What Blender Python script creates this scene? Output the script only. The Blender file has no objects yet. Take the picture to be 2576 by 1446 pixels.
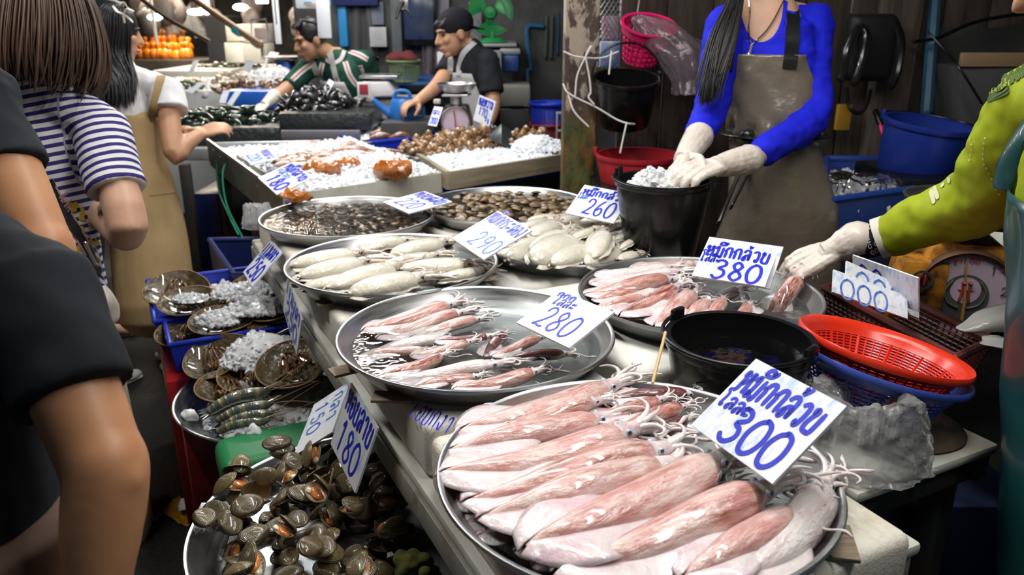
import bpy, bmesh, math, random
import numpy as np
from mathutils import Vector, Matrix, noise

R = random.Random(7)
SC = bpy.context.scene
COL = SC.collection

# ------------------------------------------------------------------ camera
FPX, PITCH, CAMZ = 1980.0, math.radians(18.8), 1.5
cam_data = bpy.data.cameras.new('camera')
cam = bpy.data.objects.new('camera', cam_data)
COL.objects.link(cam)
cam.location = (0, 0, CAMZ)
cam.rotation_euler = (math.pi / 2 - PITCH, 0, 0)
cam_data.sensor_width = 36.0
cam_data.lens = FPX / 2576.0 * 36.0
cam_data.clip_start = 0.05
cam_data.dof.use_dof = True
cam_data.dof.focus_distance = 1.45
cam_data.dof.aperture_fstop = 5.0
SC.camera = cam

# ------------------------------------------------------------------ exposure, sky light, lamps
SC.view_settings.view_transform = 'Standard'
SC.view_settings.look = 'None'
SC.view_settings.gamma = 1.0
SC.view_settings.use_curve_mapping = False
SC.view_settings.exposure = 0.0
cy = SC.cycles
cy.max_bounces = 6
cy.diffuse_bounces = 2
cy.glossy_bounces = 3
cy.transmission_bounces = 4
cy.transparent_max_bounces = 12
cy.caustics_reflective = False
cy.caustics_refractive = False
cy.sample_clamp_indirect = 4.0

world = bpy.data.worlds.new('world')
SC.world = world
world.use_nodes = True
bg = world.node_tree.nodes['Background']
bg.inputs[0].default_value = (0.62, 0.72, 0.85, 1)
bg.inputs[1].default_value = 0.10

def area(name, loc, sx, sy, power, col=(1, 1, 1), rot=(0, 0, 0), spread=180):
    l = bpy.data.lights.new(name, 'AREA')
    l.shape = 'RECTANGLE'
    l.size, l.size_y = sx, sy
    l.energy = power
    l.color = col
    l.spread = math.radians(spread)
    o = bpy.data.objects.new(name, l)
    COL.objects.link(o)
    o.location = loc
    o.rotation_euler = rot
    return o

# tube lamps over the front stall, the back stalls and the far stalls: (x, y, z, length, turn, watt, colour)
COOL, WARM, WHITE = (0.93, 0.97, 1.0), (1.0, 0.86, 0.68), (1.0, 0.97, 0.92)
LAMPS = [
    (-0.15, 1.90, 2.55, 1.25, -63, 16.5, WHITE),
    (0.55, 1.55, 2.60, 1.25, -63, 13, WHITE),
    (0.75, 0.70, 2.60, 1.25, -63, 17, WHITE),
    (-0.75, 3.60, 2.45, 1.25, 27, 26, COOL),
    (0.20, 3.55, 2.55, 1.25, 27, 7, COOL),
    (-1.60, 5.10, 2.45, 1.25, 27, 24, WHITE),
    (-0.95, 4.72, 2.45, .45, 27, 16, WHITE),
    (-2.20, 7.60, 2.60, 1.25, 10, 75, WARM),
    (-3.80, 9.50, 2.60, 1.25, 10, 110, WARM),
    (-1.45, 1.60, 2.80, 1.25, -63, 28, WHITE),
]
for k, (x, y, z, ln, a, w, c) in enumerate(LAMPS):
    area('tube_light', (x, y, z), ln, .30 if k == 6 else .07, w, c, (0, 0, math.radians(a)))

# ------------------------------------------------------------------ pixel -> place
CP, SP = math.cos(PITCH), math.sin(PITCH)
def ray(x, y):
    u = (x - 1288) / FPX; v = (723 - y) / FPX
    return np.array([u, CP + v * SP, -SP + v * CP])
def A(x, y, d):                       # point seen at (x, y), d metres deep along the view
    return np.array([0, 0, CAMZ]) + ray(x, y) * d
def G(x, y, z):                       # point seen at (x, y) at the height z
    r = ray(x, y)
    return np.array([0, 0, CAMZ]) + r * ((z - CAMZ) / r[2])
UD, VD = np.array([0.443, -0.896]), np.array([0.896, 0.443])
TABLE_O = np.array([-0.044, 0.931])
def T(v, u, z=0.0):                   # stall axes: v across the table, u towards the viewer
    p = TABLE_O + VD * v + UD * u
    return np.array([p[0], p[1], z])
STALL_ANG = math.atan2(VD[1], VD[0])

# ------------------------------------------------------------------ node materials
MATS = {}
def _nt(name):
    m = bpy.data.materials.new(name)
    m.use_nodes = True
    nt = m.node_tree
    return m, nt, nt.nodes['Principled BSDF'], nt.nodes['Material Output']
def c4(c): return (c[0], c[1], c[2], 1.0)
def coords(nt, scale=(1, 1, 1), kind='Object', rnd=True, rot=(0, 0, 0)):
    tc = nt.nodes.new('ShaderNodeTexCoord')
    mp = nt.nodes.new('ShaderNodeMapping')
    mp.inputs['Scale'].default_value = scale
    mp.inputs['Rotation'].default_value = rot
    nt.links.new(tc.outputs[kind], mp.inputs['Vector'])
    if rnd:
        oi = nt.nodes.new('ShaderNodeObjectInfo')
        ml = nt.nodes.new('ShaderNodeMath'); ml.operation = 'MULTIPLY'; ml.inputs[1].default_value = 37.0
        nt.links.new(oi.outputs['Random'], ml.inputs[0])
        nt.links.new(ml.outputs[0], mp.inputs['Location'])
    return mp.outputs['Vector']
def nz(nt, vec, scale, detail=4, rough=.55, dist=0):
    n = nt.nodes.new('ShaderNodeTexNoise')
    n.inputs['Scale'].default_value = scale
    n.inputs['Detail'].default_value = detail
    n.inputs['Roughness'].default_value = rough
    n.inputs['Distortion'].default_value = dist
    nt.links.new(vec, n.inputs['Vector'])
    return n.outputs['Fac']
def ramp(nt, fac, stops):
    r = nt.nodes.new('ShaderNodeValToRGB')
    el = r.color_ramp.elements
    while len(el) < len(stops): el.new(0.5)
    for e, (p, c) in zip(el, stops):
        e.position = p
        e.color = c4(c) if hasattr(c, '__len__') else (c, c, c, 1)
    nt.links.new(fac, r.inputs['Fac'])
    return r.outputs['Color']
def mix(nt, fac, a, b, blend='MIX'):
    m = nt.nodes.new('ShaderNodeMix'); m.data_type = 'RGBA'; m.blend_type = blend
    for s, val in ((m.inputs['Factor'], fac), (m.inputs['A'], a), (m.inputs['B'], b)):
        if isinstance(val, bpy.types.NodeSocket): nt.links.new(val, s)
        elif hasattr(val, '__len__'): s.default_value = c4(val)
        else: s.default_value = val
    return m.outputs['Result']
def math_(nt, op, a, b=0.0, clamp=False):
    m = nt.nodes.new('ShaderNodeMath'); m.operation = op; m.use_clamp = clamp
    for s, val in zip(m.inputs, (a, b)):
        if isinstance(val, bpy.types.NodeSocket): nt.links.new(val, s)
        else: s.default_value = val
    return m.outputs[0]
def bump(nt, bs, fac, strength=.3, dist=.01, prev=None):
    b = nt.nodes.new('ShaderNodeBump')
    b.inputs['Strength'].default_value = strength
    b.inputs['Distance'].default_value = dist
    nt.links.new(fac, b.inputs['Height'])
    if prev: nt.links.new(prev, b.inputs['Normal'])
    if bs: nt.links.new(b.outputs['Normal'], bs.inputs['Normal'])
    return b.outputs['Normal']
def attr(nt, name):
    a = nt.nodes.new('ShaderNodeAttribute'); a.attribute_name = name
    return a.outputs['Fac']
def sep(nt, vec):
    s = nt.nodes.new('ShaderNodeSeparateXYZ'); nt.links.new(vec, s.inputs[0]); return s.outputs

def mat(name, col, rough=.5, metal=0., col2=None, ns=8., lo=.35, hi=.65, bs=0., bscale=40., bd=.004, coat=0.,
        trans=0., sss=0., sssr=(1, .4, .25), stretch=(1, 1, 1), rnd=False, spec=.5, emit=0., rough2=None, ior=1.45, vary=0., coatr=.03):
    if name in MATS: return MATS[name]
    m, nt, b, out = _nt(name)
    vec = coords(nt, stretch, rnd=rnd)
    cout = None
    if col2 is not None:
        f = nz(nt, vec, ns, 5, .6)
        cout = ramp(nt, f, [(lo, col), (hi, col2)])
    if vary:
        oi = nt.nodes.new('ShaderNodeObjectInfo')
        hs = nt.nodes.new('ShaderNodeHueSaturation')
        v = math_(nt, 'MULTIPLY_ADD', oi.outputs['Random'], 2 * vary)
        nt.nodes[-1].inputs[2].default_value = 1 - vary
        nt.links.new(v, hs.inputs['Value'])
        if cout: nt.links.new(cout, hs.inputs['Color'])
        else: hs.inputs['Color'].default_value = c4(col)
        cout = hs.outputs['Color']
    if cout: nt.links.new(cout, b.inputs['Base Color'])
    else: b.inputs['Base Color'].default_value = c4(col)
    b.inputs['Roughness'].default_value = rough
    if rough2 is not None:
        f = nz(nt, vec, ns * 1.7, 3)
        rr = ramp(nt, f, [(.35, rough), (.65, rough2)])
        nt.links.new(rr, b.inputs['Roughness'])
    b.inputs['Metallic'].default_value = metal
    b.inputs['Coat Weight'].default_value = coat
    b.inputs['Coat Roughness'].default_value = coatr
    b.inputs['Transmission Weight'].default_value = trans
    b.inputs['IOR'].default_value = ior
    b.inputs['Specular IOR Level'].default_value = spec
    if sss:
        b.inputs['Subsurface Weight'].default_value = sss
        b.inputs['Subsurface Radius'].default_value = sssr
        b.inputs['Subsurface Scale'].default_value = .01
    if emit:
        b.inputs['Emission Color'].default_value = c4(col)
        b.inputs['Emission Strength'].default_value = emit
    if bs: bump(nt, b, nz(nt, vec, bscale, 4), bs, bd)
    MATS[name] = m
    return m

def film(name, tint=(.95, .96, .97), milky=.12, milk=(.85, .87, .9), rough=.08, gloss=.35, bs=.0, bscale=20., bd=.01):
    """thin clear sheet: see-through + a sheen + a little milk"""
    if name in MATS: return MATS[name]
    m, nt, b, out = _nt(name)
    nt.nodes.remove(b)
    tr = nt.nodes.new('ShaderNodeBsdfTransparent'); tr.inputs[0].default_value = c4(tint)
    gl = nt.nodes.new('ShaderNodeBsdfGlossy'); gl.inputs['Roughness'].default_value = rough
    df = nt.nodes.new('ShaderNodeBsdfDiffuse'); df.inputs[0].default_value = c4(milk)
    fr = nt.nodes.new('ShaderNodeFresnel'); fr.inputs['IOR'].default_value = 1.0 + gloss
    m1 = nt.nodes.new('ShaderNodeMixShader'); m1.inputs[0].default_value = milky
    nt.links.new(tr.outputs[0], m1.inputs[1]); tl = nt.nodes.new('ShaderNodeBsdfTranslucent'); tl.inputs[0].default_value = c4(milk)
    m0 = nt.nodes.new('ShaderNodeMixShader'); m0.inputs[0].default_value = .5
    nt.links.new(df.outputs[0], m0.inputs[1]); nt.links.new(tl.outputs[0], m0.inputs[2]); nt.links.new(m0.outputs[0], m1.inputs[2])
    m2 = nt.nodes.new('ShaderNodeMixShader')
    nt.links.new(fr.outputs[0], m2.inputs[0]); nt.links.new(m1.outputs[0], m2.inputs[1]); nt.links.new(gl.outputs[0], m2.inputs[2])
    nt.links.new(m2.outputs[0], out.inputs[0])
    if bs:
        n = bump(nt, None, nz(nt, coords(nt, rnd=False), bscale, 3), bs, bd)
        for s in (gl, fr, df): nt.links.new(n, s.inputs['Normal'])
    MATS[name] = m
    return m

# ------------------------------------------------------------------ mesh building
def arr(p): return np.asarray(p, float)
def nrm(v):
    v = arr(v); l = np.linalg.norm(v)
    return v / l if l > 1e-9 else v
def spline(P, n):
    """Catmull-Rom through rows of P, n samples"""
    P = arr(P)
    if len(P) == 2: return np.array([P[0] + (P[1] - P[0]) * t for t in np.linspace(0, 1, n)])
    k = len(P); out = []
    Q = np.vstack([2 * P[0] - P[1], P, 2 * P[-1] - P[-2]])
    for t in np.linspace(0, k - 1, n):
        i = min(int(t), k - 2); f = t - i
        a, b, c, d = Q[i], Q[i + 1], Q[i + 2], Q[i + 3]
        out.append(.5 * (2 * b + (c - a) * f + (2 * a - 5 * b + 4 * c - d) * f * f + (3 * b - a - 3 * c + d) * f ** 3))
    return np.array(out)

class MB:
    def __init__(s): s.v = []; s.f = []; s.al = []
    def add(s, V, F, al=None):
        o = len(s.v)
        s.v.extend([tuple(map(float, p)) for p in V])
        s.f.extend([tuple(i + o for i in f) for f in F])
        s.al.extend(list(al) if al is not None else [0.0] * len(V))
        return s
    def xf(s, M, start=0):
        M = Matrix(M)
        s.v[start:] = [tuple(M @ Vector(p)) for p in s.v[start:]]
        return s
    def box(s, c, size, rz=0., M=None):
        hx, hy, hz = [q / 2 for q in size]
        V = [(x, y, z) for z in (-hz, hz) for y in (-hy, hy) for x in (-hx, hx)]
        F = [(0, 2, 3, 1), (4, 5, 7, 6), (0, 1, 5, 4), (2, 6, 7, 3), (0, 4, 6, 2), (1, 3, 7, 5)]
        M4 = Matrix.Translation(Vector(c)) @ (M.to_4x4() if M else Matrix.Rotation(rz, 4, 'Z'))
        return s.add([M4 @ Vector(p) for p in V], F)
    def hexa(s, P):
        """8 corners: bottom ring of 4, then top ring of 4 (counter-clockwise from above)"""
        return s.add(P, [(3, 2, 1, 0), (4, 5, 6, 7), (0, 1, 5, 4), (1, 2, 6, 5), (2, 3, 7, 6), (3, 0, 4, 7)])
    def tube(s, P, r, n=10, res=None, up=None, cap='round', r2=None, al0=0.):
        P = arr(P)
        rr = np.full(len(P), float(r)) if np.isscalar(r) else arr(r)
        r2 = rr if r2 is None else (np.full(len(P), float(r2)) if np.isscalar(r2) else arr(r2))
        if res is None: res = max(2, (len(P) - 1) * 4 + 1) if len(P) > 2 else 2
        full = spline(np.column_stack([P, rr, r2]), res)
        P, rr, r2 = full[:, :3], np.maximum(full[:, 3], 1e-4), np.maximum(full[:, 4], 1e-4)
        k = len(P)
        tg = np.gradient(P, axis=0); tg = np.array([nrm(t) for t in tg])
        if cap == 'round':                        # rounded ends
            def ends(p, t, a, b, sg):
                return [(p + sg * t * min(a, b) * math.sin(q), t, a * math.cos(q), b * math.cos(q)) for q in (.5, 1.0, 1.35)]
            e0 = ends(P[0], tg[0], rr[0], r2[0], -1)[::-1]
            e1 = ends(P[-1], tg[-1], rr[-1], r2[-1], 1)
            P = np.vstack([[q[0] for q in e0], P, [q[0] for q in e1]])
            tg = np.vstack([[q[1] for q in e0], tg, [q[1] for q in e1]])
            rr = np.concatenate([[q[2] for q in e0], rr, [q[2] for q in e1]])
            r2 = np.concatenate([[q[3] for q in e0], r2, [q[3] for q in e1]])
            k = len(P)
        V, F, AL = [], [], []
        u = None; al = al0
        for i in range(k):
            t = tg[i]
            if up is not None:
                side = np.cross(t, up); side = nrm(side); u2 = np.cross(side, t)
            else:
                if u is None:
                    q = np.array([0, 0, 1.]) if abs(t[2]) < .9 else np.array([1., 0, 0])
                    side = nrm(np.cross(t, q))
                else: side = nrm(u - t * np.dot(u, t))
                u = side; u2 = np.cross(side, t)
            if i: al += np.linalg.norm(P[i] - P[i - 1])
            for j in range(n):
                a = 2 * math.pi * j / n
                V.append(P[i] + side * math.cos(a) * rr[i] + u2 * math.sin(a) * r2[i]); AL.append(al)
        for i in range(k - 1):
            for j in range(n):
                a, b = i * n + j, i * n + (j + 1) % n
                F.append((a, a + n, b + n, b))
        if cap:
            F.append(tuple(range(n))); F.append(tuple(reversed(range((k - 1) * n, k * n))))
        return s.add(V, F, AL)
    def ell(s, c, r, M=None, nu=16, nv=10):
        V, F = [], []
        for i in range(nv + 1):
            th = math.pi * i / nv
            for j in range(nu):
                a = 2 * math.pi * j / nu
                V.append((r[0] * math.sin(th) * math.cos(a), r[1] * math.sin(th) * math.sin(a), r[2] * math.cos(th)))
        V = [V[0]] + V[nu:-nu] + [V[-1]]
        k = len(V) - 1
        for j in range(nu): F.append((0, 1 + j, 1 + (j + 1) % nu))
        for i in range(nv - 2):
            for j in range(nu):
                a, b = 1 + i * nu + j, 1 + i * nu + (j + 1) % nu
                F.append((a, a + nu, b + nu, b))
        o = 1 + (nv - 2) * nu
        for j in range(nu): F.append((k, o + (j + 1) % nu, o + j))
        Mx = Matrix.Translation(Vector(c)) @ (M.to_4x4() if M else Matrix())
        return s.add([Mx @ Vector(p) for p in V], F)
    def lathe(s, prof, c=(0, 0, 0), n=48, M=None, close=False, sx=1., sy=1., fn=None):
        V, F = [], []
        k = len(prof)
        for r, z in prof:
            for j in range(n):
                a = 2 * math.pi * j / n
                rr = r * (fn(a, z) if fn else 1)
                V.append((rr * math.cos(a) * sx, rr * math.sin(a) * sy, z))
        m = k if close else k - 1
        for i in range(m):
            for j in range(n):
                a, b = i * n + j, i * n + (j + 1) % n
                a2, b2 = ((i + 1) % k) * n + j, ((i + 1) % k) * n + (j + 1) % n
                F.append((a, b, b2, a2))
        if not close:
            if prof[0][0] > 1e-6: pass
        Mx = Matrix.Translation(Vector(c)) @ (M.to_4x4() if M else Matrix())
        return s.add([Mx @ Vector(p) for p in V], F)
    def disc(s, c, r, n=48, M=None, sx=1, sy=1):
        Mx = Matrix.Translation(Vector(c)) @ (M.to_4x4() if M else Matrix())
        return s.add([Mx @ Vector((r * sx * math.cos(2 * math.pi * j / n), r * sy * math.sin(2 * math.pi * j / n), 0)) for j in range(n)], [tuple(range(n))])
    def grid(s, fn, nu, nv, al=None):
        V = [fn(i / nu, j / nv) for j in range(nv + 1) for i in range(nu + 1)]
        F = [(j * (nu + 1) + i, j * (nu + 1) + i + 1, (j + 1) * (nu + 1) + i + 1, (j + 1) * (nu + 1) + i) for j in range(nv) for i in range(nu)]
        return s.add(V, F, al)
    def sheet(s, fn, nu, nv, th):
        """grid with thickness th along its own normal"""
        P = np.array([[arr(fn(i / nu, j / nv)) for i in range(nu + 1)] for j in range(nv + 1)])
        N = np.cross(np.gradient(P, axis=1), np.gradient(P, axis=0))
        N /= np.maximum(np.linalg.norm(N, axis=2, keepdims=True), 1e-9)
        a, b = P + N * th / 2, P - N * th / 2
        w = nu + 1; o = w * (nv + 1)
        V = list(a.reshape(-1, 3)) + list(b.reshape(-1, 3)); F = []
        for j in range(nv):
            for i in range(nu):
                q = j * w + i
                F.append((q, q + 1, q + w + 1, q + w)); F.append((o + q, o + q + w, o + q + w + 1, o + q + 1))
        edge = [i for i in range(nu)] + [j * w + nu for j in range(nv)] + [nv * w + i for i in range(nu, 0, -1)] + [j * w for j in range(nv, 0, -1)]
        for q, e in enumerate(edge):
            g = edge[(q + 1) % len(edge)]
            F.append((e, o + e, o + g, g))
        return s.add(V, F)
    def crumb(s, c, r, rng):
        """one angular lump"""
        ph = (1 + 5 ** .5) / 2
        V = [(-1, ph, 0), (1, ph, 0), (-1, -ph, 0), (1, -ph, 0), (0, -1, ph), (0, 1, ph), (0, -1, -ph), (0, 1, -ph), (ph, 0, -1), (ph, 0, 1), (-ph, 0, -1), (-ph, 0, 1)]
        F = [(0, 11, 5), (0, 5, 1), (0, 1, 7), (0, 7, 10), (0, 10, 11), (1, 5, 9), (5, 11, 4), (11, 10, 2), (10, 7, 6), (7, 1, 8), (3, 9, 4), (3, 4, 2), (3, 2, 6), (3, 6, 8), (3, 8, 9), (4, 9, 5), (2, 4, 11), (6, 2, 10), (8, 6, 7), (9, 8, 1)]
        q = [rng.uniform(.55, 1.1) for _ in range(3)]
        M = Matrix.Rotation(rng.uniform(0, 6.28), 3, 'X') @ Matrix.Rotation(rng.uniform(0, 6.28), 3, 'Z')
        out = []
        for p in V:
            k = r / 1.9 * rng.uniform(.7, 1.15)
            w = M @ Vector((p[0] * q[0] * k, p[1] * q[1] * k, p[2] * q[2] * k))
            out.append((c[0] + w.x, c[1] + w.y, c[2] + w.z))
        return s.add(out, F)
    def shake(s, amp, freq, start=0, stretch=(1, 1, 1)):
        out = []
        for p in s.v[start:]:
            q = Vector((p[0] * freq * stretch[0], p[1] * freq * stretch[1], p[2] * freq * stretch[2]))
            n = noise.noise_vector(q)
            out.append((p[0] + n.x * amp, p[1] + n.y * amp, p[2] + n.z * amp))
        s.v[start:] = out
        return s
    def mesh(s, name):
        me = bpy.data.meshes.new(name)
        me.from_pydata(s.v, [], s.f)
        return me
    def build(s, name, m, parent=None, sharp=40, bevel=0., seg=2, smooth=True, fixn=True, subd=0):
        me = s.mesh(name)
        if bevel or fixn:
            bm = bmesh.new(); bm.from_mesh(me)
            if fixn: bmesh.ops.recalc_face_normals(bm, faces=bm.faces)
            if bevel:
                ed = [e for e in bm.edges if len(e.link_faces) == 2 and e.calc_face_angle(0) > .5]
                bmesh.ops.bevel(bm, geom=ed, offset=bevel, segments=seg, profile=.5, affect='EDGES', clamp_overlap=True)
            bm.to_mesh(me); bm.free()
        if any(s.al) and not bevel:
            a = me.attributes.new('along', 'FLOAT', 'POINT')
            a.data.foreach_set('value', s.al)
        if smooth:
            me.shade_smooth()
            if sharp < 180: me.set_sharp_from_angle(angle=math.radians(sharp))
        o = link(name, me, m, parent)
        if subd:
            md = o.modifiers.new('subdivision', 'SUBSURF'); md.levels = md.render_levels = subd
        return o

def link(name, me, m=None, parent=None):
    o = bpy.data.objects.new(name, me)
    COL.objects.link(o)
    if m is not None: me.materials.append(m)
    if parent is not None:
        o.parent = parent
        w = parent.matrix_basis
        if parent.parent is not None: w = parent.parent.matrix_basis @ parent.matrix_parent_inverse @ w
        o.matrix_parent_inverse = w.inverted()
    return o
def tag(o, label, cat, group=None, kind=None):
    o['label'] = label; o['category'] = cat
    if group: o['group'] = group
    if kind: o['kind'] = kind
    return o
def thing(name, label, cat, loc=(0, 0, 0), group=None):
    o = bpy.data.objects.new(name, None)
    o.empty_display_size = .05
    COL.objects.link(o)
    o.location = Vector(loc)
    return tag(o, label, cat, group)
def structure(o): o['kind'] = 'structure'; return o
def dup(root, M, label=None, group=None):
    r = root.copy(); COL.objects.link(r); r.matrix_basis = M
    if label: r['label'] = label
    if group: r['group'] = group
    for ch in root.children:
        c = ch.copy(); COL.objects.link(c); c.parent = r
        for g in ch.children:
            d = g.copy(); COL.objects.link(d); d.parent = c
    return r
def drop(root):
    for o in list(root.children_recursive) + [root]: bpy.data.objects.remove(o)
def fuse(name, mb, m, parent=None, voxel=.006, it=4, fac=.5, post=None):
    """one continuous skin over overlapping closed shapes"""
    me = mb.mesh(name + '_raw')
    bm = bmesh.new(); bm.from_mesh(me); bmesh.ops.recalc_face_normals(bm, faces=bm.faces); bm.to_mesh(me); bm.free()
    o = bpy.data.objects.new('raw', me); COL.objects.link(o)
    md = o.modifiers.new('r', 'REMESH'); md.mode = 'VOXEL'; md.voxel_size = voxel
    if it:
        sm = o.modifiers.new('s', 'SMOOTH'); sm.factor = fac; sm.iterations = it
    dg = bpy.context.evaluated_depsgraph_get()
    out = bpy.data.meshes.new_from_object(o.evaluated_get(dg))
    bpy.data.objects.remove(o); bpy.data.meshes.remove(me)
    out.name = name
    if post:
        co = np.empty(len(out.vertices) * 3); out.vertices.foreach_get('co', co)
        co = co.reshape(-1, 3); no = np.empty(len(co) * 3); out.vertices.foreach_get('normal', no)
        co2, al = post(co, no.reshape(-1, 3))
        out.vertices.foreach_set('co', co2.ravel())
        if al is not None:
            a = out.attributes.new('along', 'FLOAT', 'POINT'); a.data.foreach_set('value', al)
    out.materials.clear()
    out.shade_smooth()
    return link(name, out, m, parent)
def folds(amp, freq, stretch=(1, 1, 1), al=None):
    def f(co, no):
        q = co * freq * arr(stretch)
        d = np.array([noise.noise(Vector(p)) + .5 * noise.noise(Vector(p * 2.3)) for p in q])
        return co + no * (d * amp)[:, None], (al(co) if al else None)
    return f
def basis(x, z=(0, 0, 1), loc=(0, 0, 0), s=(1, 1, 1)):
    """4x4 with local x along x, z near z"""
    x = nrm(x); y = nrm(np.cross(z, x)); z = np.cross(x, y)
    M = Matrix(((x[0] * s[0], y[0] * s[1], z[0] * s[2], loc[0]), (x[1] * s[0], y[1] * s[1], z[1] * s[2], loc[1]), (x[2] * s[0], y[2] * s[1], z[2] * s[2], loc[2]), (0, 0, 0, 1)))
    return M
# ------------------------------------------------------------------ materials of the place
steel = mat('steel', (.60, .61, .62), .30, 1, col2=(.46, .47, .48), ns=5, bs=.12, bscale=160, bd=.001, stretch=(1, 1, 14), rough2=.42)
steel_dull = mat('steel_dull', (.42, .43, .43), .45, 1, col2=(.30, .31, .31), ns=6, bs=.1, bscale=90)
alu = mat('aluminium', (.66, .67, .68), .28, 1, bs=.1, bscale=140, bd=.001, stretch=(1, 1, 20))
foam = mat('white_foam', (.80, .79, .74), .75, col2=(.66, .60, .46), ns=5, lo=.52, hi=.78, bs=.35, bscale=260, bd=.002)
foam_dirty = mat('stained_foam', (.74, .71, .62), .8, col2=(.36, .27, .14), ns=11, lo=.50, hi=.82, bs=.5, bscale=220, bd=.003)
board_m = mat('white_board', (.62, .63, .58), .35, col2=(.44, .42, .34), ns=4, lo=.45, hi=.75, rough2=.6, bs=.05, bscale=30)
frame_m = mat('painted_frame', (.30, .31, .27), .45, col2=(.17, .12, .07), ns=14, lo=.5, hi=.7, bs=.2, bscale=60)
dark_frame = mat('dark_frame', (.035, .045, .05), .45, col2=(.07, .05, .035), ns=12)
blue_pl = mat('blue_plastic', (.012, .035, .42), .32, bs=.05, bscale=12)
navy_pl = mat('navy_plastic', (.012, .022, .11), .38, bs=.05, bscale=12)
sky_pl = mat('light_blue_plastic', (.03, .20, .52), .35)
red_pl = mat('red_plastic', (.50, .022, .03), .38, col2=(.36, .02, .03), ns=9)
red_dull = mat('worn_red_plastic', (.24, .02, .025), .5, col2=(.10, .015, .02), ns=5, bs=.1, bscale=30)
orange_red = mat('orange_red_plastic', (.72, .035, .012), .25, spec=.6)
black_pl = mat('black_plastic', (.006, .0065, .007), .2, bs=.03, bscale=25, rough2=.3, ns=8, spec=.4)
brown_pl = mat('brown_red_plastic', (.13, .022, .022), .45, col2=(.07, .03, .02), ns=10, bs=.1, bscale=40)
green_pl = mat('green_plastic', (.01, .16, .05), .4)
wood_m = mat('wood', (.20, .13, .08), .7, col2=(.10, .065, .04), ns=6, stretch=(6, 6, .6), bs=.3, bscale=18)
pale_wood = mat('skewer_wood', (.62, .42, .2), .6)
card_m = None
def corrugated():
    m, nt, b, out = _nt('corrugated_card')
    v = coords(nt, (1, 1, 1), 'UV', rnd=True)
    w = nt.nodes.new('ShaderNodeTexWave'); w.inputs['Scale'].default_value = 26; w.wave_type = 'BANDS'; w.bands_direction = 'Y'
    nt.links.new(coords(nt, (1, 1, 1), 'UV', rnd=False), w.inputs['Vector'])
    f = nz(nt, coords(nt, (9, 1.6, 1), 'UV', rnd=True, rot=(0, 0, .25)), 2.2, 5, .65)
    f2 = nz(nt, v, 1.6, 2)
    sm = math_(nt, 'MULTIPLY', ramp(nt, f, [(.46, 0.), (.62, 1.)]), ramp(nt, f2, [(.40, 0.), (.60, 1.)]))
    c = mix(nt, sm, (.80, .82, .86), (.40, .55, .84))
    c = mix(nt, ramp(nt, nz(nt, v, 5, 4), [(.62, 0.), (.8, .5)]), c, (.5, .42, .3))
    nt.links.new(c, b.inputs['Base Color'])
    b.inputs['Roughness'].default_value = .32
    bump(nt, b, w.outputs['Fac'], .25, .0012)
    return m
card_m = corrugated()
ink = mat('blue_ink', (.012, .025, .52), .35)
ink_pale = mat('worn_blue_ink', (.05, .13, .5), .5, col2=(.20, .32, .68), ns=90, lo=.4, hi=.7)
water = film('water', (.93, .96, .95), .03, (.5, .52, .5), .015, .33, .35, 9, .012)
water_dark = film('dark_water', (.6, .6, .55), .10, (.10, .09, .06), .02, .33, .5, 24, .01)
bag_m = film('clear_bag', (.97, .97, .98), .31, (.97, .97, .98), .10, .42, .6, 45, .01)
bag_pink = film('pink_bag', (.9, .82, .88), .22, (.72, .6, .68), .16, .5, .5, 30, .01)
def ice_mat():
    m, nt, b, out = _nt('ice')
    v = coords(nt, rnd=False)
    c = ramp(nt, nz(nt, v, 34, 3), [(.3, (.72, .76, .80)), (.65, (.95, .96, .97))])
    nt.links.new(c, b.inputs['Base Color'])
    b.inputs['Roughness'].default_value = .16
    b.inputs['Transmission Weight'].default_value = .25
    b.inputs['IOR'].default_value = 1.31
    bump(nt, b, nz(nt, v, 120, 2), .3, .004)
    return m
ice_m = ice_mat()

# ------------------------------------------------------------------ the setting
def floor_mat():
    m, nt, b, out = _nt('wet_floor')
    v = coords(nt, rnd=False)
    f = nz(nt, v, 2.2, 6, .6)
    c = ramp(nt, f, [(.3, (.010, .010, .010)), (.7, (.038, .036, .032))])
    nt.links.new(c, b.inputs['Base Color'])
    nt.links.new(ramp(nt, nz(nt, v, 1.7, 4), [(.4, .08), (.62, .34)]), b.inputs['Roughness'])
    g = nz(nt, v, 70, 4, .7)
    bump(nt, b, g, 1., .02)
    return m
floor_m = floor_mat()
mb = MB(); mb.box((0, 6, -.05), (16, 22, .1))
structure(mb.build('floor', floor_m))
plank = mat('grimy_planks', (.085, .062, .045), .8, col2=(.03, .027, .024), ns=5, stretch=(7, 7, .8), bs=.3, bscale=22)
grime = mat('grimy_wall', (.10, .105, .10), .85, col2=(.035, .038, .036), ns=3.2, bs=.2, bscale=12)
dark_wall = mat('dark_wall', (.05, .05, .05), .9, col2=(.10, .095, .085), ns=4, bs=.2, bscale=15)
roof_m = mat('roof_sheet', (.05, .05, .052), .7)
mb = MB(); mb.box((0, 6.5, 3.5), (16, 17, .06))
structure(mb.build('ceiling', roof_m))
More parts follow.
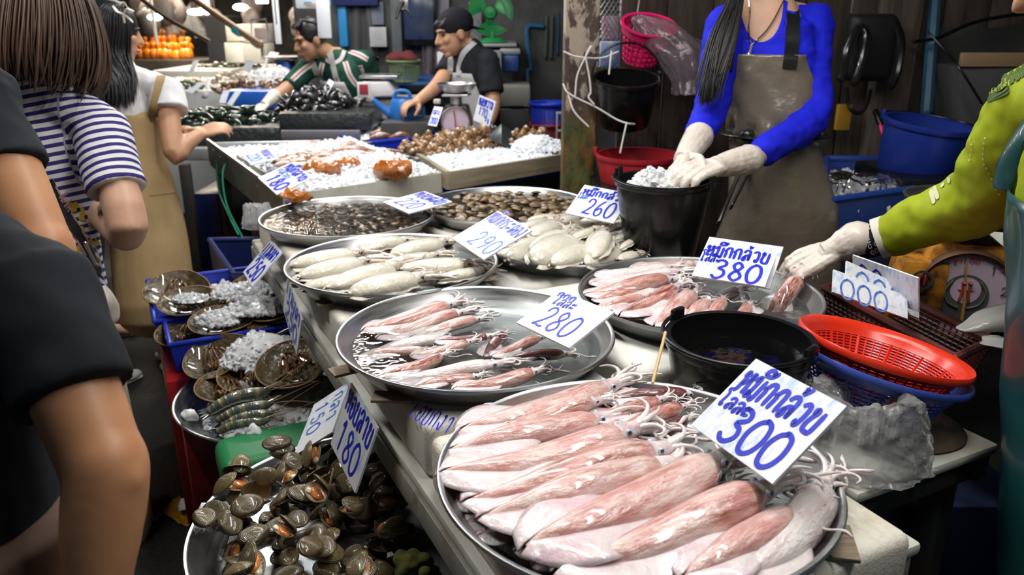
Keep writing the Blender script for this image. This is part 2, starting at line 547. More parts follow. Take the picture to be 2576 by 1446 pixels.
# dark wall behind the squid seller: planks above, grime below
mb = MB()
wx, wy = .45, 3.62
for k in range(24):
    x = wx + .12 + k * .20
    h = 3.5
    mb.box((x, wy + .45 * 0 + .004 * (k % 3), 1.75), (.192, .03, h))
structure(mb.build('wall_right', plank, bevel=.004))
mb = MB(); mb.box((0, 13.2, 1.75), (16, .1, 3.5))
structure(mb.build('wall_back', dark_wall))
mb = MB(); mb.box((-.15, 6.34, 1.75), (3.0, .08, 3.5))
structure(mb.build('wall_middle', grime))
mb = MB(); mb.box((-7.5, 6, 1.75), (.08, 15, 3.5))
structure(mb.build('wall_left', dark_wall))
mb = MB(); mb.box((1.35, 4.97, 1.75), (.08, 2.66, 3.5))
structure(mb.build('wall_side', grime))

# peeling post between the stalls
def post_mat():
    m, nt, b, out = _nt('peeling_post')
    v = coords(nt, rnd=False)
    z = sep(nt, v)[2]
    f = nz(nt, coords(nt, (1, 1, .55), rnd=False), 17, 6, .62)
    base = ramp(nt, nz(nt, v, 9, 4), [(.3, (.050, .036, .030)), (.7, (.11, .075, .06))])
    zz = nt.nodes.new('ShaderNodeMapRange'); zz.inputs['From Min'].default_value = 1.15; zz.inputs['From Max'].default_value = 1.55
    zz.inputs['To Min'].default_value = 0; zz.inputs['To Max'].default_value = .16
    nt.links.new(z, zz.inputs['Value'])
    pf = math_(nt, 'ADD', f, zz.outputs[0])
    c = mix(nt, ramp(nt, pf, [(.60, 0.), (.64, 1.)]), base, (.40, .33, .26))
    lw = nt.nodes.new('ShaderNodeMapRange'); lw.inputs['From Min'].default_value = 1.18; lw.inputs['From Max'].default_value = 1.08
    nt.links.new(z, lw.inputs['Value'])
    mossy = mix(nt, ramp(nt, nz(nt, coords(nt, (1, 1, .3), rnd=False), 22, 5), [(.42, 0.), (.6, 1.)]), (.035, .045, .015), (.22, .10, .03))
    mossy = mix(nt, ramp(nt, nz(nt, v, 7, 3), [(.45, 0.), (.6, .8)]), mossy, (.11, .13, .035))
    c = mix(nt, lw.outputs[0], c, mossy)
    nt.links.new(c, b.inputs['Base Color'])
    b.inputs['Roughness'].default_value = .75
    bump(nt, b, pf, .6, .02)
    return m
p0, p1 = A(1423, 0, 3.0), A(1512, 0, 3.0)
px, py, pw = (p0[0] + p1[0]) / 2, p0[1] + .06, (p1[0] - p0[0])
mb = MB(); mb.box((px, py, 1.75), (pw, .13, 3.5))
structure(mb.build('pillar', post_mat(), bevel=.012))
# timber post further back on the right
q = A(2210, 130, 3.55)
mb = MB(); mb.box((A(2245, 130, 3.45)[0], A(2245, 130, 3.45)[1], 1.75), (.16, .12, 3.5))
structure(mb.build('pillar_timber', mat('pale_timber', (.13, .105, .085), .8, col2=(.06, .045, .035), ns=6, stretch=(8, 8, .6), bs=.3, bscale=20), bevel=.008))

# ------------------------------------------------------------------ lamps one can see
lamp_glow = mat('lit_tube', (1, .97, .9), emit=9)
lamp_warm = mat('lit_warm_tube', (1, .86, .62), emit=12)
lamp_body = mat('lamp_body', (.75, .75, .74), .5)
def tube_lamp(loc, ln, ang, label, glow=lamp_glow):
    t = thing('tube_lamp', label, 'lamp', loc, None)
    d = arr([math.cos(ang), math.sin(ang), 0]) * ln / 2
    c = arr(loc)
    mb = MB(); mb.box(c + [0, 0, .035], (ln, .06 if ln > 1 else .32, .04), ang); mb.build('lamp_housing', lamp_body, t, bevel=.006)
    mb = MB(); mb.tube([c - d * .97, c + d * .97], .013, 10); mb.build('lamp_tube', glow, t)
    for s in (-.6, .6):
        w = MB(); w.tube([c + d * s + [0, 0, .05], [c[0] + d[0] * s, c[1] + d[1] * s, 3.46]], .004, 5); w.build('hanging_wire', black_pl, t)
    return t
for k, (x, y, z, ln, a, w, cc) in enumerate(LAMPS):
    tube_lamp((x, y, z + .03), ln, math.radians(a), ['tube lamp over the trays of white cuttlefish', 'tube lamp over the squid seller', 'tube lamp over the biggest squid tray',
        'tube lamp over the crushed ice stall', 'tube lamp in front of the man in the cap', 'tube lamp over the heap of green mussels', 'square lamp between the two men behind the stalls',
        'warm tube lamp over the distant clam stall', 'warm tube lamp over the orange bags', 'warm tube lamp over the wet aisle'][k], lamp_warm if cc == WARM else lamp_glow)

# ------------------------------------------------------------------ stall tables
def table(label, v0, v1, u0, u1, top, m_top, m_leg, th=.022, apron=.05, name='stall_table', legs=True):
    t = thing(name, label, 'table', T((v0 + v1) / 2, (u0 + u1) / 2, 0))
    mb = MB(); mb.box(T((v0 + v1) / 2, (u0 + u1) / 2, top - th / 2), (v1 - v0, u1 - u0, th), STALL_ANG)
    mb.build('table_top', m_top, t, bevel=.007)
    w = .034
    z = top - th - apron / 2
    for k, (v, u, a, b) in enumerate(((v0 + .012, (u0 + u1) / 2, w, u1 - u0 - .01), (v1 - .012 - w / 2, (u0 + u1) / 2, w, u1 - u0 - .01),
                        ((v0 + v1) / 2, u0 + .03, v1 - v0 - .08, w), ((v0 + v1) / 2, u1 - .03, v1 - v0 - .08, w))):
        mb = MB(); mb.box(T(v, u, z), (a, b, apron), STALL_ANG); mb.build('frame_rail', m_leg, t, bevel=.003)
    for v in (v0 + .06, v1 - .06):
        for u in (u0 + .06, u1 - .06):
            mb = MB(); mb.box(T(v, u, (top - th - apron) / 2), (.045, .045, top - th - apron), STALL_ANG); mb.build('leg', m_leg, t, bevel=.003)
    return t
table('long stall table whose white top carries the foam blocks and squid trays', 0, .63, -2.02, .23, .75, board_m, frame_m)
table('white topped side table with rusty edge under the plastic bag and baskets', .64, 1.01, -2.0, .10, .755, board_m, dark_frame)

def foam_block(v0, v1, u0, u1, z0, z1, label, m=foam, skew=0.):
    t = T((v0 + v1) / 2, (u0 + u1) / 2, 0)
    mb = MB(); mb.box((t[0], t[1], (z0 + z1) / 2), (v1 - v0, u1 - u0, z1 - z0), STALL_ANG + skew)
    o = mb.build('foam_block', m, bevel=.016, seg=3)
    return tag(o, label, 'foam block', 'foam blocks under the trays')
foam_block(.012, .50, -.235, .30, .751, .853, 'stained white foam block under the biggest squid tray', foam_dirty)
foam_block(.016, .40, -.80, -.26, .751, .853, 'white foam block under the tray of small squid in water')
foam_block(.014, .44, -1.36, -.82, .751, .853, 'white foam block under the tray of big white cuttlefish')
foam_block(.018, .47, -1.95, -1.38, .751, .853, 'foam block under the tray of wet clams behind the cuttlefish', foam_dirty)
foam_block(.46, 1.0, -.82, -.27, .757, .853, 'white foam block with a rough end under the 380 squid tray')
foam_block(.45, .98, -1.30, -.84, .757, .853, 'white foam block with a broken corner under the small cuttlefish')
foam_block(.50, 1.0, -1.92, -1.33, .757, .853, 'foam block under the brown clam tray by the post', foam_dirty)

# boards poking out from under the trays
def slat(px, py, ang, label, z=.7515, ln=.075):
    p = G(px, py, .856)
    mb = MB(); mb.box((p[0], p[1], .8575), (ln, .04, .006), ang)
    tag(mb.build('wooden_slat', mat('grey_slat', (.34, .27, .2), .7, col2=(.2, .15, .1), ns=8, stretch=(2, 30, 30)), bevel=.001), label, 'slat')

# ------------------------------------------------------------------ round steel trays
def tray(c, rad, zr, label, depth=.047, flare=.042, m=steel, tilt=None, name='steel_tray'):
    """c: x, y of the middle; zr: height of the rim"""
    rb, th = rad - flare, .0022
    pr = [(0.001, th), (rb - .012, th), (rb - .004, .004), (rb + .003, .012), (rad - .010, depth - .006), (rad - .009, depth - .001), (rad - .006, depth + .003),
          (rad - .001, depth + .003), (rad + .001, depth - .001), (rad - .002, depth - .005), (rad - .006, depth - .008), (rb + .007, .010), (rb, 0.), (.001, 0.)]
    M = tilt if tilt is not None else None
    mb = MB(); mb.lathe(pr, (c[0], c[1], zr - depth), 96, M)
    mb.v = mb.v
    o = mb.build(name, m, sharp=60)
    return tag(o, label, 'tray')
TR = {'300': (.174, .976, .900), '280': (-.073, 1.486, .900), '290': (-.313, 1.975, .900), '220': (-.531, 2.49, .900),
      '380': (.435, 1.735, .900), '260': (.158, 2.205, .900), 'brown': (-.016, 2.657, .900)}
RAD = {'300': .28, '280': .28, '290': .276, '220': .279, '380': .279, '260': .258, 'brown': .287}
tray(TR['300'], RAD['300'], .9, 'largest round steel tray, heaped with long pink squid under the 300 sign')
tray(TR['280'], RAD['280'], .9, 'round steel tray of small squid lying in water under the 280 sign')
tray(TR['290'], RAD['290'], .9, 'round steel tray of big white cuttlefish under the 290 sign')
tray(TR['220'], RAD['220'], .9, 'round steel tray of wet brown clams under the 220 sign')
tray(TR['380'], RAD['380'], .9, 'round steel tray of squid under the 380 sign', m=steel_dull)
tray(TR['260'], RAD['260'], .895, 'round steel tray of small white cuttlefish behind the 290 sign')
tray(TR['brown'], RAD['brown'], .9, 'round steel tray of brown clams in front of the peeling post')
def pool(c, rad, z, m, label, name='water'):
    mb = MB()
    def ring(i): return rad * i / 10
    V = [(c[0], c[1], z)]; F = []
    for i in range(1, 11):
        for j in range(64):
            a = 2 * math.pi * j / 64
            V.append((c[0] + ring(i) * math.cos(a), c[1] + ring(i) * math.sin(a), z))
    for j in range(64): F.append((0, 1 + j, 1 + (j + 1) % 64))
    for i in range(9):
        for j in range(64):
            a, b = 1 + i * 64 + j, 1 + i * 64 + (j + 1) % 64
            F.append((a, a + 64, b + 64, b))
    mb.add(V, F)
    return tag(mb.build(name, m, fixn=False), label, 'water', kind='stuff')
# ------------------------------------------------------------------ squid
def squid_mat(name, pale, rose, brown, amount):
    m, nt, b, out = _nt(name)
    v0 = coords(nt, rnd=False)
    v = coords(nt, (1.2, 3.2, 3.2))
    z = sep(nt, v0)[2]
    oi = nt.nodes.new('ShaderNodeObjectInfo')
    f = nz(nt, v, 3.2, 5, .62)
    c = mix(nt, ramp(nt, f, [(.36, 0.), (.58, 1.)]), pale, rose)
    dors = nt.nodes.new('ShaderNodeMapRange'); dors.inputs['From Min'].default_value = -.02; dors.inputs['From Max'].default_value = .085
    nt.links.new(z, dors.inputs['Value'])
    st = nz(nt, coords(nt, (1.0, 6, 6)), 2.6, 6, .7)
    k = math_(nt, 'MULTIPLY', ramp(nt, st, [(.44, 0.), (.64, 1.)]), dors.outputs[0])
    k = math_(nt, 'MULTIPLY', k, math_(nt, 'MULTIPLY_ADD', oi.outputs['Random'], .9 * amount))
    nt.nodes[-2].inputs[2].default_value = .5 * amount
    for n in nt.nodes:
        if n.type == 'MATH' and n.operation == 'MULTIPLY_ADD': n.inputs[2].default_value = .5 * amount
    c = mix(nt, k, c, brown)
    # chromatophore specks
    vo = nt.nodes.new('ShaderNodeTexVoronoi'); vo.inputs['Scale'].default_value = 30
    nt.links.new(coords(nt, (.6, 1.4, 1.4)), vo.inputs['Vector'])
    sp = math_(nt, 'MULTIPLY', ramp(nt, vo.outputs['Distance'], [(.10, 1.), (.17, 0.)]), ramp(nt, nz(nt, v, 7, 2), [(.48, 0.), (.56, .8)]))
    sp = math_(nt, 'MULTIPLY', sp, dors.outputs[0])
    c = mix(nt, sp, c, (.28, .10, .06))
    nt.links.new(c, b.inputs['Base Color'])
    b.inputs['Roughness'].default_value = .28
    b.inputs['Coat Weight'].default_value = .9
    b.inputs['Coat Roughness'].default_value = .06
    b.inputs['Coat IOR'].default_value = 1.4
    b.inputs['Subsurface Weight'].default_value = .18
    b.inputs['Subsurface Radius'].default_value = (1, .5, .4)
    b.inputs['Subsurface Scale'].default_value = .06
    bump(nt, b, nz(nt, coords(nt, (1, 3, 3)), 9, 3), .22, .05)
    return m
sq_pink = squid_mat('squid_skin', (.80, .66, .62), (.66, .35, .33), (.33, .115, .075), .85)
sq_red = squid_mat('squid_skin_ruddy', (.74, .56, .51), (.54, .24, .20), (.24, .05, .038), 1.2)
sq_dark = squid_mat('squid_skin_maroon', (.22, .075, .075), (.12, .035, .04), (.07, .02, .02), .8)
sq_white = squid_mat('squid_skin_pale', (.82, .77, .76), (.76, .64, .65), (.5, .34, .32), .35)
def wet(name, c, c2, ns=7, **k):
    return mat(name, c, .28, col2=c2, ns=ns, coat=.9, coatr=.06, sss=.15, bs=.2, bscale=10, bd=.03, rnd=True, **k)
sq_fin = wet('squid_fin', (.83, .77, .76), (.70, .50, .55), 4)
sq_head = wet('squid_head', (.82, .76, .74), (.58, .42, .46), 9)
sq_arm = wet('squid_arm', (.84, .80, .78), (.66, .55, .57), 12)
eye_m = mat('squid_eye', (.02, .025, .05), .08, coat=1)
eye_ring = mat('squid_eye_ring', (.45, .5, .58), .25, coat=.6)

def make_squid(bend=0., plump=1., skin=None, seed=0, arms=1., fin=1.):
    rng = random.Random(seed)
    t = thing('squid', 'squid', 'squid')
    def ax(x): return arr([x, bend * (x - .5) ** 2 * 4 * .5, 0.02 * math.sin(x * 5 + seed)])
    xs = [0, .05, .14, .28, .45, .62, .78, .9, .97, 1.0]
    rs = [.008, .028, .052, .078, .098, .109, .112, .108, .100, .088]
    mb = MB()
    mb.tube([ax(x) for x in xs], [r * plump for r in rs], 20, 26, up=(0, 0, 1), r2=[r * .84 * plump for r in rs])
    mb.shake(.006, 5, 0, (.7, 1, 1))
    # soft flattened ridge along the side
    mb.build('mantle', skin, t, sharp=180)
    for sd in (-1, 1):
        fb = MB()
        def ff(a, q):
            x = .02 + .60 * a
            w = fin * (.19 * (math.sin(math.pi * min(1, a ** .75)) ** .8)) * q
            p = ax(x)
            r = np.interp(x, xs, rs) * plump * .72
            d = -.030 * q * q - .012 * math.sin(a * 9 + seed) * q
            return (p[0] - .06 * q * (1 - a), p[1] + sd * (r + w), p[2] + .02 + d)
        fb.sheet(ff, 18, 5, .007)
        fb.build('fin', sq_fin, t, sharp=180)
    h = ax(1.06); h[1] += rng.uniform(-.01, .01)
    hd = nrm(ax(1.0) - ax(.9))
    mb = MB(); mb.tube([ax(.94), ax(1.02), h + hd * .03, h + hd * .12], [.068, .07, .062, .046], 14, 12, r2=[.055, .06, .052, .042])
    mb.build('head', sq_head, t, sharp=180)
    for sd in (-1, 1):
        e = MB(); p = h + hd * .03 + arr([0, sd * .052, .022]); e.ell(p, (.026, .02, .024), nu=12, nv=8)
        eo = e.build('eye', eye_ring, t, sharp=180)
        e = MB(); e.ell(p + arr([0, sd * .008, .006]), (.015, .015, .015), nu=10, nv=6); e.build('pupil', eye_m, eo, sharp=180)
    b0 = h + hd * .11
    for k in range(8):
        a = 2 * math.pi * k / 8 + .3
        off = arr([0, math.cos(a), math.sin(a)])
        L = rng.uniform(.20, .33) * arms
        P = [b0 + off * .022]
        dirv = nrm(hd + off * .35); curl = rng.uniform(-1, 1) * 2.8; lift = rng.uniform(-.4, .4)
        for j in range(1, 7):
            q = j / 6
            ca = curl * q * q * 1.6
            dd = arr([dirv[0] * math.cos(ca) - dirv[1] * math.sin(ca), dirv[0] * math.sin(ca) + dirv[1] * math.cos(ca), dirv[2] * (1 - q) + lift * q * .3])
            P.append(P[-1] + dd * L / 6)
        P = arr(P); P[:, 2] = np.clip(P[:, 2], -.09, .10)
        mb = MB(); mb.tube(P, [.021, .019, .017, .014, .011, .008, .004], 7, 20); mb.build('tentacle', sq_arm, t, sharp=180)
    if arms > .9:
        for sd in (-1, 1):                      # the two long feeding tentacles
            P = [b0 + arr([0, sd * .012, -.01])]; ang = sd * rng.uniform(.2, .8); w = rng.uniform(2.5, 5)
            for j in range(1, 11):
                ang += sd * w * .16 * math.sin(j * .8 + seed)
                P.append(P[-1] + arr([math.cos(ang) * .046, math.sin(ang) * .046, 0]))
            P = arr(P); P[:, 2] = -.02
            mb = MB(); mb.tube(P, [.011] * 8 + [.013, .015, .005], 6, 34); mb.build('tentacle', sq_arm, t, sharp=180)
    return t
PROTO = {}
def squid_kind(kind, bend, plump, seed, arms=1., fin=1.):
    key = (kind, bend, plump, seed)
    if key not in PROTO:
        PROTO[key] = make_squid(bend, plump, {'pink': sq_pink, 'red': sq_red, 'dark': sq_dark, 'white': sq_white}[kind], seed, arms, fin)
    return PROTO[key]
def put_squid(x0, y0, x1, y1, z0, z1, kind, label, bend=0., plump=1., seed=0, group=None, roll=0., arms=1., fin=1., wid=1.):
    """tail tip and mantle end in the picture, lying at the heights z0 and z1"""
    p0, p1 = G(x0, y0, z0), G(x1, y1, z1)
    L = float(np.linalg.norm(p1 - p0))
    pr = squid_kind(kind, bend, plump, seed, arms, fin)
    M = basis(p1 - p0, (0, 0, 1), p0, (L, L * wid, L * wid)) @ Matrix.Rotation(roll, 4, 'X')
    return dup(pr, M, label, group)

g3 = 'long pink squid in the largest tray'
# lower layer first: (tip x, y, end x, y, z tip, z end, kind, bend, plump, seed, roll, label)
BIG = [
 (1215, 1046, 1330, 1000, .885, .888, 'white', 0, 1.0, 2, .3, 'whitish squid half hidden along the far rim of the largest tray'),
 (1127, 1171, 1298, 1126, .878, .882, 'red', .03, .9, 3, 0, 'ruddy squid tip lying low beside the rim between two long pink squid'),
 (1131, 1229, 1310, 1200, .876, .880, 'white', 0, 1.1, 5, .4, 'pale squid under the third long pink squid, tip at the rim'),
 (1145, 1273, 1335, 1225, .876, .880, 'pink', .05, 1.0, 1, 0, 'pink squid low in the tray with only its tail tip clear'),
 (1167, 1316, 1360, 1255, .874, .880, 'red', 0, 1.0, 4, 0, 'squid low by the rim with a wet glossy tail below the middle row'),
 (1207, 1353, 1400, 1300, .874, .882, 'red', .10, 1.0, 6, 0, 'curved ruddy squid below the longest squid, tail against the near rim'),
 (1300, 1385, 1480, 1320, .872, .878, 'white', 0, 1.1, 2, .3, 'white squid deep in the tray below the longest squid'),
 (1345, 1425, 1495, 1355, .880, .886, 'pink', .05, 1.1, 3, 0, 'short pink squid lying under the head of the row at the near rim'),
 (1350, 1448, 1500, 1385, .872, .876, 'white', 0, 1.1, 5, 0, 'white squid at the near rim beneath the short pink squid'),
 (1510, 1452, 1740, 1352, .870, .876, 'white', .04, 1.2, 2, .2, 'white bellied squid with a purple edged fin under the speckled squid'),
 (1560, 1330, 1800, 1240, .870, .874, 'white', 0, 1.1, 1, .2, 'pale squid under the gap between the two biggest squid'),
 (1640, 1440, 1860, 1330, .872, .876, 'white', 0, 1.1, 4, 0, 'pale squid beneath the squid nearest the 300 sign corner'),
 (1400, 1190, 1640, 1120, .872, .874, 'white', 0, 1.1, 3, 0, 'pale squid underneath the middle row of pink squid'),
 (1300, 1110, 1520, 1050, .872, .874, 'white', 0, 1.1, 1, 0, 'pale squid underneath the far row of pink squid'),
 (1680, 1250, 1820, 1160, .868, .870, 'dark', 0, 1.0, 6, 0, 'dark squid sunk in the water below the tentacles'),
 (1169, 1095, 1513, 990, .897, .900, 'pink', .08, 1.0, 1, 0, 'long pale pink squid nearest the 280 tray, arching along the far rim'),
 (1273, 1069, 1478, 1018, .906, .909, 'red', 0, 1.0, 3, 0, 'brown backed squid lying just below the far pink squid'),
 (1524, 1002, 1717, 989, .896, .896, 'dark', 0, .95, 5, 0, 'dark maroon squid at the far rim of the largest tray'),
 (1475, 1053, 1648, 1016, .900, .902, 'red', .05, 1.05, 2, 0, 'short ruddy squid below the dark maroon one'),
 (1557, 1072, 1706, 1030, .902, .904, 'red', .06, 1.15, 4, 0, 'plump red brown squid closest to the upper corner of the 300 sign'),
 (1131, 1138, 1484, 1060, .896, .902, 'pink', .05, 1.0, 6, 0, 'long pink squid with its tail touching the rim, second of the long ones'),
 (1442, 1100, 1560, 1064, .893, .896, 'red', 0, .95, 1, .3, 'small brownish squid wedged under curled arms'),
 (1607, 1113, 1720, 1064, .888, .890, 'dark', .05, 1.1, 3, .4, 'brown squid sunk in water next to the sign edge'),
 (1115, 1204, 1545, 1112, .897, .903, 'pink', .06, .98, 2, 0, 'long pink squid whose pointed tail pokes past the inner rim, third of the long ones'),
 (1182, 1262, 1622, 1150, .898, .903, 'pink', .06, 1.0, 4, 0, 'long squid with rust brown back, in front of the third long pink squid'),
 (1222, 1300, 1640, 1180, .898, .900, 'pink', .05, .98, 5, 0, 'long mottled pink squid just behind the biggest squid'),
 (1335, 1389, 1778, 1186, .900, .910, 'pink', .05, 1.08, 1, 0, 'biggest squid of all, speckled and straight across the middle of the largest tray'),
 (1418, 1440, 1890, 1268, .898, .906, 'pink', .06, 1.02, 3, 0, 'long speckled squid with white head and curling arms by the near rim'),
 (1726, 1452, 1985, 1300, .900, .905, 'pink', .03, 1.15, 6, 0, 'broad rosy squid with bright red end next to the near rim'),
 (1838, 1482, 2080, 1264, .892, .898, 'white', .10, 1.15, 2, 0, 'large whitish squid lying along the rim nearest the foam block corner'),
]
for q in BIG:
    put_squid(q[0], q[1], q[2], q[3], q[4], q[5], q[6], q[11], q[7], q[8], q[9], g3, q[10], wid=1.0)
pool(TR['300'], .247, .881, water, 'shallow water around the long pink squid')

g2 = 'small squid lying in water'
MID = [
 (917, 832, 1112, 777, .876, .880, 'red', 0, 1.15, 2, 'squid farthest from the aisle side of the water tray, brown back and long arms'),
 (953, 848, 1139, 796, .872, .874, 'pink', 0, .9, 3, 'slim pale squid second from the far rim of the water tray'),
 (1038, 845, 1189, 808, .874, .876, 'pink', .04, .95, 4, 'brownish squid with a blue grey eye, third from the far rim of the water tray'),
 (947, 884, 1097, 854, .871, .873, 'white', 0, 1.1, 5, 'see-through pale squid below ripples of lamp light'),
 (1097, 860, 1221, 846, .880, .882, 'dark', 0, .85, 1, 'maroon squid with a white patch in the middle of the water tray'),
 (906, 897, 1060, 879, .871, .873, 'pink', 0, .9, 6, 'pale squid with its tail pointing at the rim over the aisle'),
 (1038, 898, 1170, 867, .875, .877, 'red', .04, 1.0, 2, 'ruddy squid with white curled arms in the middle of the water tray'),
 (1239, 895, 1348, 855, .878, .881, 'red', 0, 1.0, 3, 'brown squid tilted towards the 280 sign'),
 (1257, 905, 1409, 889, .875, .876, 'dark', 0, 1.0, 5, 'dark maroon squid with arms spread below the 280 sign'),
 (1218, 893, 1265, 846, .870, .872, 'dark', 0, 1.3, 4, 'short dark squid under the brown one beside the 280 sign'),
 (967, 948, 1104, 902, .876, .878, 'red', .08, 1.1, 1, 'curved brown squid beside the white lamp reflection'),
 (970, 958, 1220, 924, .874, .877, 'white', 0, .8, 3, 'long pale squid with ringed arms nearest the near rim of the water tray'),
 (1040, 974, 1182, 947, .877, .879, 'red', 0, 1.0, 6, 'brown squid second nearest the near rim of the water tray'),
 (1144, 982, 1330, 944, .880, .883, 'red', .03, 1.05, 2, 'rosy squid at the near rim of the water tray with a loop of arms'),
]
for q in MID:
    put_squid(q[0], q[1], q[2], q[3], q[4], q[5], q[6], q[10], q[7], q[8], q[9], g2, 0)
pool(TR['280'], .248, .8795, water, 'clear rippled water over the small squid')

g1 = 'squid in the 380 tray'
FAR = [
 (1590, 674, 1740, 664, .893, .895, 'pink', 0, .95, 1, 'squid farthest back in the 380 tray against the bucket'),
 (1496, 692, 1670, 678, .893, .895, 'white', 0, 1.0, 2, 'pale squid second from the back in the 380 tray'),
 (1490, 712, 1684, 690, .895, .898, 'white', 0, .8, 3, 'slim white squid third from the back in the 380 tray'),
 (1477, 738, 1668, 707, .898, .904, 'red', .02, .98, 4, 'rust backed squid with pointed tail over the rim of the 380 tray'),
 (1494, 754, 1600, 736, .893, .895, 'red', 0, 1.1, 5, 'folded ruddy squid by the rim of the 380 tray'),
 (1514, 774, 1610, 748, .892, .895, 'red', .04, 1.1, 6, 'dark pink squid low at the rim above the 280 sign'),
 (1530, 770, 1640, 735, .887, .889, 'white', 0, 1.1, 1, 'pale squid underneath the folded ruddy squid'),
 (1563, 793, 1692, 733, .899, .906, 'red', .02, 1.0, 2, 'squid with a big black eye in the 380 tray'),
 (1592, 800, 1675, 765, .892, .895, 'white', 0, 1.0, 3, 'thin pale squid below the squid with the big black eye'),
 (1650, 815, 1738, 746, .898, .906, 'pink', .02, 1.1, 4, 'pale plump squid close behind the near bucket'),
 (1720, 812, 1775, 762, .896, .902, 'pink', 0, 1.25, 5, 'first of the blunt squid ends seen over the near bucket'),
 (1785, 808, 1815, 758, .896, .904, 'red', 0, 1.3, 6, 'red blotched squid end seen over the near bucket'),
 (1850, 812, 1880, 772, .894, .900, 'red', 0, 1.3, 1, 'brown tipped squid end behind the bucket handle'),
 (1900, 790, 1870, 745, .890, .896, 'white', 0, 1.2, 2, 'pale squid under the 380 sign beside the held squid'),
 (1760, 770, 1850, 735, .886, .890, 'white', 0, 1.1, 3, 'pale squid lying flat under the white arms of the 380 tray'),
]
for q in FAR:
    put_squid(q[0], q[1], q[2], q[3], q[4], q[5], q[6], q[10], q[7], q[8], q[9], g1, 0)
pool(TR['380'], .245, .876, water, 'film of water in the 380 squid tray')
# the squid held by the gloved hand
p1, p0 = A(2000, 712, 1.88), A(1925, 812, 1.83)
L = float(np.linalg.norm(p1 - p0)) * 1.0
dup(squid_kind('red', 0, 1.25, 4), basis(p1 - p0, (0, -.6, 1), p0, (L * 1.05, L * 1.2, L * 1.2)), 'brown and white squid being lifted by the gloved hand over the 380 tray')

# ------------------------------------------------------------------ cuttlefish
cf_body = wet('cuttlefish_body', (.71, .68, .59), (.62, .58, .47), 3)
cf_fin = wet('cuttlefish_fin', (.74, .70, .62), (.55, .50, .44), 6)
cf_head = wet('cuttlefish_head', (.62, .54, .44), (.20, .15, .11), 5)
cf_arm = wet('cuttlefish_arm', (.74, .68, .61), (.46, .37, .31), 8)
def make_cuttle(seed=0, wide=1., m=cf_body, brown=True):
    rng = random.Random(seed)
    t = thing('cuttlefish', 'cuttlefish', 'cuttlefish')
    xs = [0, .04, .12, .28, .5, .72, .88, .96, 1.0]
    rs = [.05, .10, .155, .21, .235, .235, .215, .185, .13]
    rs = [r * wide for r in rs]
    mb = MB(); mb.tube([(x, 0, .01 * math.sin(4 * x)) for x in xs], rs, 22, 24, up=(0, 0, 1), r2=[r * .62 for r in rs]); mb.shake(.012, 3)
    mb.build('mantle', m, t, sharp=180)
    for sd in (-1, 1):
        fb = MB()
        def ff(a, q):
            x = .01 + .97 * a
            r = np.interp(x, xs, rs) * .90
            return (x - .05 * q * (1 - 2 * a), sd * (r + .06 * q * (math.sin(math.pi * a) ** .4)), -.035 + .016 * math.sin(a * 22 + seed) * q - .03 * q)
        fb.sheet(ff, 34, 4, .010); fb.build('fin', cf_fin, t, sharp=180)
    hb = MB(); hb.tube([(.92, 0, 0), (1.06, 0, .01), (1.18, 0, 0)], [.13 * wide, .135, .10], 14, 9, r2=[.08, .095, .075]); hb.build('head', cf_head if brown else cf_arm, t, sharp=180)
    for sd in (-1, 1):
        e = MB(); e.ell((1.08, sd * .115, .035), (.035, .022, .03), nu=10, nv=6); e.build('eye', eye_m, t, sharp=180)
    for k in range(8):
        a = 2 * math.pi * k / 8 + .4
        P = [arr([1.15, .065 * math.cos(a), .05 * math.sin(a)])]; ang = .5 * math.cos(a); c = rng.uniform(-1, 1) * 2.6; L = rng.uniform(.34, .5)
        for j in range(1, 7):
            ang += c * (j / 6) ** 1.5 * .38
            P.append(P[-1] + arr([math.cos(ang), math.sin(ang), rng.uniform(-.12, .16)]) * L / 6)
        P = arr(P); P[:, 2] = np.clip(P[:, 2], -.12, .13)
        mb = MB(); mb.tube(P, [.042, .040, .036, .031, .025, .018, .008], 8, 20); mb.build('tentacle', cf_arm, t, sharp=180)
    return t
CUT = [make_cuttle(s, w, cf_body, br) for s, w, br in ((1, 1.0, True), (2, 1.08, False), (3, .92, True), (4, 1.15, True))]
def put_cuttle(x0, y0, x1, y1, z, k, label, group, tilt=0., wid=1., zz=0.):
    p0, p1 = G(x0, y0, z), G(x1, y1, z + zz)
    L = float(np.linalg.norm(p1 - p0))
    return dup(CUT[k], basis(p1 - p0, (0, 0, 1), p0, (L, L * wid, L * wid)) @ Matrix.Rotation(tilt, 4, 'X'), label, group)
gc = 'big white cuttlefish in the 290 tray'
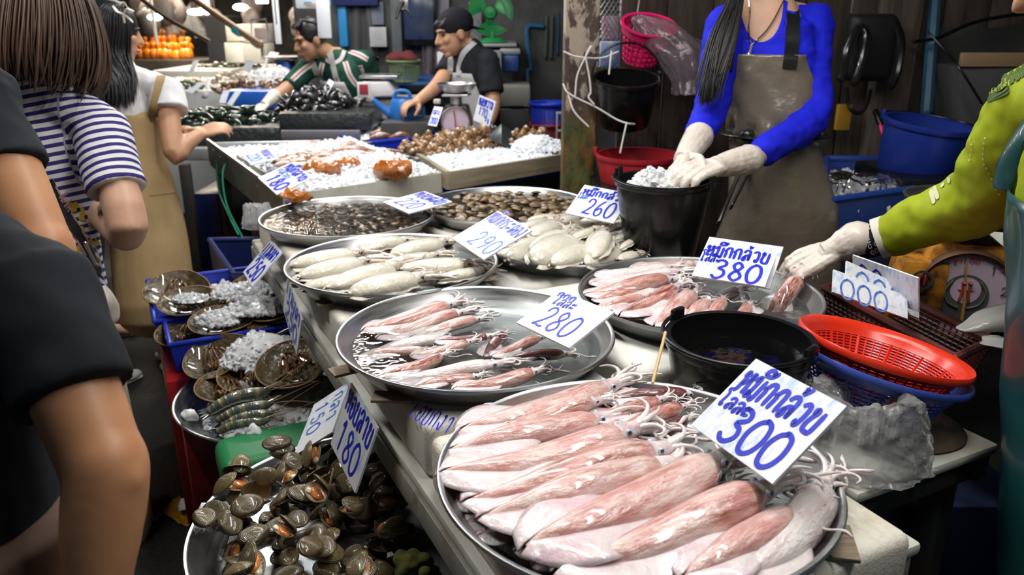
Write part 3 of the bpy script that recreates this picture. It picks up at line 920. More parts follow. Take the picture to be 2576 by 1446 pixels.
for q in [
 (760, 725, 900, 700, .878, 1, 0, .8, 'cuttlefish deep by the near rim of the 290 tray'),
 (730, 706, 880, 690, .876, 2, .2, .9, 'cuttlefish lying low under the two big ones by the aisle'),
 (880, 690, 1000, 650, .874, 2, 0, .9, 'cuttlefish underneath the middle of the 290 tray'),
 (1040, 712, 1180, 700, .874, 1, 0, .8, 'cuttlefish low at the near side of the 290 tray beside curled arms'),
 (900, 625, 1010, 606, .886, 1, 0, .9, 'cuttlefish at the far rim in front of the 220 tray'),
 (985, 640, 1105, 612, .892, 1, 0, .9, 'cuttlefish at the far rim below the 220 sign'),
 (965, 668, 1085, 645, .892, 0, 0, .8, 'cuttlefish in the middle of the 290 tray with a pale head'),
 (728, 668, 888, 640, .892, 2, 0, .95, 'farther of the two big cuttlefish by the aisle, tail at the rim'),
 (752, 696, 905, 662, .897, 0, 0, .9, 'nearer of the two big cuttlefish by the aisle, with a brown head'),
 (1010, 676, 1165, 664, .898, 0, .1, .8, 'cuttlefish with a split fin and brown head under the 290 sign'),
 (1100, 704, 1205, 682, .890, 2, 0, .85, 'cuttlefish whose dark arms hang on the rim beneath the 290 sign'),
 (825, 722, 985, 674, .898, 2, .25, .75, 'long narrow cuttlefish in front of the brown head'),
 (880, 738, 1040, 702, .904, 1, 0, .95, 'biggest cuttlefish, smooth and white at the near rim'),
]:
    put_cuttle(q[0], q[1], q[2], q[3], q[4], q[5], q[8], gc, q[6], q[7])
pool(TR['290'], .243, .877, water, 'wet film under the big white cuttlefish')
gs = 'small cuttlefish heaped behind the 290 sign'
lb = 'small plump white cuttlefish in the heap between the 290 sign and the black bucket'
rr = random.Random(3)
c0 = TR['260']
for k in range(20):                                # the layer underneath
    a = k * 2.399; r_ = .20 * math.sqrt((k + .5) / 20)
    x, y = c0[0] + r_ * math.cos(a), c0[1] + r_ * math.sin(a)
    L = rr.uniform(.095, .115); th = rr.uniform(0, 6.28)
    dup(CUT[k % 4], basis((math.cos(th), math.sin(th), 0), (0, 0, 1), (x - math.cos(th) * L * .6, y - math.sin(th) * L * .6, .879), (L, L * 1.1, L * 1.1)), lb, gs)
for x0, y0, x1, y1, z in [
 (1345, 656, 1436, 609, .912), (1392, 662, 1473, 628, .909), (1345, 625, 1415, 590, .916), (1275, 637, 1338, 640, .897), (1296, 625, 1350, 604, .905),
 (1343, 592, 1396, 565, .918), (1496, 646, 1510, 592, .916), (1415, 574, 1485, 564, .922), (1436, 602, 1486, 580, .925), (1329, 555, 1396, 546, .905),
 (1319, 571, 1370, 556, .912), (1475, 662, 1550, 633, .902), (1557, 652, 1600, 640, .900), (1560, 626, 1600, 600, .906), (1510, 583, 1570, 570, .915),
 (1548, 602, 1590, 586, .912), (1401, 562, 1450, 545, .910), (1460, 556, 1510, 552, .905), (1280, 655, 1330, 625, .893), (1440, 640, 1500, 640, .900),
 (1540, 560, 1590, 556, .900), (1290, 600, 1330, 580, .900), (1500, 560, 1550, 548, .898), (1425, 655, 1460, 610, .902)]:
    k = rr.randrange(4)
    put_cuttle(x0, y0, x1, y1, z, k, lb, gs, rr.uniform(-.4, .4), rr.uniform(.78, .98), rr.uniform(-.008, .012))
for p in list(PROTO.values()) + CUT: drop(p)
# ------------------------------------------------------------------ crushed ice
def ice_heap(label, c, rx, ry, h, n, r, seed=1, ang=0., name='crushed_ice', fn=None, m=None):
    rng = random.Random(seed); mb = MB(); ca, sa = math.cos(ang), math.sin(ang)
    for k in range(n):
        a = rng.uniform(0, 6.283); q = math.sqrt(rng.random())
        x, y = rx * q * math.cos(a), ry * q * math.sin(a)
        z = h * (1 - q * q) * (.75 + .25 * noise.noise(Vector((x * 14, y * 14, seed)))) + rng.uniform(-.5, .5) * r
        mb.crumb((c[0] + x * ca - y * sa, c[1] + x * sa + y * ca, c[2] + max(0, z)), r * rng.uniform(.5, 1.3), rng)
    def dome(u, v):
        a = 2 * math.pi * u; q = max(v, .001) * .97
        x, y = rx * q * math.cos(a), ry * q * math.sin(a)
        return (c[0] + x * ca - y * sa, c[1] + x * sa + y * ca, c[2] + h * .92 * (1 - q * q) - .002)
    mb.grid(dome, 24, 6)
    return tag(mb.build(name, m or ice_m, sharp=20, fixn=False), label, 'ice', kind='stuff')
def ice_box(label, P, h, n, r, seed=1, m=None, name='crushed_ice', bumpy=.012):
    """ice over a four-cornered area P (ccw), h deep above P"""
    rng = random.Random(seed); P = arr(P); mb = MB()
    def at(u, v): return P[0] * (1 - u) * (1 - v) + P[1] * u * (1 - v) + P[2] * u * v + P[3] * (1 - u) * v
    def top(u, v):
        p = at(u, v); e = min(1, 6 * min(u, 1 - u, v, 1 - v))
        return p + arr([0, 0, h * (.35 + .65 * e) + bumpy * noise.noise(Vector((p[0] * 9, p[1] * 9, seed)))])
    mb.grid(lambda u, v: top(u, v) - arr([0, 0, .003]), 24, 24)
    for k in range(n):
        u, v = rng.random(), rng.random()
        p = top(u, v); mb.crumb(p + arr([0, 0, rng.uniform(-.4, .4) * r]), r * rng.uniform(.5, 1.3), rng)
    return tag(mb.build(name, m or ice_m, sharp=20, fixn=False), label, 'ice', kind='stuff')

# ------------------------------------------------------------------ heaps: each piece comes to rest on those below
class Heap:
    def __init__(s, lo, hi, z, g=.004):
        s.lo, s.g = arr(lo), g
        n = ((arr(hi) - s.lo) / g).astype(int) + 2
        s.H = np.full(n, float(z)); s.X, s.Y = np.meshgrid(s.lo[0] + g * np.arange(n[0]), s.lo[1] + g * np.arange(n[1]), indexing='ij')
    def rest(s, x, y, rx, ry, rz, yaw, tight=.8):
        i, j = int((x - s.lo[0]) / s.g), int((y - s.lo[1]) / s.g); w = int(max(rx, ry) / s.g) + 2
        sl = (slice(max(0, i - w), i + w + 1), slice(max(0, j - w), j + w + 1))
        dx, dy = s.X[sl] - x, s.Y[sl] - y; ca, sa = math.cos(yaw), math.sin(yaw)
        q = ((dx * ca + dy * sa) / rx) ** 2 + ((dy * ca - dx * sa) / ry) ** 2
        k = q < .9
        if not k.any(): return s.H[i, j] + rz
        e = rz * np.sqrt(np.maximum(0, 1 - q[k]))
        h = s.H[sl]; z = float((h[k] + e * tight).max())
        h[k] = np.maximum(h[k], z + e * tight)
        return z
def inside(p, poly):
    x, y = p[0], p[1]; c = False; n = len(poly)
    for i in range(n):
        a, b = poly[i], poly[i - 1]
        if (a[1] > y) != (b[1] > y) and x < (b[0] - a[0]) * (y - a[1]) / (b[1] - a[1]) + a[0]: c = not c
    return c

# ------------------------------------------------------------------ clams
def shell_mat(name, c1, c2, ridge=60, rough=.28):
    m, nt, b, out = _nt(name)
    al = attr(nt, 'along'); v = coords(nt, (1, 1, 1))
    zig = nt.nodes.new('ShaderNodeTexWave'); zig.inputs['Scale'].default_value = 6; zig.inputs['Distortion'].default_value = 9; zig.inputs['Detail Scale'].default_value = 3
    nt.links.new(v, zig.inputs['Vector'])
    f = math_(nt, 'MULTIPLY', ramp(nt, zig.outputs['Fac'], [(.35, 0.), (.7, 1.)]), ramp(nt, nz(nt, v, 3, 3), [(.35, .25), (.65, 1.)]))
    c = mix(nt, f, c1, c2)
    oi = nt.nodes.new('ShaderNodeObjectInfo')
    hs = nt.nodes.new('ShaderNodeHueSaturation')
    mr = nt.nodes.new('ShaderNodeMapRange'); mr.inputs['To Min'].default_value = .65; mr.inputs['To Max'].default_value = 1.35
    nt.links.new(oi.outputs['Random'], mr.inputs['Value']); nt.links.new(mr.outputs[0], hs.inputs['Value']); nt.links.new(c, hs.inputs['Color'])
    nt.links.new(hs.outputs[0], b.inputs['Base Color'])
    b.inputs['Roughness'].default_value = rough; b.inputs['Coat Weight'].default_value = .45; b.inputs['Coat Roughness'].default_value = .1
    w = math_(nt, 'SINE', math_(nt, 'MULTIPLY', al, float(ridge)))
    bump(nt, b, w, .32, .010)
    return m
clam_m = shell_mat('clam_shell', (.15, .11, .05), (.045, .035, .02), 95)
clam_in = mat('clam_lining', (.45, .30, .16), .3, col2=(.62, .5, .36), ns=6, coat=.5)
flesh_m = mat('clam_flesh', (.70, .16, .03), .25, col2=(.80, .38, .12), ns=5, coat=.9, sss=.2, rnd=True)
foot_m = mat('clam_foot', (.72, .66, .52), .25, coat=.9, sss=.2)
def valve_pts(t, a, up):
    ox, oy = .5 * math.cos(a), .36 * math.sin(a) * (1 + .08 * math.cos(a))
    ax_, ay = -.06, .24
    x, y = ax_ * (1 - t) + ox * t, ay * (1 - t) + oy * t
    return (x, y, up * .175 * (1 - t ** 2.0) ** .8)
def valve(up, th=.018):
    mb = MB(); n, m_ = 26, 9
    for s_, off in ((1, 0), (0, -th)):
        V, al = [], []
        for i in range(m_ + 1):
            for j in range(n):
                t = i / m_
                p = valve_pts(t, 2 * math.pi * j / n, up); V.append((p[0] * (1 if s_ else .975), p[1] * (1 if s_ else .975), p[2] + off * up)); al.append(t + .001)
        F = [(i * n + j, i * n + (j + 1) % n, (i + 1) * n + (j + 1) % n, (i + 1) * n + j) for i in range(m_) for j in range(n)]
        mb.add(V, F, al)
    o = (m_ + 1) * n; e = m_ * n
    mb.f += [(e + j, e + (j + 1) % n, o + e + (j + 1) % n, o + e + j) for j in range(n)]
    return mb
def make_clam(gape, flesh):
    t = thing('ridged_clam', 'clam', 'clam')
    lo = valve(-1); lo.build('lower_shell', clam_m, t, sharp=180)
    up = valve(1); M = Matrix.Translation((0, .32, 0)) @ Matrix.Rotation(-gape, 4, 'X') @ Matrix.Translation((0, -.32, 0))
    up.xf(M); up.build('upper_shell', clam_m, t, sharp=180)
    if flesh:
        f = MB(); f.ell((.05, -.02, -.03), (.30, .18, .09 + gape * .06)); f.shake(.05, 5); f.build('flesh', flesh_m, t, sharp=180)
        f = MB(); f.ell((-.22, -.12, -.02), (.14, .12, .07)); f.shake(.03, 7); f.build('foot', foot_m, t, sharp=180)
        ln = MB(); ln.grid(lambda u, v: tuple(arr(valve_pts(.05 + .92 * v, 2 * math.pi * u, -1)) * arr([.95, .95, .78])), 22, 6); ln.build('lining', clam_in, t, sharp=180)
    return t
CLAM = [make_clam(.03, False), make_clam(.16, False), make_clam(.5, True), make_clam(.85, True), make_clam(1.35, True)]
CT = (-.277, 1.31); CTR = .34; CTZ = .58
tray(CT, CTR, CTZ, 'round steel tray of ridged clams low beside the table, under the 180 sign', depth=.055, flare=.05)
poly = [G(x, y, .545) for x, y in ((462, 1480), (490, 1330), (560, 1255), (640, 1165), (760, 1140), (930, 1150), (975, 1260), (1030, 1320), (1010, 1390), (960, 1446), (960, 1600), (520, 1640))]
hp = Heap((CT[0] - .36, CT[1] - .36), (CT[0] + .36, CT[1] + .36), CTZ - .052)
# the rim keeps the heap in
ring = np.sqrt((hp.X - CT[0]) ** 2 + (hp.Y - CT[1]) ** 2); hp.H += np.clip((ring - (CTR - .06)) / .05, 0, 1) * .05
rng = random.Random(11); n = 0; tries = 0
while n < 230 and tries < 9000:
    tries += 1
    x, y = CT[0] + rng.uniform(-.33, .33), CT[1] + rng.uniform(-.33, .33)
    if math.hypot(x - CT[0], y - CT[1]) > CTR - .042 or not inside((x, y), poly): continue
    L = rng.uniform(.050, .064); yaw = rng.uniform(0, 6.28)
    k = rng.choices(range(5), (40, 22, 18, 13, 7))[0]
    tilt = rng.gauss(0, .45); z = hp.rest(x, y, L * .5, L * .38, L * (.21 + .13 * abs(math.sin(tilt)) + (.10 if k > 1 else 0)), yaw, .74)
    if z > CTZ + .075: continue
    M = Matrix.Translation((x, y, z)) @ Matrix.Rotation(yaw, 4, 'Z') @ Matrix.Rotation(tilt, 4, 'X') @ Matrix.Rotation(rng.gauss(0, .3), 4, 'Y') @ Matrix.Scale(L, 4)
    lab = 'olive brown ridged clam, shut, in the low tray under the 180 sign' if k < 2 else 'gaping olive clam showing orange flesh in the low tray under the 180 sign'
    dup(CLAM[k], M, lab, 'shut clams in the low tray' if k < 2 else 'open clams in the low tray')
    n += 1
for k, (x, y, r_) in enumerate(((590, 1235, .028), (612, 1262, .022), (520, 1300, .024), (505, 1330, .02), (590, 1205, .018), (560, 1285, .016))):
    p = G(x, y, .585); mb = MB(); mb.crumb((p[0], p[1], .59), r_, random.Random(k)); mb.crumb((p[0] + .015, p[1] + .01, .585), r_ * .7, random.Random(k + 20))
    tag(mb.build('ice_lump', ice_m, sharp=15), 'clear lump of ice between the low tray rim and the clams', 'ice', 'lumps of ice among the clams')
for p in CLAM: drop(p)

# clams lying in water: small, shut
def one_clam(name, col1, col2):
    mb = MB(); a = valve(1); b = valve(-1); mb.add(a.v, a.f, a.al); mb.add(b.v, b.f, b.al)
    return mb
wet_m = shell_mat('wet_clam_shell', (.16, .095, .05), (.05, .04, .035), 40, .2)
tan_m = shell_mat('brown_clam_shell', (.26, .17, .08), (.13, .085, .05), 40, .25)
def clam_pool(nm, key, m, n, lab, grp, seed, zmax, L0, L1):
    c = TR[key]; rng = random.Random(seed); proto = None
    h = Heap((c[0] - .3, c[1] - .3), (c[0] + .3, c[1] + .3), c[2] - .045)
    rr_ = np.sqrt((h.X - c[0]) ** 2 + (h.Y - c[1]) ** 2); h.H += np.clip((rr_ - .235) / .04, 0, 1) * .06
    k = 0; t = 0
    while k < n and t < 6000:
        t += 1
        a, q = rng.uniform(0, 6.283), math.sqrt(rng.random()) * (RAD[key] - .035)
        x, y = c[0] + q * math.cos(a), c[1] + q * math.sin(a); L = rng.uniform(L0, L1); yaw = rng.uniform(0, 6.28)
        sv = h.H.copy(); z = h.rest(x, y, L * .5, L * .37, L * .22, yaw, .72)
        if z > zmax: h.H = sv; continue
        M = Matrix.Translation((x, y, z)) @ Matrix.Rotation(yaw, 4, 'Z') @ Matrix.Rotation(rng.gauss(0, .35), 4, 'X') @ Matrix.Scale(L, 4)
        if proto is None:
            proto = one_clam('clam', None, None).build(nm, m, sharp=180); tag(proto, lab, 'clam', grp); proto.matrix_basis = M
        else: dup(proto, M)
        k += 1
clam_pool('brown_clam', '220', wet_m, 290, 'shiny brown clam lying in the water of the 220 tray', 'clams in the 220 tray', 5, .887, .036, .046)
pool(TR['220'], .264, .8915, water_dark, 'brown water over the clams of the 220 tray')
clam_pool('tan_clam', 'brown', tan_m, 300, 'tan clam in the tray in front of the peeling post', 'tan clams by the post', 6, .897, .034, .044)
pool(TR['brown'], .262, .8895, water_dark, 'brown water between the tan clams')

# ------------------------------------------------------------------ prawns in the low tray
ST = (-.639, 2.032); STR = .307; STZ = .50
tray(ST, STR, STZ, 'round steel tray of striped prawns on ice, between the red stand and the 150 sign', depth=.06, flare=.06)
def prawn_mat():
    m, nt, b, out = _nt('prawn_shell')
    al = attr(nt, 'along'); v = coords(nt)
    w = ramp(nt, math_(nt, 'SINE', math_(nt, 'MULTIPLY', al, 30.)), [(.1, (.10, .11, .085)), (.5, (.20, .185, .12)), (.9, (.34, .28, .14))])
    c = mix(nt, ramp(nt, nz(nt, v, 6, 4), [(.4, 0.), (.6, .6)]), w, (.09, .12, .11))
    nt.links.new(c, b.inputs['Base Color']); b.inputs['Roughness'].default_value = .22; b.inputs['Coat Weight'].default_value = .9
    b.inputs['Transmission Weight'].default_value = .12
    return m
prawn_m = prawn_mat(); prawn_leg = mat('prawn_leg', (.30, .22, .12), .35, coat=.5); tail_m = mat('prawn_tail', (.012, .03, .035), .25, coat=.8)
feeler_m = mat('prawn_feeler', (.25, .16, .09), .5)
def make_prawn(seed):
    rng = random.Random(seed); t = thing('prawn', 'prawn', 'prawn')
    def ax(q): return arr([q, .02 * math.sin(q * 3 + seed), .15 * math.sin(min(1, q / .8) * 2.6)])
    P, Rr = [], []
    for k in range(6):
        r = .075 + .028 * math.sin((k + 1) / 6 * 1.7)
        for f, g in ((.02, .93), (.5, 1.0), (.93, 1.06)): P.append(ax(.10 + (k + f) * .088)); Rr.append(r * g)
    mb = MB(); mb.tube(P, [r * .8 for r in Rr], 16, 55, up=(0, 0, 1), r2=Rr); mb.build('abdomen', prawn_m, t, sharp=180)
    mb = MB(); mb.tube([ax(.60), ax(.72), ax(.86), ax(.96)], [.078, .085, .075, .045], 16, 16, up=(0, 0, 1), r2=[.10, .108, .092, .055]); mb.build('carapace', prawn_m, t, sharp=180)
    mb = MB(); mb.tube([ax(.90) + [0, 0, .06], ax(1.02) + [0, 0, .085], ax(1.16) + [0, 0, .12]], [.018, .012, .002], 6); mb.build('rostrum', prawn_leg, t)
    for k, a in enumerate((-.5, -.2, .2, .5)):
        mb = MB(); b0 = ax(.11); mb.tube([b0, b0 + arr([-.09 * math.cos(a), .09 * math.sin(a) * 1.2, -.02]), b0 + arr([-.20 * math.cos(a), .2 * math.sin(a), -.03])], [.02, .04, .008], 8, 9, up=(0, 0, 1), r2=[.012, .008, .003]); mb.build('tail_blade', tail_m, t, sharp=180)
    for sd in (-1, 1):
        mb = MB(); mb.ell(ax(.97) + arr([0, sd * .05, .03]), (.02, .02, .02), nu=10, nv=6); mb.build('eye', eye_m, t, sharp=180)
        Q = [ax(.99) + arr([0, sd * .02, 0])]; an = sd * rng.uniform(.1, .35); el = rng.uniform(0, .3)
        for j in range(8): an += sd * .05; el -= .06; Q.append(Q[-1] + arr([math.cos(an), math.sin(an), el]) * .14)
        mb = MB(); mb.tube(Q, [.008] * 4 + [.006] * 4 + [.003], 5, 24); mb.build('antenna', feeler_m, t, sharp=180)
    for k in range(10):
        b0 = ax(.62 + .034 * k) + arr([0, (-1) ** k * .035, -.085]); sd = (-1) ** k
        mb = MB(); mb.tube([b0, b0 + arr([.06, sd * .05, -.04]), b0 + arr([.16, sd * .07, .0]), b0 + arr([.20, sd * .09, -.07])], [.011, .009, .007, .003], 5, 10); mb.build('leg', prawn_leg, t, sharp=180)
    return t
PR = [make_prawn(1), make_prawn(2)]
for k, (x0, y0, x1, y1, z, zz, lab) in enumerate((
    (515, 1046, 682, 985, .535, .560, 'striped prawn highest on the ice, farthest from the clam tray'),
    (540, 1066, 690, 1016, .525, .548, 'second striped prawn from the top of the row on ice'),
    (553, 1080, 692, 1040, .515, .535, 'third striped prawn from the top of the row on ice'),
    (540, 1093, 682, 1058, .505, .520, 'yellowish striped prawn lowest on the ice, nearest the clam tray'))):
    p0, p1 = G(x0, y0, z), G(x1, y1, zz); L = float(np.linalg.norm(p1 - p0))
    dup(PR[k % 2], basis(p1 - p0, (.15, -.45, 1), p0, (L, L, L)), lab)
for p in PR: drop(p)
ice_heap('crushed ice under the striped prawns', (ST[0], ST[1], STZ - .055), .235, .225, .075, 700, .014, 4)
for k, (x, y, r_, lab) in enumerate(((477, 1050, .019, 'rounded lump of ice at the tray rim by the prawn tails'), (622, 975, .024, 'tall clear lump of ice behind the prawns'), (640, 1090, .016, 'clear lump of ice in front of the prawns'))):
    p = G(x, y, .51); mb = MB(); mb.ell((p[0], p[1], .515), (r_ * 1.1, r_ * .8, r_)); mb.shake(.010, 60)
    tag(mb.build('ice_lump', ice_m), lab, 'ice')

# ------------------------------------------------------------------ horseshoe crabs, belly up
hc_out = mat('crab_shell', (.045, .036, .018), .3, col2=(.11, .07, .025), ns=5, coat=.7, rnd=True)
hc_in = mat('crab_inside', (.065, .05, .024), .14, col2=(.12, .09, .04), ns=4, coat=1., bs=.35, bscale=7, bd=.05, rnd=True)
hc_leg = mat('crab_leg', (.12, .06, .025), .3, col2=(.22, .11, .04), ns=8, coat=.6)
hc_tail = mat('crab_tail', (.02, .018, .016), .3, coat=.4)
hc_rim = mat('crab_rim', (.20, .11, .04), .35)
def make_crab(seed):
    rng = random.Random(seed); t = thing('horseshoe_crab', 'crab', 'crab')
    def out(a):                    # outline: front towards -x
        x = -.5 * math.cos(a); y = .5 * math.sin(a)
        if x > .0: y *= 1 - .55 * x; x *= 1.15
        return x, y
    def bowl(q, a, s=1., dz=0.):
        x, y = out(a); return (x * q * s, y * q * s, -.20 * (1 - q ** 2.4) + dz)
    for nm, m, s, dz in (('carapace', hc_out, 1., -.012), ('underside', hc_in, .985, .0)):
        mb = MB(); mb.grid(lambda u, v: bowl(max(v, .001), 2 * math.pi * u, s, dz), 40, 12); mb.build(nm, m, t, sharp=180, fixn=False)
    mb = MB(); mb.tube([bowl(1., 2 * math.pi * k / 30) for k in range(31)], .011, 6, 61, cap=None); mb.build('rim', hc_rim, t, sharp=180)
    ab = MB(); ab.tube([(.42, 0, -.13), (.60, 0, -.10), (.80, 0, -.06), (.9, 0, -.05)], [.26, .25, .15, .05], 12, 12, up=(0, 0, 1), r2=[.05, .05, .04, .02]); ab.build('abdomen', hc_out, t, sharp=180)
    for k in range(5):
        g = MB(); g.tube([(.44 + .07 * k, -.15 + .012 * k, -.07), (.47 + .07 * k, 0, -.055), (.44 + .07 * k, .15 - .012 * k, -.07)], .026, 6, 10); g.build('gill_plate', hc_leg, t, sharp=180)
    tl = MB(); tl.tube([(.86, 0, -.05), (1.2, .02, -.01), (1.78, .05, .06)], [.032, .024, .004], 7, 14); tl.build('tail_spine', hc_tail, t, sharp=180)
    for k in range(10):
        sd = (-1) ** k; j = k // 2; b0 = arr([-.20 + .10 * j, sd * .045, -.11])
        a = 2.2 - .42 * j; d = arr([-math.cos(a) * .8, sd * math.sin(a), 0]); c = rng.uniform(.8, 1.1)
        mb = MB(); mb.tube([b0, b0 + d * .12 * c + [0, 0, .10], b0 + d * .22 * c + [0, 0, .09], b0 + d * .20 * c + [0.03, -sd * .05, .16]], [.024, .022, .018, .007], 6, 12); mb.build('leg', hc_leg, t, sharp=180)
    return t
CR = [make_crab(1), make_crab(2)]
for p in CR: pass
def put_crab(px_, py_, d, size, yaw, tilt_y, tilt_x, label, k=0):
    p = A(px_, py_, d)
    return dup(CR[k], Matrix.Translation(Vector(p)) @ Matrix.Rotation(yaw, 4, 'Z') @ Matrix.Rotation(tilt_y, 4, 'Y') @ Matrix.Rotation(tilt_x, 4, 'X') @ Matrix.Scale(size, 4), label, 'belly up horseshoe crabs')
for q in [
 (440, 722, 2.66, .205, -.10, .05, .28, 'belly up horseshoe crab farthest back, next to the beige dress'),
 (478, 755, 2.56, .20, .02, .03, .16, 'horseshoe crab with loose ice in its shell and a long tail towards the tilted sign'),
 (552, 803, 2.44, .185, .0, .02, .16, 'horseshoe crab packed with a heap of crushed ice'),
 (475, 830, 2.45, .20, .05, .0, .14, 'horseshoe crab hanging over the blue crate edge'),
 (542, 893, 2.30, .19, .35, -.25, .30, 'horseshoe crab tilted up with brown legs showing, in front of the ice mound'),
 (640, 925, 2.24, .21, .40, -.18, .22, 'horseshoe crab below the ice mound with a lump of ice inside'),
 (575, 968, 2.20, .18, .25, .05, .10, 'horseshoe crab lowest, shell overlapping the prawn tray'),
 (742, 910, 2.20, .22, .50, -.2, .2, 'dark horseshoe crab under the hanging sign by the table edge'),
 (690, 772, 2.50, .19, .2, -.1, .1, 'dark horseshoe crab behind the hanging sign'),
 (650, 715, 2.62, .19, -.3, .0, .2, 'dark horseshoe crab in shade under the tilted sign'),
]:
    put_crab(*q, k=len(q[7]) % 2)
for p in CR: drop(p)
def ice_at(label, px_, py_, d, rx, ry, h, n, r, seed, ang=0): 
    p = A(px_, py_, d); return ice_heap(label, p, rx, ry, h, n, r, seed, ang)
ice_at('ice heaped in the crab in front of the blue crate', 548, 806, 2.43, .07, .052, .03, 260, .010, 3)
ice_at('loose ice scattered in the long tailed crab', 480, 752, 2.55, .06, .04, .012, 110, .008, 5)
ice_at('ice beneath the tails of the farthest crabs', 615, 735, 2.58, .10, .07, .03, 240, .012, 6, .3)
ice_at('mound of ice between the crabs and the hanging sign', 665, 900, 2.32, .12, .09, .085, 620, .013, 7, .3)
ice_at('ice under the crab tails by the table edge', 660, 775, 2.48, .12, .07, .03, 240, .012, 8, .3)
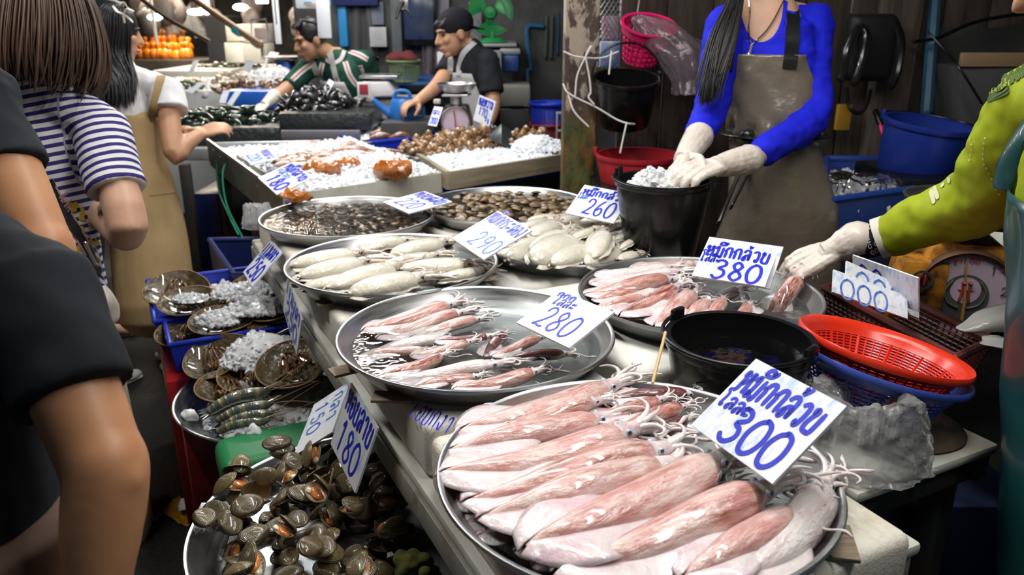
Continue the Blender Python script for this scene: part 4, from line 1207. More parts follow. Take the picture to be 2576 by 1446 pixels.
# ------------------------------------------------------------------ hand lettering: brush strokes on a 1 x 1 body, y up
GL = {
 '0': [[(.5, 1), (.2, .85), (.05, .5), (.2, .1), (.5, 0), (.8, .15), (.93, .5), (.8, .88), (.5, 1), (.38, .97)]],
 '1': [[(.25, .78), (.55, 1), (.5, .5), (.45, 0)]],
 '2': [[(.12, .72), (.2, .93), (.5, 1), (.78, .85), (.75, .6), (.45, .3), (.08, .03), (.3, .06), (.6, .02), (.9, .06)]],
 '3': [[(.12, .85), (.35, 1), (.7, .95), (.78, .75), (.4, .55), (.75, .45), (.85, .22), (.6, .02), (.3, .0), (.05, .16)]],
 '5': [[(.8, .98), (.35, .98), (.25, .6), (.55, .65), (.82, .45), (.75, .12), (.45, 0), (.12, .1)]],
 '6': [[(.7, 1), (.35, .75), (.12, .4), (.2, .1), (.5, 0), (.78, .15), (.75, .4), (.5, .5), (.2, .32)]],
 '7': [[(.1, .8), (.15, .98), (.5, .95), (.88, 1), (.6, .5), (.45, 0)]],
 '9': [[(.8, .7), (.5, .5), (.2, .65), (.3, .95), (.65, 1), (.82, .75), (.75, .35), (.5, 0)]],
 '8': [[(.75, .85), (.45, 1), (.2, .82), (.35, .6), (.7, .42), (.82, .2), (.5, 0), (.15, .15), (.25, .4), (.6, .6), (.8, .85)]],
 'ห': [[(.2, .72), (.06, .80), (.1, .97), (.24, .92), (.24, .5), (.22, 0)], [(.24, .35), (.5, .55), (.72, .68), (.86, .85), (.74, 1.), (.64, .88), (.76, .74), (.84, .4), (.84, 0)]],
 'ม': [[(.22, .74), (.08, .84), (.14, .99), (.28, .92), (.28, .16), (.16, .0), (.03, .12), (.16, .24), (.42, .12), (.82, 0), (.84, 1)]],
 'ก': [[(.2, 0), (.2, .58), (.08, .68), (.2, .82), (.32, .97), (.56, 1.02), (.8, .88), (.84, 0)]],
 'ล': [[(.34, .42), (.2, .34), (.1, .15), (.24, .0), (.36, .14), (.32, .42), (.5, .54), (.74, .48), (.82, .02)], [(.10, .74), (.28, .97), (.6, 1.02), (.82, .82), (.82, .02)]],
 'ว': [[(.6, .22), (.46, .14), (.58, .0), (.72, .1), (.8, .5), (.72, .9), (.45, 1.), (.14, .82)]],
 'ย': [[(.28, .78), (.13, .80), (.12, .96), (.26, .98), (.32, .82), (.18, .62), (.1, .3), (.2, .05), (.5, 0), (.8, .08), (.84, 1)]],
 'โ': [[(.75, 1.5), (.4, 1.6), (.15, 1.42), (.45, 1.2), (.5, .8), (.42, .15), (.55, 0), (.68, .12), (.55, .24)]],
 'ะ': [[(.3, .72), (.16, .82), (.3, .96), (.42, .8), (.8, .98)], [(.3, .18), (.16, .28), (.3, .42), (.42, .26), (.8, .44)]],
 'อ': [[(.36, .52), (.2, .44), (.18, .6), (.34, .64), (.2, .3), (.32, .02), (.7, .02), (.84, .4), (.76, .85), (.5, 1), (.16, .84)]],
 'ร': [[(.5, .14), (.4, .0), (.56, -.02), (.64, .14), (.58, .5), (.3, .62), (.14, .8), (.3, .96), (.8, 1)]],
 'ด': [[(.48, .36), (.54, .24), (.64, .34), (.54, .46), (.42, .3), (.26, 0), (.12, .4), (.24, .86), (.5, 1), (.78, .86), (.84, 0)]],
 'ง': [[(.58, .82), (.46, .94), (.62, 1), (.68, .84), (.62, .1), (.46, 0), (.14, .45)]],
 'า': [[(.12, .78), (.3, 1), (.56, 1), (.66, .8), (.66, 0)]],
 'เ': [[(.4, .1), (.3, 0), (.18, .1), (.28, .22), (.28, .6), (.28, 1)]],
 'น': [[(.2, .76), (.07, .86), (.15, 1), (.28, .9), (.28, 0), (.5, .22), (.72, .24), (.76, .04), (.6, 0), (.6, .2), (.84, .3), (.84, 1)]],
 'บ': [[(.24, .76), (.1, .85), (.15, 1), (.28, .92), (.26, 0), (.82, 0), (.84, 1)]],
 'ต': [[(.48, .36), (.54, .24), (.64, .34), (.54, .46), (.42, .3), (.26, 0), (.12, .4), (.24, .86), (.48, .82), (.62, 1), (.8, .8), (.84, 0)]],
 'ึ': [[(-.86, 1.16), (-.8, 1.42), (-.45, 1.5), (-.15, 1.25), (-.86, 1.16)], [(-.1, 1.5), (-.2, 1.42), (-.08, 1.34), (0, 1.44), (-.1, 1.5)]],
 'ั': [[(-.6, 1.3), (-.72, 1.22), (-.6, 1.14), (-.5, 1.25), (-.2, 1.45)]],
 '้': [[(-.62, 1.42), (-.5, 1.5), (-.5, 1.25), (-.3, 1.4), (-.12, 1.62)]],
 'ู': [[(-.3, -.15), (-.42, -.25), (-.3, -.36), (-.1, -.36), (-.05, -.12)]],
 'K': [[(.2, 1), (.2, 0)], [(.8, 1), (.22, .45), (.8, 0)]], 'g': [[(.75, .6), (.4, .7), (.2, .4), (.4, .1), (.75, .2), (.75, .65), (.7, -.3), (.3, -.35)]],
 ',': [], ' ': [],
 'U': [[(.1, 1), (.12, .2), (.5, 0), (.88, .2), (.9, 1)]], 'n': [[(.1, 0), (.1, .7), (.45, .95), (.85, .75), (.85, 0)]],
 'O': [[(.5, 1), (.1, .7), (.1, .3), (.5, 0), (.9, .3), (.9, .7), (.5, 1)]], 'D': [[(.12, 0), (.12, 1), (.6, .95), (.9, .5), (.6, .05), (.12, 0)]], 'R': [[(.12, 0), (.12, 1), (.7, .95), (.75, .6), (.14, .5), (.85, 0)]],
 'A': [[(.05, 0), (.5, 1), (.95, 0)], [(.25, .38), (.75, .38)]], 'V': [[(.05, 1), (.5, 0), (.95, 1)]], 'E': [[(.85, 1), (.12, 1), (.12, 0), (.85, 0)], [(.12, .5), (.7, .5)]],
 'N': [[(.1, 0), (.1, 1), (.88, 0), (.88, 1)]], 'T': [[(.05, 1), (.95, 1)], [(.5, 1), (.5, 0)]], 'I': [[(.5, 0), (.5, 1)]], 'L': [[(.15, 1), (.15, 0), (.85, 0)]],
 'B': [[(.15, 0), (.35, 1), (.75, .95), (.7, .6), (.3, .52), (.75, .45), (.8, .1), (.15, 0)]],
 'a': [[(.75, .55), (.4, .65), (.15, .3), (.4, .0), (.7, .2), (.78, .6), (.8, .05), (.95, .05)]], 'r': [[(.2, .65), (.25, 0), (.3, .45), (.6, .65), (.8, .55)]],
 'b': [[(.3, 1.05), (.15, .5), (.2, .05), (.6, .0), (.75, .35), (.5, .6), (.2, .4)]], 'i': [[(.4, .6), (.35, .1), (.6, 0)], [(.45, .85), (.48, .9)]], 'e': [[(.15, .3), (.7, .4), (.5, .65), (.2, .5), (.15, .2), (.4, 0), (.8, .12)]],
}
ZERO_W = set('ึัู้')
def strokes(text, s0, t0, s1, t1, slant=0., gap=.12):
    """lay text in the box (s0,t0) top left .. (s1,t1) bottom right of a card, t down"""
    n = sum(1 for ch in text if ch not in ZERO_W); w = (s1 - s0) / max(n, 1); out = []; x = s0
    for ch in text:
        if ch in ZERO_W: bx = x
        else: bx = x; x += w
        for st in GL.get(ch, []):
            P = []
            for a, b in st:
                P.append((bx + (a * (1 - gap) + gap / 2) * w + slant * b * w, t1 - b * (t1 - t0)))
            out.append(P)
    return out
def ribbon(mb, P3, n, w, res=None):
    P = spline(P3, res or max(6, 5 * (len(P3) - 1))) if len(P3) > 2 else spline(P3, 4)
    tg = np.gradient(P, axis=0); V = []
    for i, (p, t) in enumerate(zip(P, tg)):
        sd = nrm(np.cross(n, t)); k = w / 2 * (.6 if i in (0, len(P) - 1) else 1)
        V += [p + sd * k, p - sd * k]
    mb.add(V, [(2 * i, 2 * i + 1, 2 * i + 3, 2 * i + 2) for i in range(len(P) - 1)])
CARD_INFO = []
def pose(c, W, H, prior):
    """place a W x H board so that its corners are seen at c"""
    c = arr(c); best = None
    loc = arr([(-W / 2, H / 2, 0), (W / 2, H / 2, 0), (W / 2, -H / 2, 0), (-W / 2, -H / 2, 0)])
    size = math.sqrt(abs(np.cross(c[2] - c[0], c[3] - c[1])) / 2)
    d0 = FPX * math.sqrt(W * H) / size * .8; m = c.mean(0)
    def pts(p):
        th = np.linalg.norm(p[:3]); k = p[:3] / max(th, 1e-9); K = np.array([[0, -k[2], k[1]], [k[2], 0, -k[0]], [-k[1], k[0], 0]])
        Rm = np.eye(3) + math.sin(th) * K + (1 - math.cos(th)) * K @ K
        return loc @ Rm.T + p[3:], Rm
    def res(p):
        q, _ = pts(p); z = np.maximum(q[:, 2], .05)
        return np.concatenate([1288 + FPX * q[:, 0] / z - c[:, 0], 723 + FPX * q[:, 1] / z - c[:, 1]])
    # view axes: x right, y down, z into the picture
    V = np.array([[1, 0, 0], [0, -SP, -CP], [0, CP, -SP]])
    for nx in (-1., -.5, 0., .5, 1.):
        for nz_ in (-1., 0, .8):
            n = nrm(V @ nrm(arr([nx, -.8, nz_]))); e1 = np.append(c[1] - c[0], 0); e1 = nrm(e1 - n * np.dot(e1, n)); e2 = np.cross(n, e1)
            Rm = np.column_stack([e1, e2, n]); th = math.acos(max(-1, min(1, (np.trace(Rm) - 1) / 2)))
            k = nrm([Rm[2, 1] - Rm[1, 2], Rm[0, 2] - Rm[2, 0], Rm[1, 0] - Rm[0, 1]])
            p = np.concatenate([k * th, [(m[0] - 1288) / FPX * d0, (m[1] - 723) / FPX * d0, d0]])
            lam = 1e-2; r = res(p); e = r @ r
            for it in range(30):
                J = np.array([(res(p + np.eye(6)[i] * 1e-5) - r) / 1e-5 for i in range(6)]).T
                A_ = J.T @ J; st = np.linalg.solve(A_ + lam * np.diag(np.diag(A_) + 1e-6), -J.T @ r)
                r2 = res(p + st)
                if r2 @ r2 < e: p = p + st; r = r2; e = r @ r; lam *= .4
                else: lam *= 4
            q, Rm = pts(p)
            if q[:, 2].min() < .1: continue
            nw = V.T @ Rm[:, 2]
            if np.dot(Rm[:, 2], q.mean(0)) > 0: nw = -nw
            sc = math.sqrt(e / 4) + 8 * (1 - np.dot(nw, nrm(prior)))
            if best is None or sc < best[0]: best = (sc, q @ V)
    return best
def quad(c, d, ratio, prior):
    b = min((pose(c, .18, .18 / a, prior) for a in ratio), key=lambda t: t[0])
    q = b[1]; k = d / float((q @ np.array([0, CP, -SP])).mean())
    CARD_INFO.append(round(b[0], 1))
    return [np.array([0, 0, CAMZ]) + p * k for p in q]
def card(label, c, d, lines, m_ink=None, stick=None, th=.004, m=None, name='price_sign', group=None, ratio=(1.15, 1.3, 1.45), prior=(-.15, -.65, .75)):
    P = quad(c, d, ratio, prior)
    e1, e2 = P[1] - P[0], P[3] - P[0]
    n = nrm(np.cross(e2, e1))
    mid = sum(P) / 4
    if np.dot(n, np.array([0, 0, CAMZ]) - mid) < 0: n = -n
    CARD_INFO.append((label[:30], round(float(np.linalg.norm(e1)), 3), round(float(np.linalg.norm(e2)), 3), round(float(np.dot(nrm(e1), nrm(e2))), 2), mid.round(2).tolist()))
    t = thing(name, label, 'sign', mid, group)
    me_v = [tuple(p) for p in P] + [tuple(p - n * th) for p in P]
    me = bpy.data.meshes.new('panel'); me.from_pydata(me_v, [], [(0, 3, 2, 1), (4, 5, 6, 7), (0, 1, 5, 4), (1, 2, 6, 5), (2, 3, 7, 6), (3, 0, 4, 7)])
    uv = me.uv_layers.new(name='UVMap'); q = [(0, 1), (1, 1), (1, 0), (0, 0)] * 2
    for lp in me.loops: uv.data[lp.index].uv = q[lp.vertex_index]
    bm = bmesh.new(); bm.from_mesh(me); bmesh.ops.recalc_face_normals(bm, faces=bm.faces); bm.to_mesh(me); bm.free()
    link('panel', me, m or card_m, t)
    W = float(np.linalg.norm(e1))
    for txt, s0, t0, s1, t1, w, mk in lines:
        mb = MB()
        for st in strokes(txt, s0, t0, s1, t1):
            ribbon(mb, [P[0] + e1 * s + e2 * tt + n * .0007 for s, tt in st], n, w * W * 1.4)
        if mb.v: mb.build('lettering', mk or ink, t, fixn=False)
    if stick:
        mb = MB(); mb.tube([A(*stick[0]), A(*stick[1])], .0022, 6); mb.build('skewer', pale_wood, t)
    return t
I, IP = ink, ink_pale
SQ = 'หมึกกล้วย'
card('biggest price sign reading 300, leaning on the rim of the largest squid tray', [(1902, 902), (2130, 1021), (1943, 1217), (1738, 1068)], 1.06,
     [(SQ, .05, .16, .95, .42, .030, I), ('โลละ', .02, .50, .40, .64, .020, I), ('300', .26, .52, .92, .94, .032, I)])
card('price sign reading 380 behind the squid tray with the held squid', [(1786, 596), (1960, 619), (1925, 722), (1739, 692)], 1.80,
     [(SQ, .04, .22, .94, .47, .030, I), ('โลละ', .0, .44, .3, .62, .018, I), ('380', .22, .54, .92, .97, .034, I)])
card('blank edged card standing close behind the 380 sign', [(1800, 599), (1971, 621), (1936, 726), (1764, 700)], 1.815, [])
card('torn price sign reading 280, propped on the rim of the water tray', [(1398, 733), (1552, 782), (1425, 878), (1307, 807)], 1.47,
     [('กกก', .05, .03, .38, .14, .02, I), ('โลละ', .10, .16, .50, .32, .016, I), ('280', .18, .38, .84, .88, .020, I)])
card('price sign reading 260 between the tan clams and the black bucket', [(1471, 464), (1590, 488), (1544, 561), (1421, 536)], 2.28,
     [(SQ, .06, .14, .98, .32, .030, I), ('โลละ', .02, .34, .26, .46, .018, IP), ('260', .28, .40, .90, .90, .028, I)])
card('price sign reading 290 stuck upright between the two cuttlefish trays', [(1254, 528), (1338, 580), (1217, 651), (1136, 600)], 2.02,
     [('หมึกกระดอง', .02, .05, .98, .30, .024, I), ('290', .30, .52, .96, .90, .020, IP)])
card('price sign reading 220 on the far rim of the wet clam tray', [(1067, 479), (1138, 508), (1027, 535), (963, 509)], 2.60,
     [('หอยตลับ', .03, .06, .97, .32, .03, I), ('220', .16, .46, .84, .86, .026, I)])
card('narrow price sign reading 250 hanging over the horseshoe crabs by the steel tray', [(683, 602), (710, 634), (634, 722), (612, 683)], 2.38,
     [('แมงดา'.replace('แ', 'เเ'), .05, .08, .95, .34, .04, I), ('โลละ', .05, .36, .5, .46, .024, IP), ('250', .12, .50, .90, .92, .05, I)], prior=(-.8, -.5, .2), ratio=(.8, 1.))
card('tilted price sign reading 250 hanging edge on below the cuttlefish tray', [(722, 698), (760, 799), (745, 898), (713, 772)], 2.05,
     [('เเมงดา', .05, .06, .95, .36, .03, I), ('250', .14, .48, .9, .92, .04, I)], prior=(-.8, -.5, .2))
card('price sign reading 180 standing in the low tray of ridged clams', [(882, 962), (949, 1076), (893, 1240), (831, 1116)], 1.50,
     [('หอยลาย', .05, .06, .97, .36, .030, I), ('180', .12, .46, .86, .92, .030, I)], stick=((838, 1180, 1.50), (822, 1255, 1.52)), prior=(-.8, -.5, .2))
card('worn price sign reading 150 behind the 180 sign', [(880, 957), (836, 1087), (736, 1147), (791, 1018)], 1.70,
     [('กลา', .1, .12, .7, .34, .02, IP), ('150', .12, .50, .74, .84, .022, IP)], prior=(-.5, -.6, .6))
card('price sign reading 170 standing in the heap of sea snails', [(1205, 240), (1249, 254), (1229, 320), (1191, 300)], 3.95,
     [('หอยหวาน', .06, .08, .92, .36, .035, I), ('170', .18, .42, .72, .72, .04, I), ('Kg', .66, .70, .92, .86, .03, I)], stick=((1212, 300, 3.97), (1216, 330, 3.97)), prior=(-.2, -.9, .3), ratio=(.72, .8))
card('small price sign reading 200 in front of the lilac scale dial', [(1093, 266), (1114, 271), (1098, 317), (1076, 315)], 4.0,
     [('กลาง', .1, .2, .9, .42, .05, I), ('200', .14, .58, .9, .9, .06, I)], prior=(-.2, -.9, .3), ratio=(.5, .6))
card('washed out price sign on the ice by the stall edge, farther of two', [(680, 375), (698, 394), (636, 419), (602, 383)], 3.28,
     [('หอยนาง', .1, .1, .9, .36, .05, I), ('220', .2, .5, .8, .9, .05, IP)])
card('washed out price sign lying on the ice stall corner, nearer of two', [(744, 409), (777, 445), (703, 491), (641, 445)], 2.93,
     [('หมึกสาย'.replace('ส', 'ล'), .05, .06, .95, .3, .04, I), ('กลวย', .05, .36, .6, .5, .03, IP), ('180', .2, .55, .9, .92, .05, I)])

# ------------------------------------------------------------------ blue writing on the foam block
def scribble(label, p0, e1, e2, n, txt, w):
    mb = MB()
    for st in strokes(txt, 0, 0, 1, 1): ribbon(mb, [p0 + e1 * s + e2 * t_ + n * .0008 for s, t_ in st], n, w)
    return mb

# ------------------------------------------------------------------ buckets
def bucket(name, label, c, r_top, r_bot, h, m, M=None, handle=None, lug=True, hm=black_pl, cat='bucket', lip=.008, ht=0., ribs=0):
    """c: middle of the base"""
    t = thing(name, label, cat, c)
    M = M or Matrix()
    Mw = Matrix.Translation(Vector(c)) @ M.to_4x4()
    mb = MB(); th = .003
    pr = [(.001, .004), (r_bot - .008, .004), (r_bot - .003, .010), (r_top - th, h - .01), (r_top - th, h), (r_top, h), (r_top + .002, h - .02), (r_bot + .001, .006), (r_bot - .004, 0), (.001, 0)]
    mb.lathe(pr, n=56); mb.xf(Mw); mb.build('body', m, t, sharp=50)
    mb = MB(); mb.lathe([(r_top - .003, h + .002), (r_top + lip, h + .003), (r_top + lip + .001, h - .006), (r_top + lip - .002, h - .016), (r_top, h - .016), (r_top, h - .004)], n=56, close=True); mb.xf(Mw); mb.build('rim', m, t, sharp=50)
    if lug:
        for sd in (-1, 1):
            mb = MB(); a = ht
            mb.box((sd * (r_top + lip) * math.cos(a), sd * (r_top + lip) * math.sin(a), h + .006), (.012, .036, .034), a); mb.xf(Mw); mb.build('lug', m, t, bevel=.004)
    if handle is not None:
        P = []
        for k in range(17):
            q = math.pi * k / 16; R_ = r_top + lip + .004
            x, y, z = R_ * math.cos(q), R_ * math.sin(q) * math.cos(handle), R_ * math.sin(q) * math.sin(handle) * .9
            P.append((x * math.cos(ht) - y * math.sin(ht), x * math.sin(ht) + y * math.cos(ht), h + .008 + z))
        mb = MB(); mb.tube(P, .004, 8, 49); mb.xf(Mw); mb.build('handle', hm, t)
    return t
bucket('bucket', 'black bucket of water beside the largest squid tray', (.418, 1.338, .757), .128, .098, .19, black_pl, handle=-.03, ht=2.35)
wd = MB(); wd.disc((.418, 1.338, .757 + .155), .120); tag(wd.build('water', film('bucket_water', (.25, .27, .28), .05, (.1, .1, .1), .01, .33, .3, 12, .01), fixn=False), 'dark water in the black bucket beside the largest squid tray', 'water', kind='stuff')
bucket('bucket', 'black bucket of ice under the gloved hands of the seller in blue', (.422, 2.165, .865), .128, .098, .215, black_pl, ht=2.6, handle=-.08)
ice_heap('ice in the black bucket between the gloved hands', (.405, 2.165, 1.055), .085, .08, .055, 320, .014, 9)

# ------------------------------------------------------------------ colanders: rim, ribs and rails of real plastic
def colander(name, label, c, r_top, r_bot, h, m, M, rails=15, ribs=52, solid=.24):
    t = thing(name, label, 'basket', c); Mw = Matrix.Translation(Vector(c)) @ M.to_4x4()
    def rad(q): return r_bot + (r_top - r_bot) * (q ** .62)
    mb = MB()
    mb.lathe([(rad(1 - solid) - .002, h * (1 - solid)), (rad(1 - solid / 2) + .001, h * (1 - solid / 2)), (r_top, h - .004), (r_top + .012, h), (r_top + .015, h - .006), (r_top + .012, h - .014), (r_top + .004, h - .012), (rad(1 - solid / 2) + .004, h * (1 - solid / 2)), (rad(1 - solid) + .002, h * (1 - solid))], n=72, close=True)
    mb.xf(Mw); mb.build('rim', m, t, sharp=50)
    mb = MB()
    for k in range(rails):
        q = (1 - solid) * (k + .3) / rails
        mb.lathe([(rad(q) + .0016 * math.cos(a), h * q + .0024 * math.sin(a)) for a in (0, 1.57, 3.14, 4.71)], n=64, close=True)
    for k in range(ribs):
        a = 2 * math.pi * k / ribs; w = .0022 if k % 4 else .0042
        mb.tube([((rad(q)) * math.cos(a), rad(q) * math.sin(a), h * q) for q in (0, .06, .15, .3, .5, 1 - solid)], w, 4, 11, cap=None)
    for k in range(9):
        mb.lathe([(r_bot * (k + 1) / 9 + .0016 * math.cos(a), .0016 * math.sin(a)) for a in (0, 1.57, 3.14, 4.71)], n=40, close=True)
    for k in range(18):
        a = 2 * math.pi * k / 18; mb.tube([(.01 * math.cos(a), .01 * math.sin(a), 0), (r_bot * math.cos(a), r_bot * math.sin(a), 0)], .002, 4, cap=None)
    mb.xf(Mw); mb.build('lattice', m, t, fixn=False)
    return t
rb = A(2226, 868, 1.50)
Mt = Matrix.Rotation(-.06, 3, 'X') @ Matrix.Rotation(.22, 3, 'Y')
def under(c, M, h): return tuple(arr(c) - arr(M @ Vector((0, 0, h))))
colander('colander', 'bright red round colander sitting in a blue one', under(rb, Mt, .103), .146, .076, .105, orange_red, Mt)
colander('colander', 'blue round colander underneath the red one', under(rb - arr([.002, .004, .022]), Mt, .133), .149, .066, .13, mat('blue_colander', (.05, .09, .42), .3), Mt, rails=12)
mb = MB(); q = G(2345, 1095, .757); mb.lathe([(.001, 0), (.095, 0), (.10, .006), (.09, .014), (.05, .018), (.001, .019)], (q[0] - .02, q[1] + .02, .7555), 40, sx=.8, fn=lambda a, z: 1 + .12 * math.sin(2 * a + 1))
tag(mb.build('pot_lid', mat('burnt_lid', (.05, .04, .032), .6, col2=(.09, .06, .04), ns=12, bs=.3, bscale=60)), 'dark burnt lid lying under the blue colander', 'lid')

# ------------------------------------------------------------------ clear bag of bags
def plastic_bag(name, label, c, rx, ry, h, hole, m, seed=1, amp=.02, ang=0., fl=1.):
    mb = MB(); off = seed * 7.3
    def sk(s_):
        def f(u, v):
            a = 2 * math.pi * u
            prof = [(0.0, 1.18, 0.0), (.12, 1.10, .05), (.35, 1.08, .38), (.55, .98, .72), (.72, .84, .97), (.84, .68, 1.0), (.93, hole * 1.1, .86), (1., hole, .35)]
            k = np.interp(v, [p[0] for p in prof], [p[1] for p in prof]); z = np.interp(v, [p[0] for p in prof], [p[2] for p in prof])
            q = Vector((math.cos(a) * 1.7, math.sin(a) * 1.7, v * 2.2 + off))
            n1 = noise.noise(q * 1.2); n2 = abs(noise.noise(q * 3.1)) ; n3 = noise.noise(Vector((math.cos(a) * 6, math.sin(a) * 6, v * 1.2 + off)))
            kk = s_ * (k + .12 * n1 + .13 * n2 + .07 * n3 - .15 * abs(noise.noise(Vector((q[0] * 4, q[1] * 4, v * 3 + off)))))
            x, y = rx * kk * math.cos(a), ry * kk * math.sin(a)
            zz = h * s_ * z * (1 + .18 * n1) + h * .07 * n3 * (z > .05)
            return (c[0] + x * math.cos(ang) - y * math.sin(ang), c[1] + x * math.sin(ang) + y * math.cos(ang), c[2] + max(.002, zz))
        return f
    mb.grid(sk(1.), 110, 50)
    return tag(mb.build(name, m, sharp=24), label, 'bag')
q = G(2170, 1170, .757)
plastic_bag('plastic_bag', 'crumpled clear plastic bag on the side table by the 300 sign', (q[0], q[1] + .03, .757), .112, .092, .135, .45, bag_m, 3)

# ------------------------------------------------------------------ long brown-red basket of spare signs
def crate(name, label, P, h, m, th=.004, slots=None, cat='crate', flare=.0, lip=.012, group=None, solid=True, bottom=True):
    """P: four upper corners (ccw from above); walls drop h"""
    P = [arr(p) for p in P]; mid = sum(P) / 4
    t = thing(name, label, cat, mid - arr([0, 0, h]), group)
    L = [p - arr([0, 0, h]) + (mid - p) * arr([1, 1, 0]) * flare for p in P]
    for k in range(4):
        a, b, c_, d_ = L[k], L[(k + 1) % 4], P[(k + 1) % 4], P[k]
        n = nrm(np.cross(b - a, d_ - a)) * th
        if solid:
            mb = MB(); mb.hexa([a - n / 2, b - n / 2, b + n / 2, a + n / 2, d_ - n / 2, c_ - n / 2, c_ + n / 2, d_ + n / 2]); mb.build('side', m, t)
        else:
            mb = MB(); nx = max(6, int(np.linalg.norm(b - a) / .016)); nz_ = 7
            def at(u, v): return (a * (1 - u) + b * u) * (1 - v) + (d_ * (1 - u) + c_ * u) * v
            for i in range(nx + 1): mb.tube([at(i / nx, 0), at(i / nx, 1)], .0028, 4, cap=None)
            for j in range(nz_ + 1): mb.tube([at(0, j / nz_ * .86), at(1, j / nz_ * .86)], .0028, 4, cap=None)
            mb.build('lattice_side', m, t, fixn=False)
    Q = P + [P[0]]
    mb = MB()
    for k in range(4): mb.tube([P[k], P[(k + 1) % 4]], lip * .62, 8, 2)
    mb.build('rim', m, t)
    if bottom:
        mb = MB(); z = arr([0, 0, .006]); mb.hexa([p for p in L] + [p + z for p in L]); mb.build('base', m, t)
    return t
c1, c2, c3 = (G(x, y, .848) for x, y in ((2074, 724), (2405, 900), (2610, 800))); c3 = c2 + (c3 - c2) * .42; c_4 = c1 + (c3 - c2)
crate('basket', 'long worn brown red basket holding spare price signs', [c1, c2, c3, c_4], c1[2] - .757, brown_pl, solid=False, flare=.12, lip=.016, cat='basket')
for k, (q4, d, lab, ln) in enumerate((
    ([(2097, 676), (2283, 746), (2283, 800), (2095, 735)], 1.66, 'nearest of the spare signs standing in the brown red basket', [('000', .08, .25, .75, 1.1, .02, IP)]),
    ([(2130, 655), (2312, 738), (2312, 800), (2128, 720)], 1.69, 'middle one of the spare signs in the brown red basket', [('000', .1, .2, .8, 1.1, .02, IP)]),
    ([(2146, 647), (2308, 695), (2312, 790), (2146, 715)], 1.72, 'hindmost of the spare signs in the brown red basket', [('00', .05, .2, .5, 1.0, .02, I)]))):
    card(lab, q4, d, ln, prior=(-.3, -.95, .1), ratio=(2.2, 2.6, 3.))

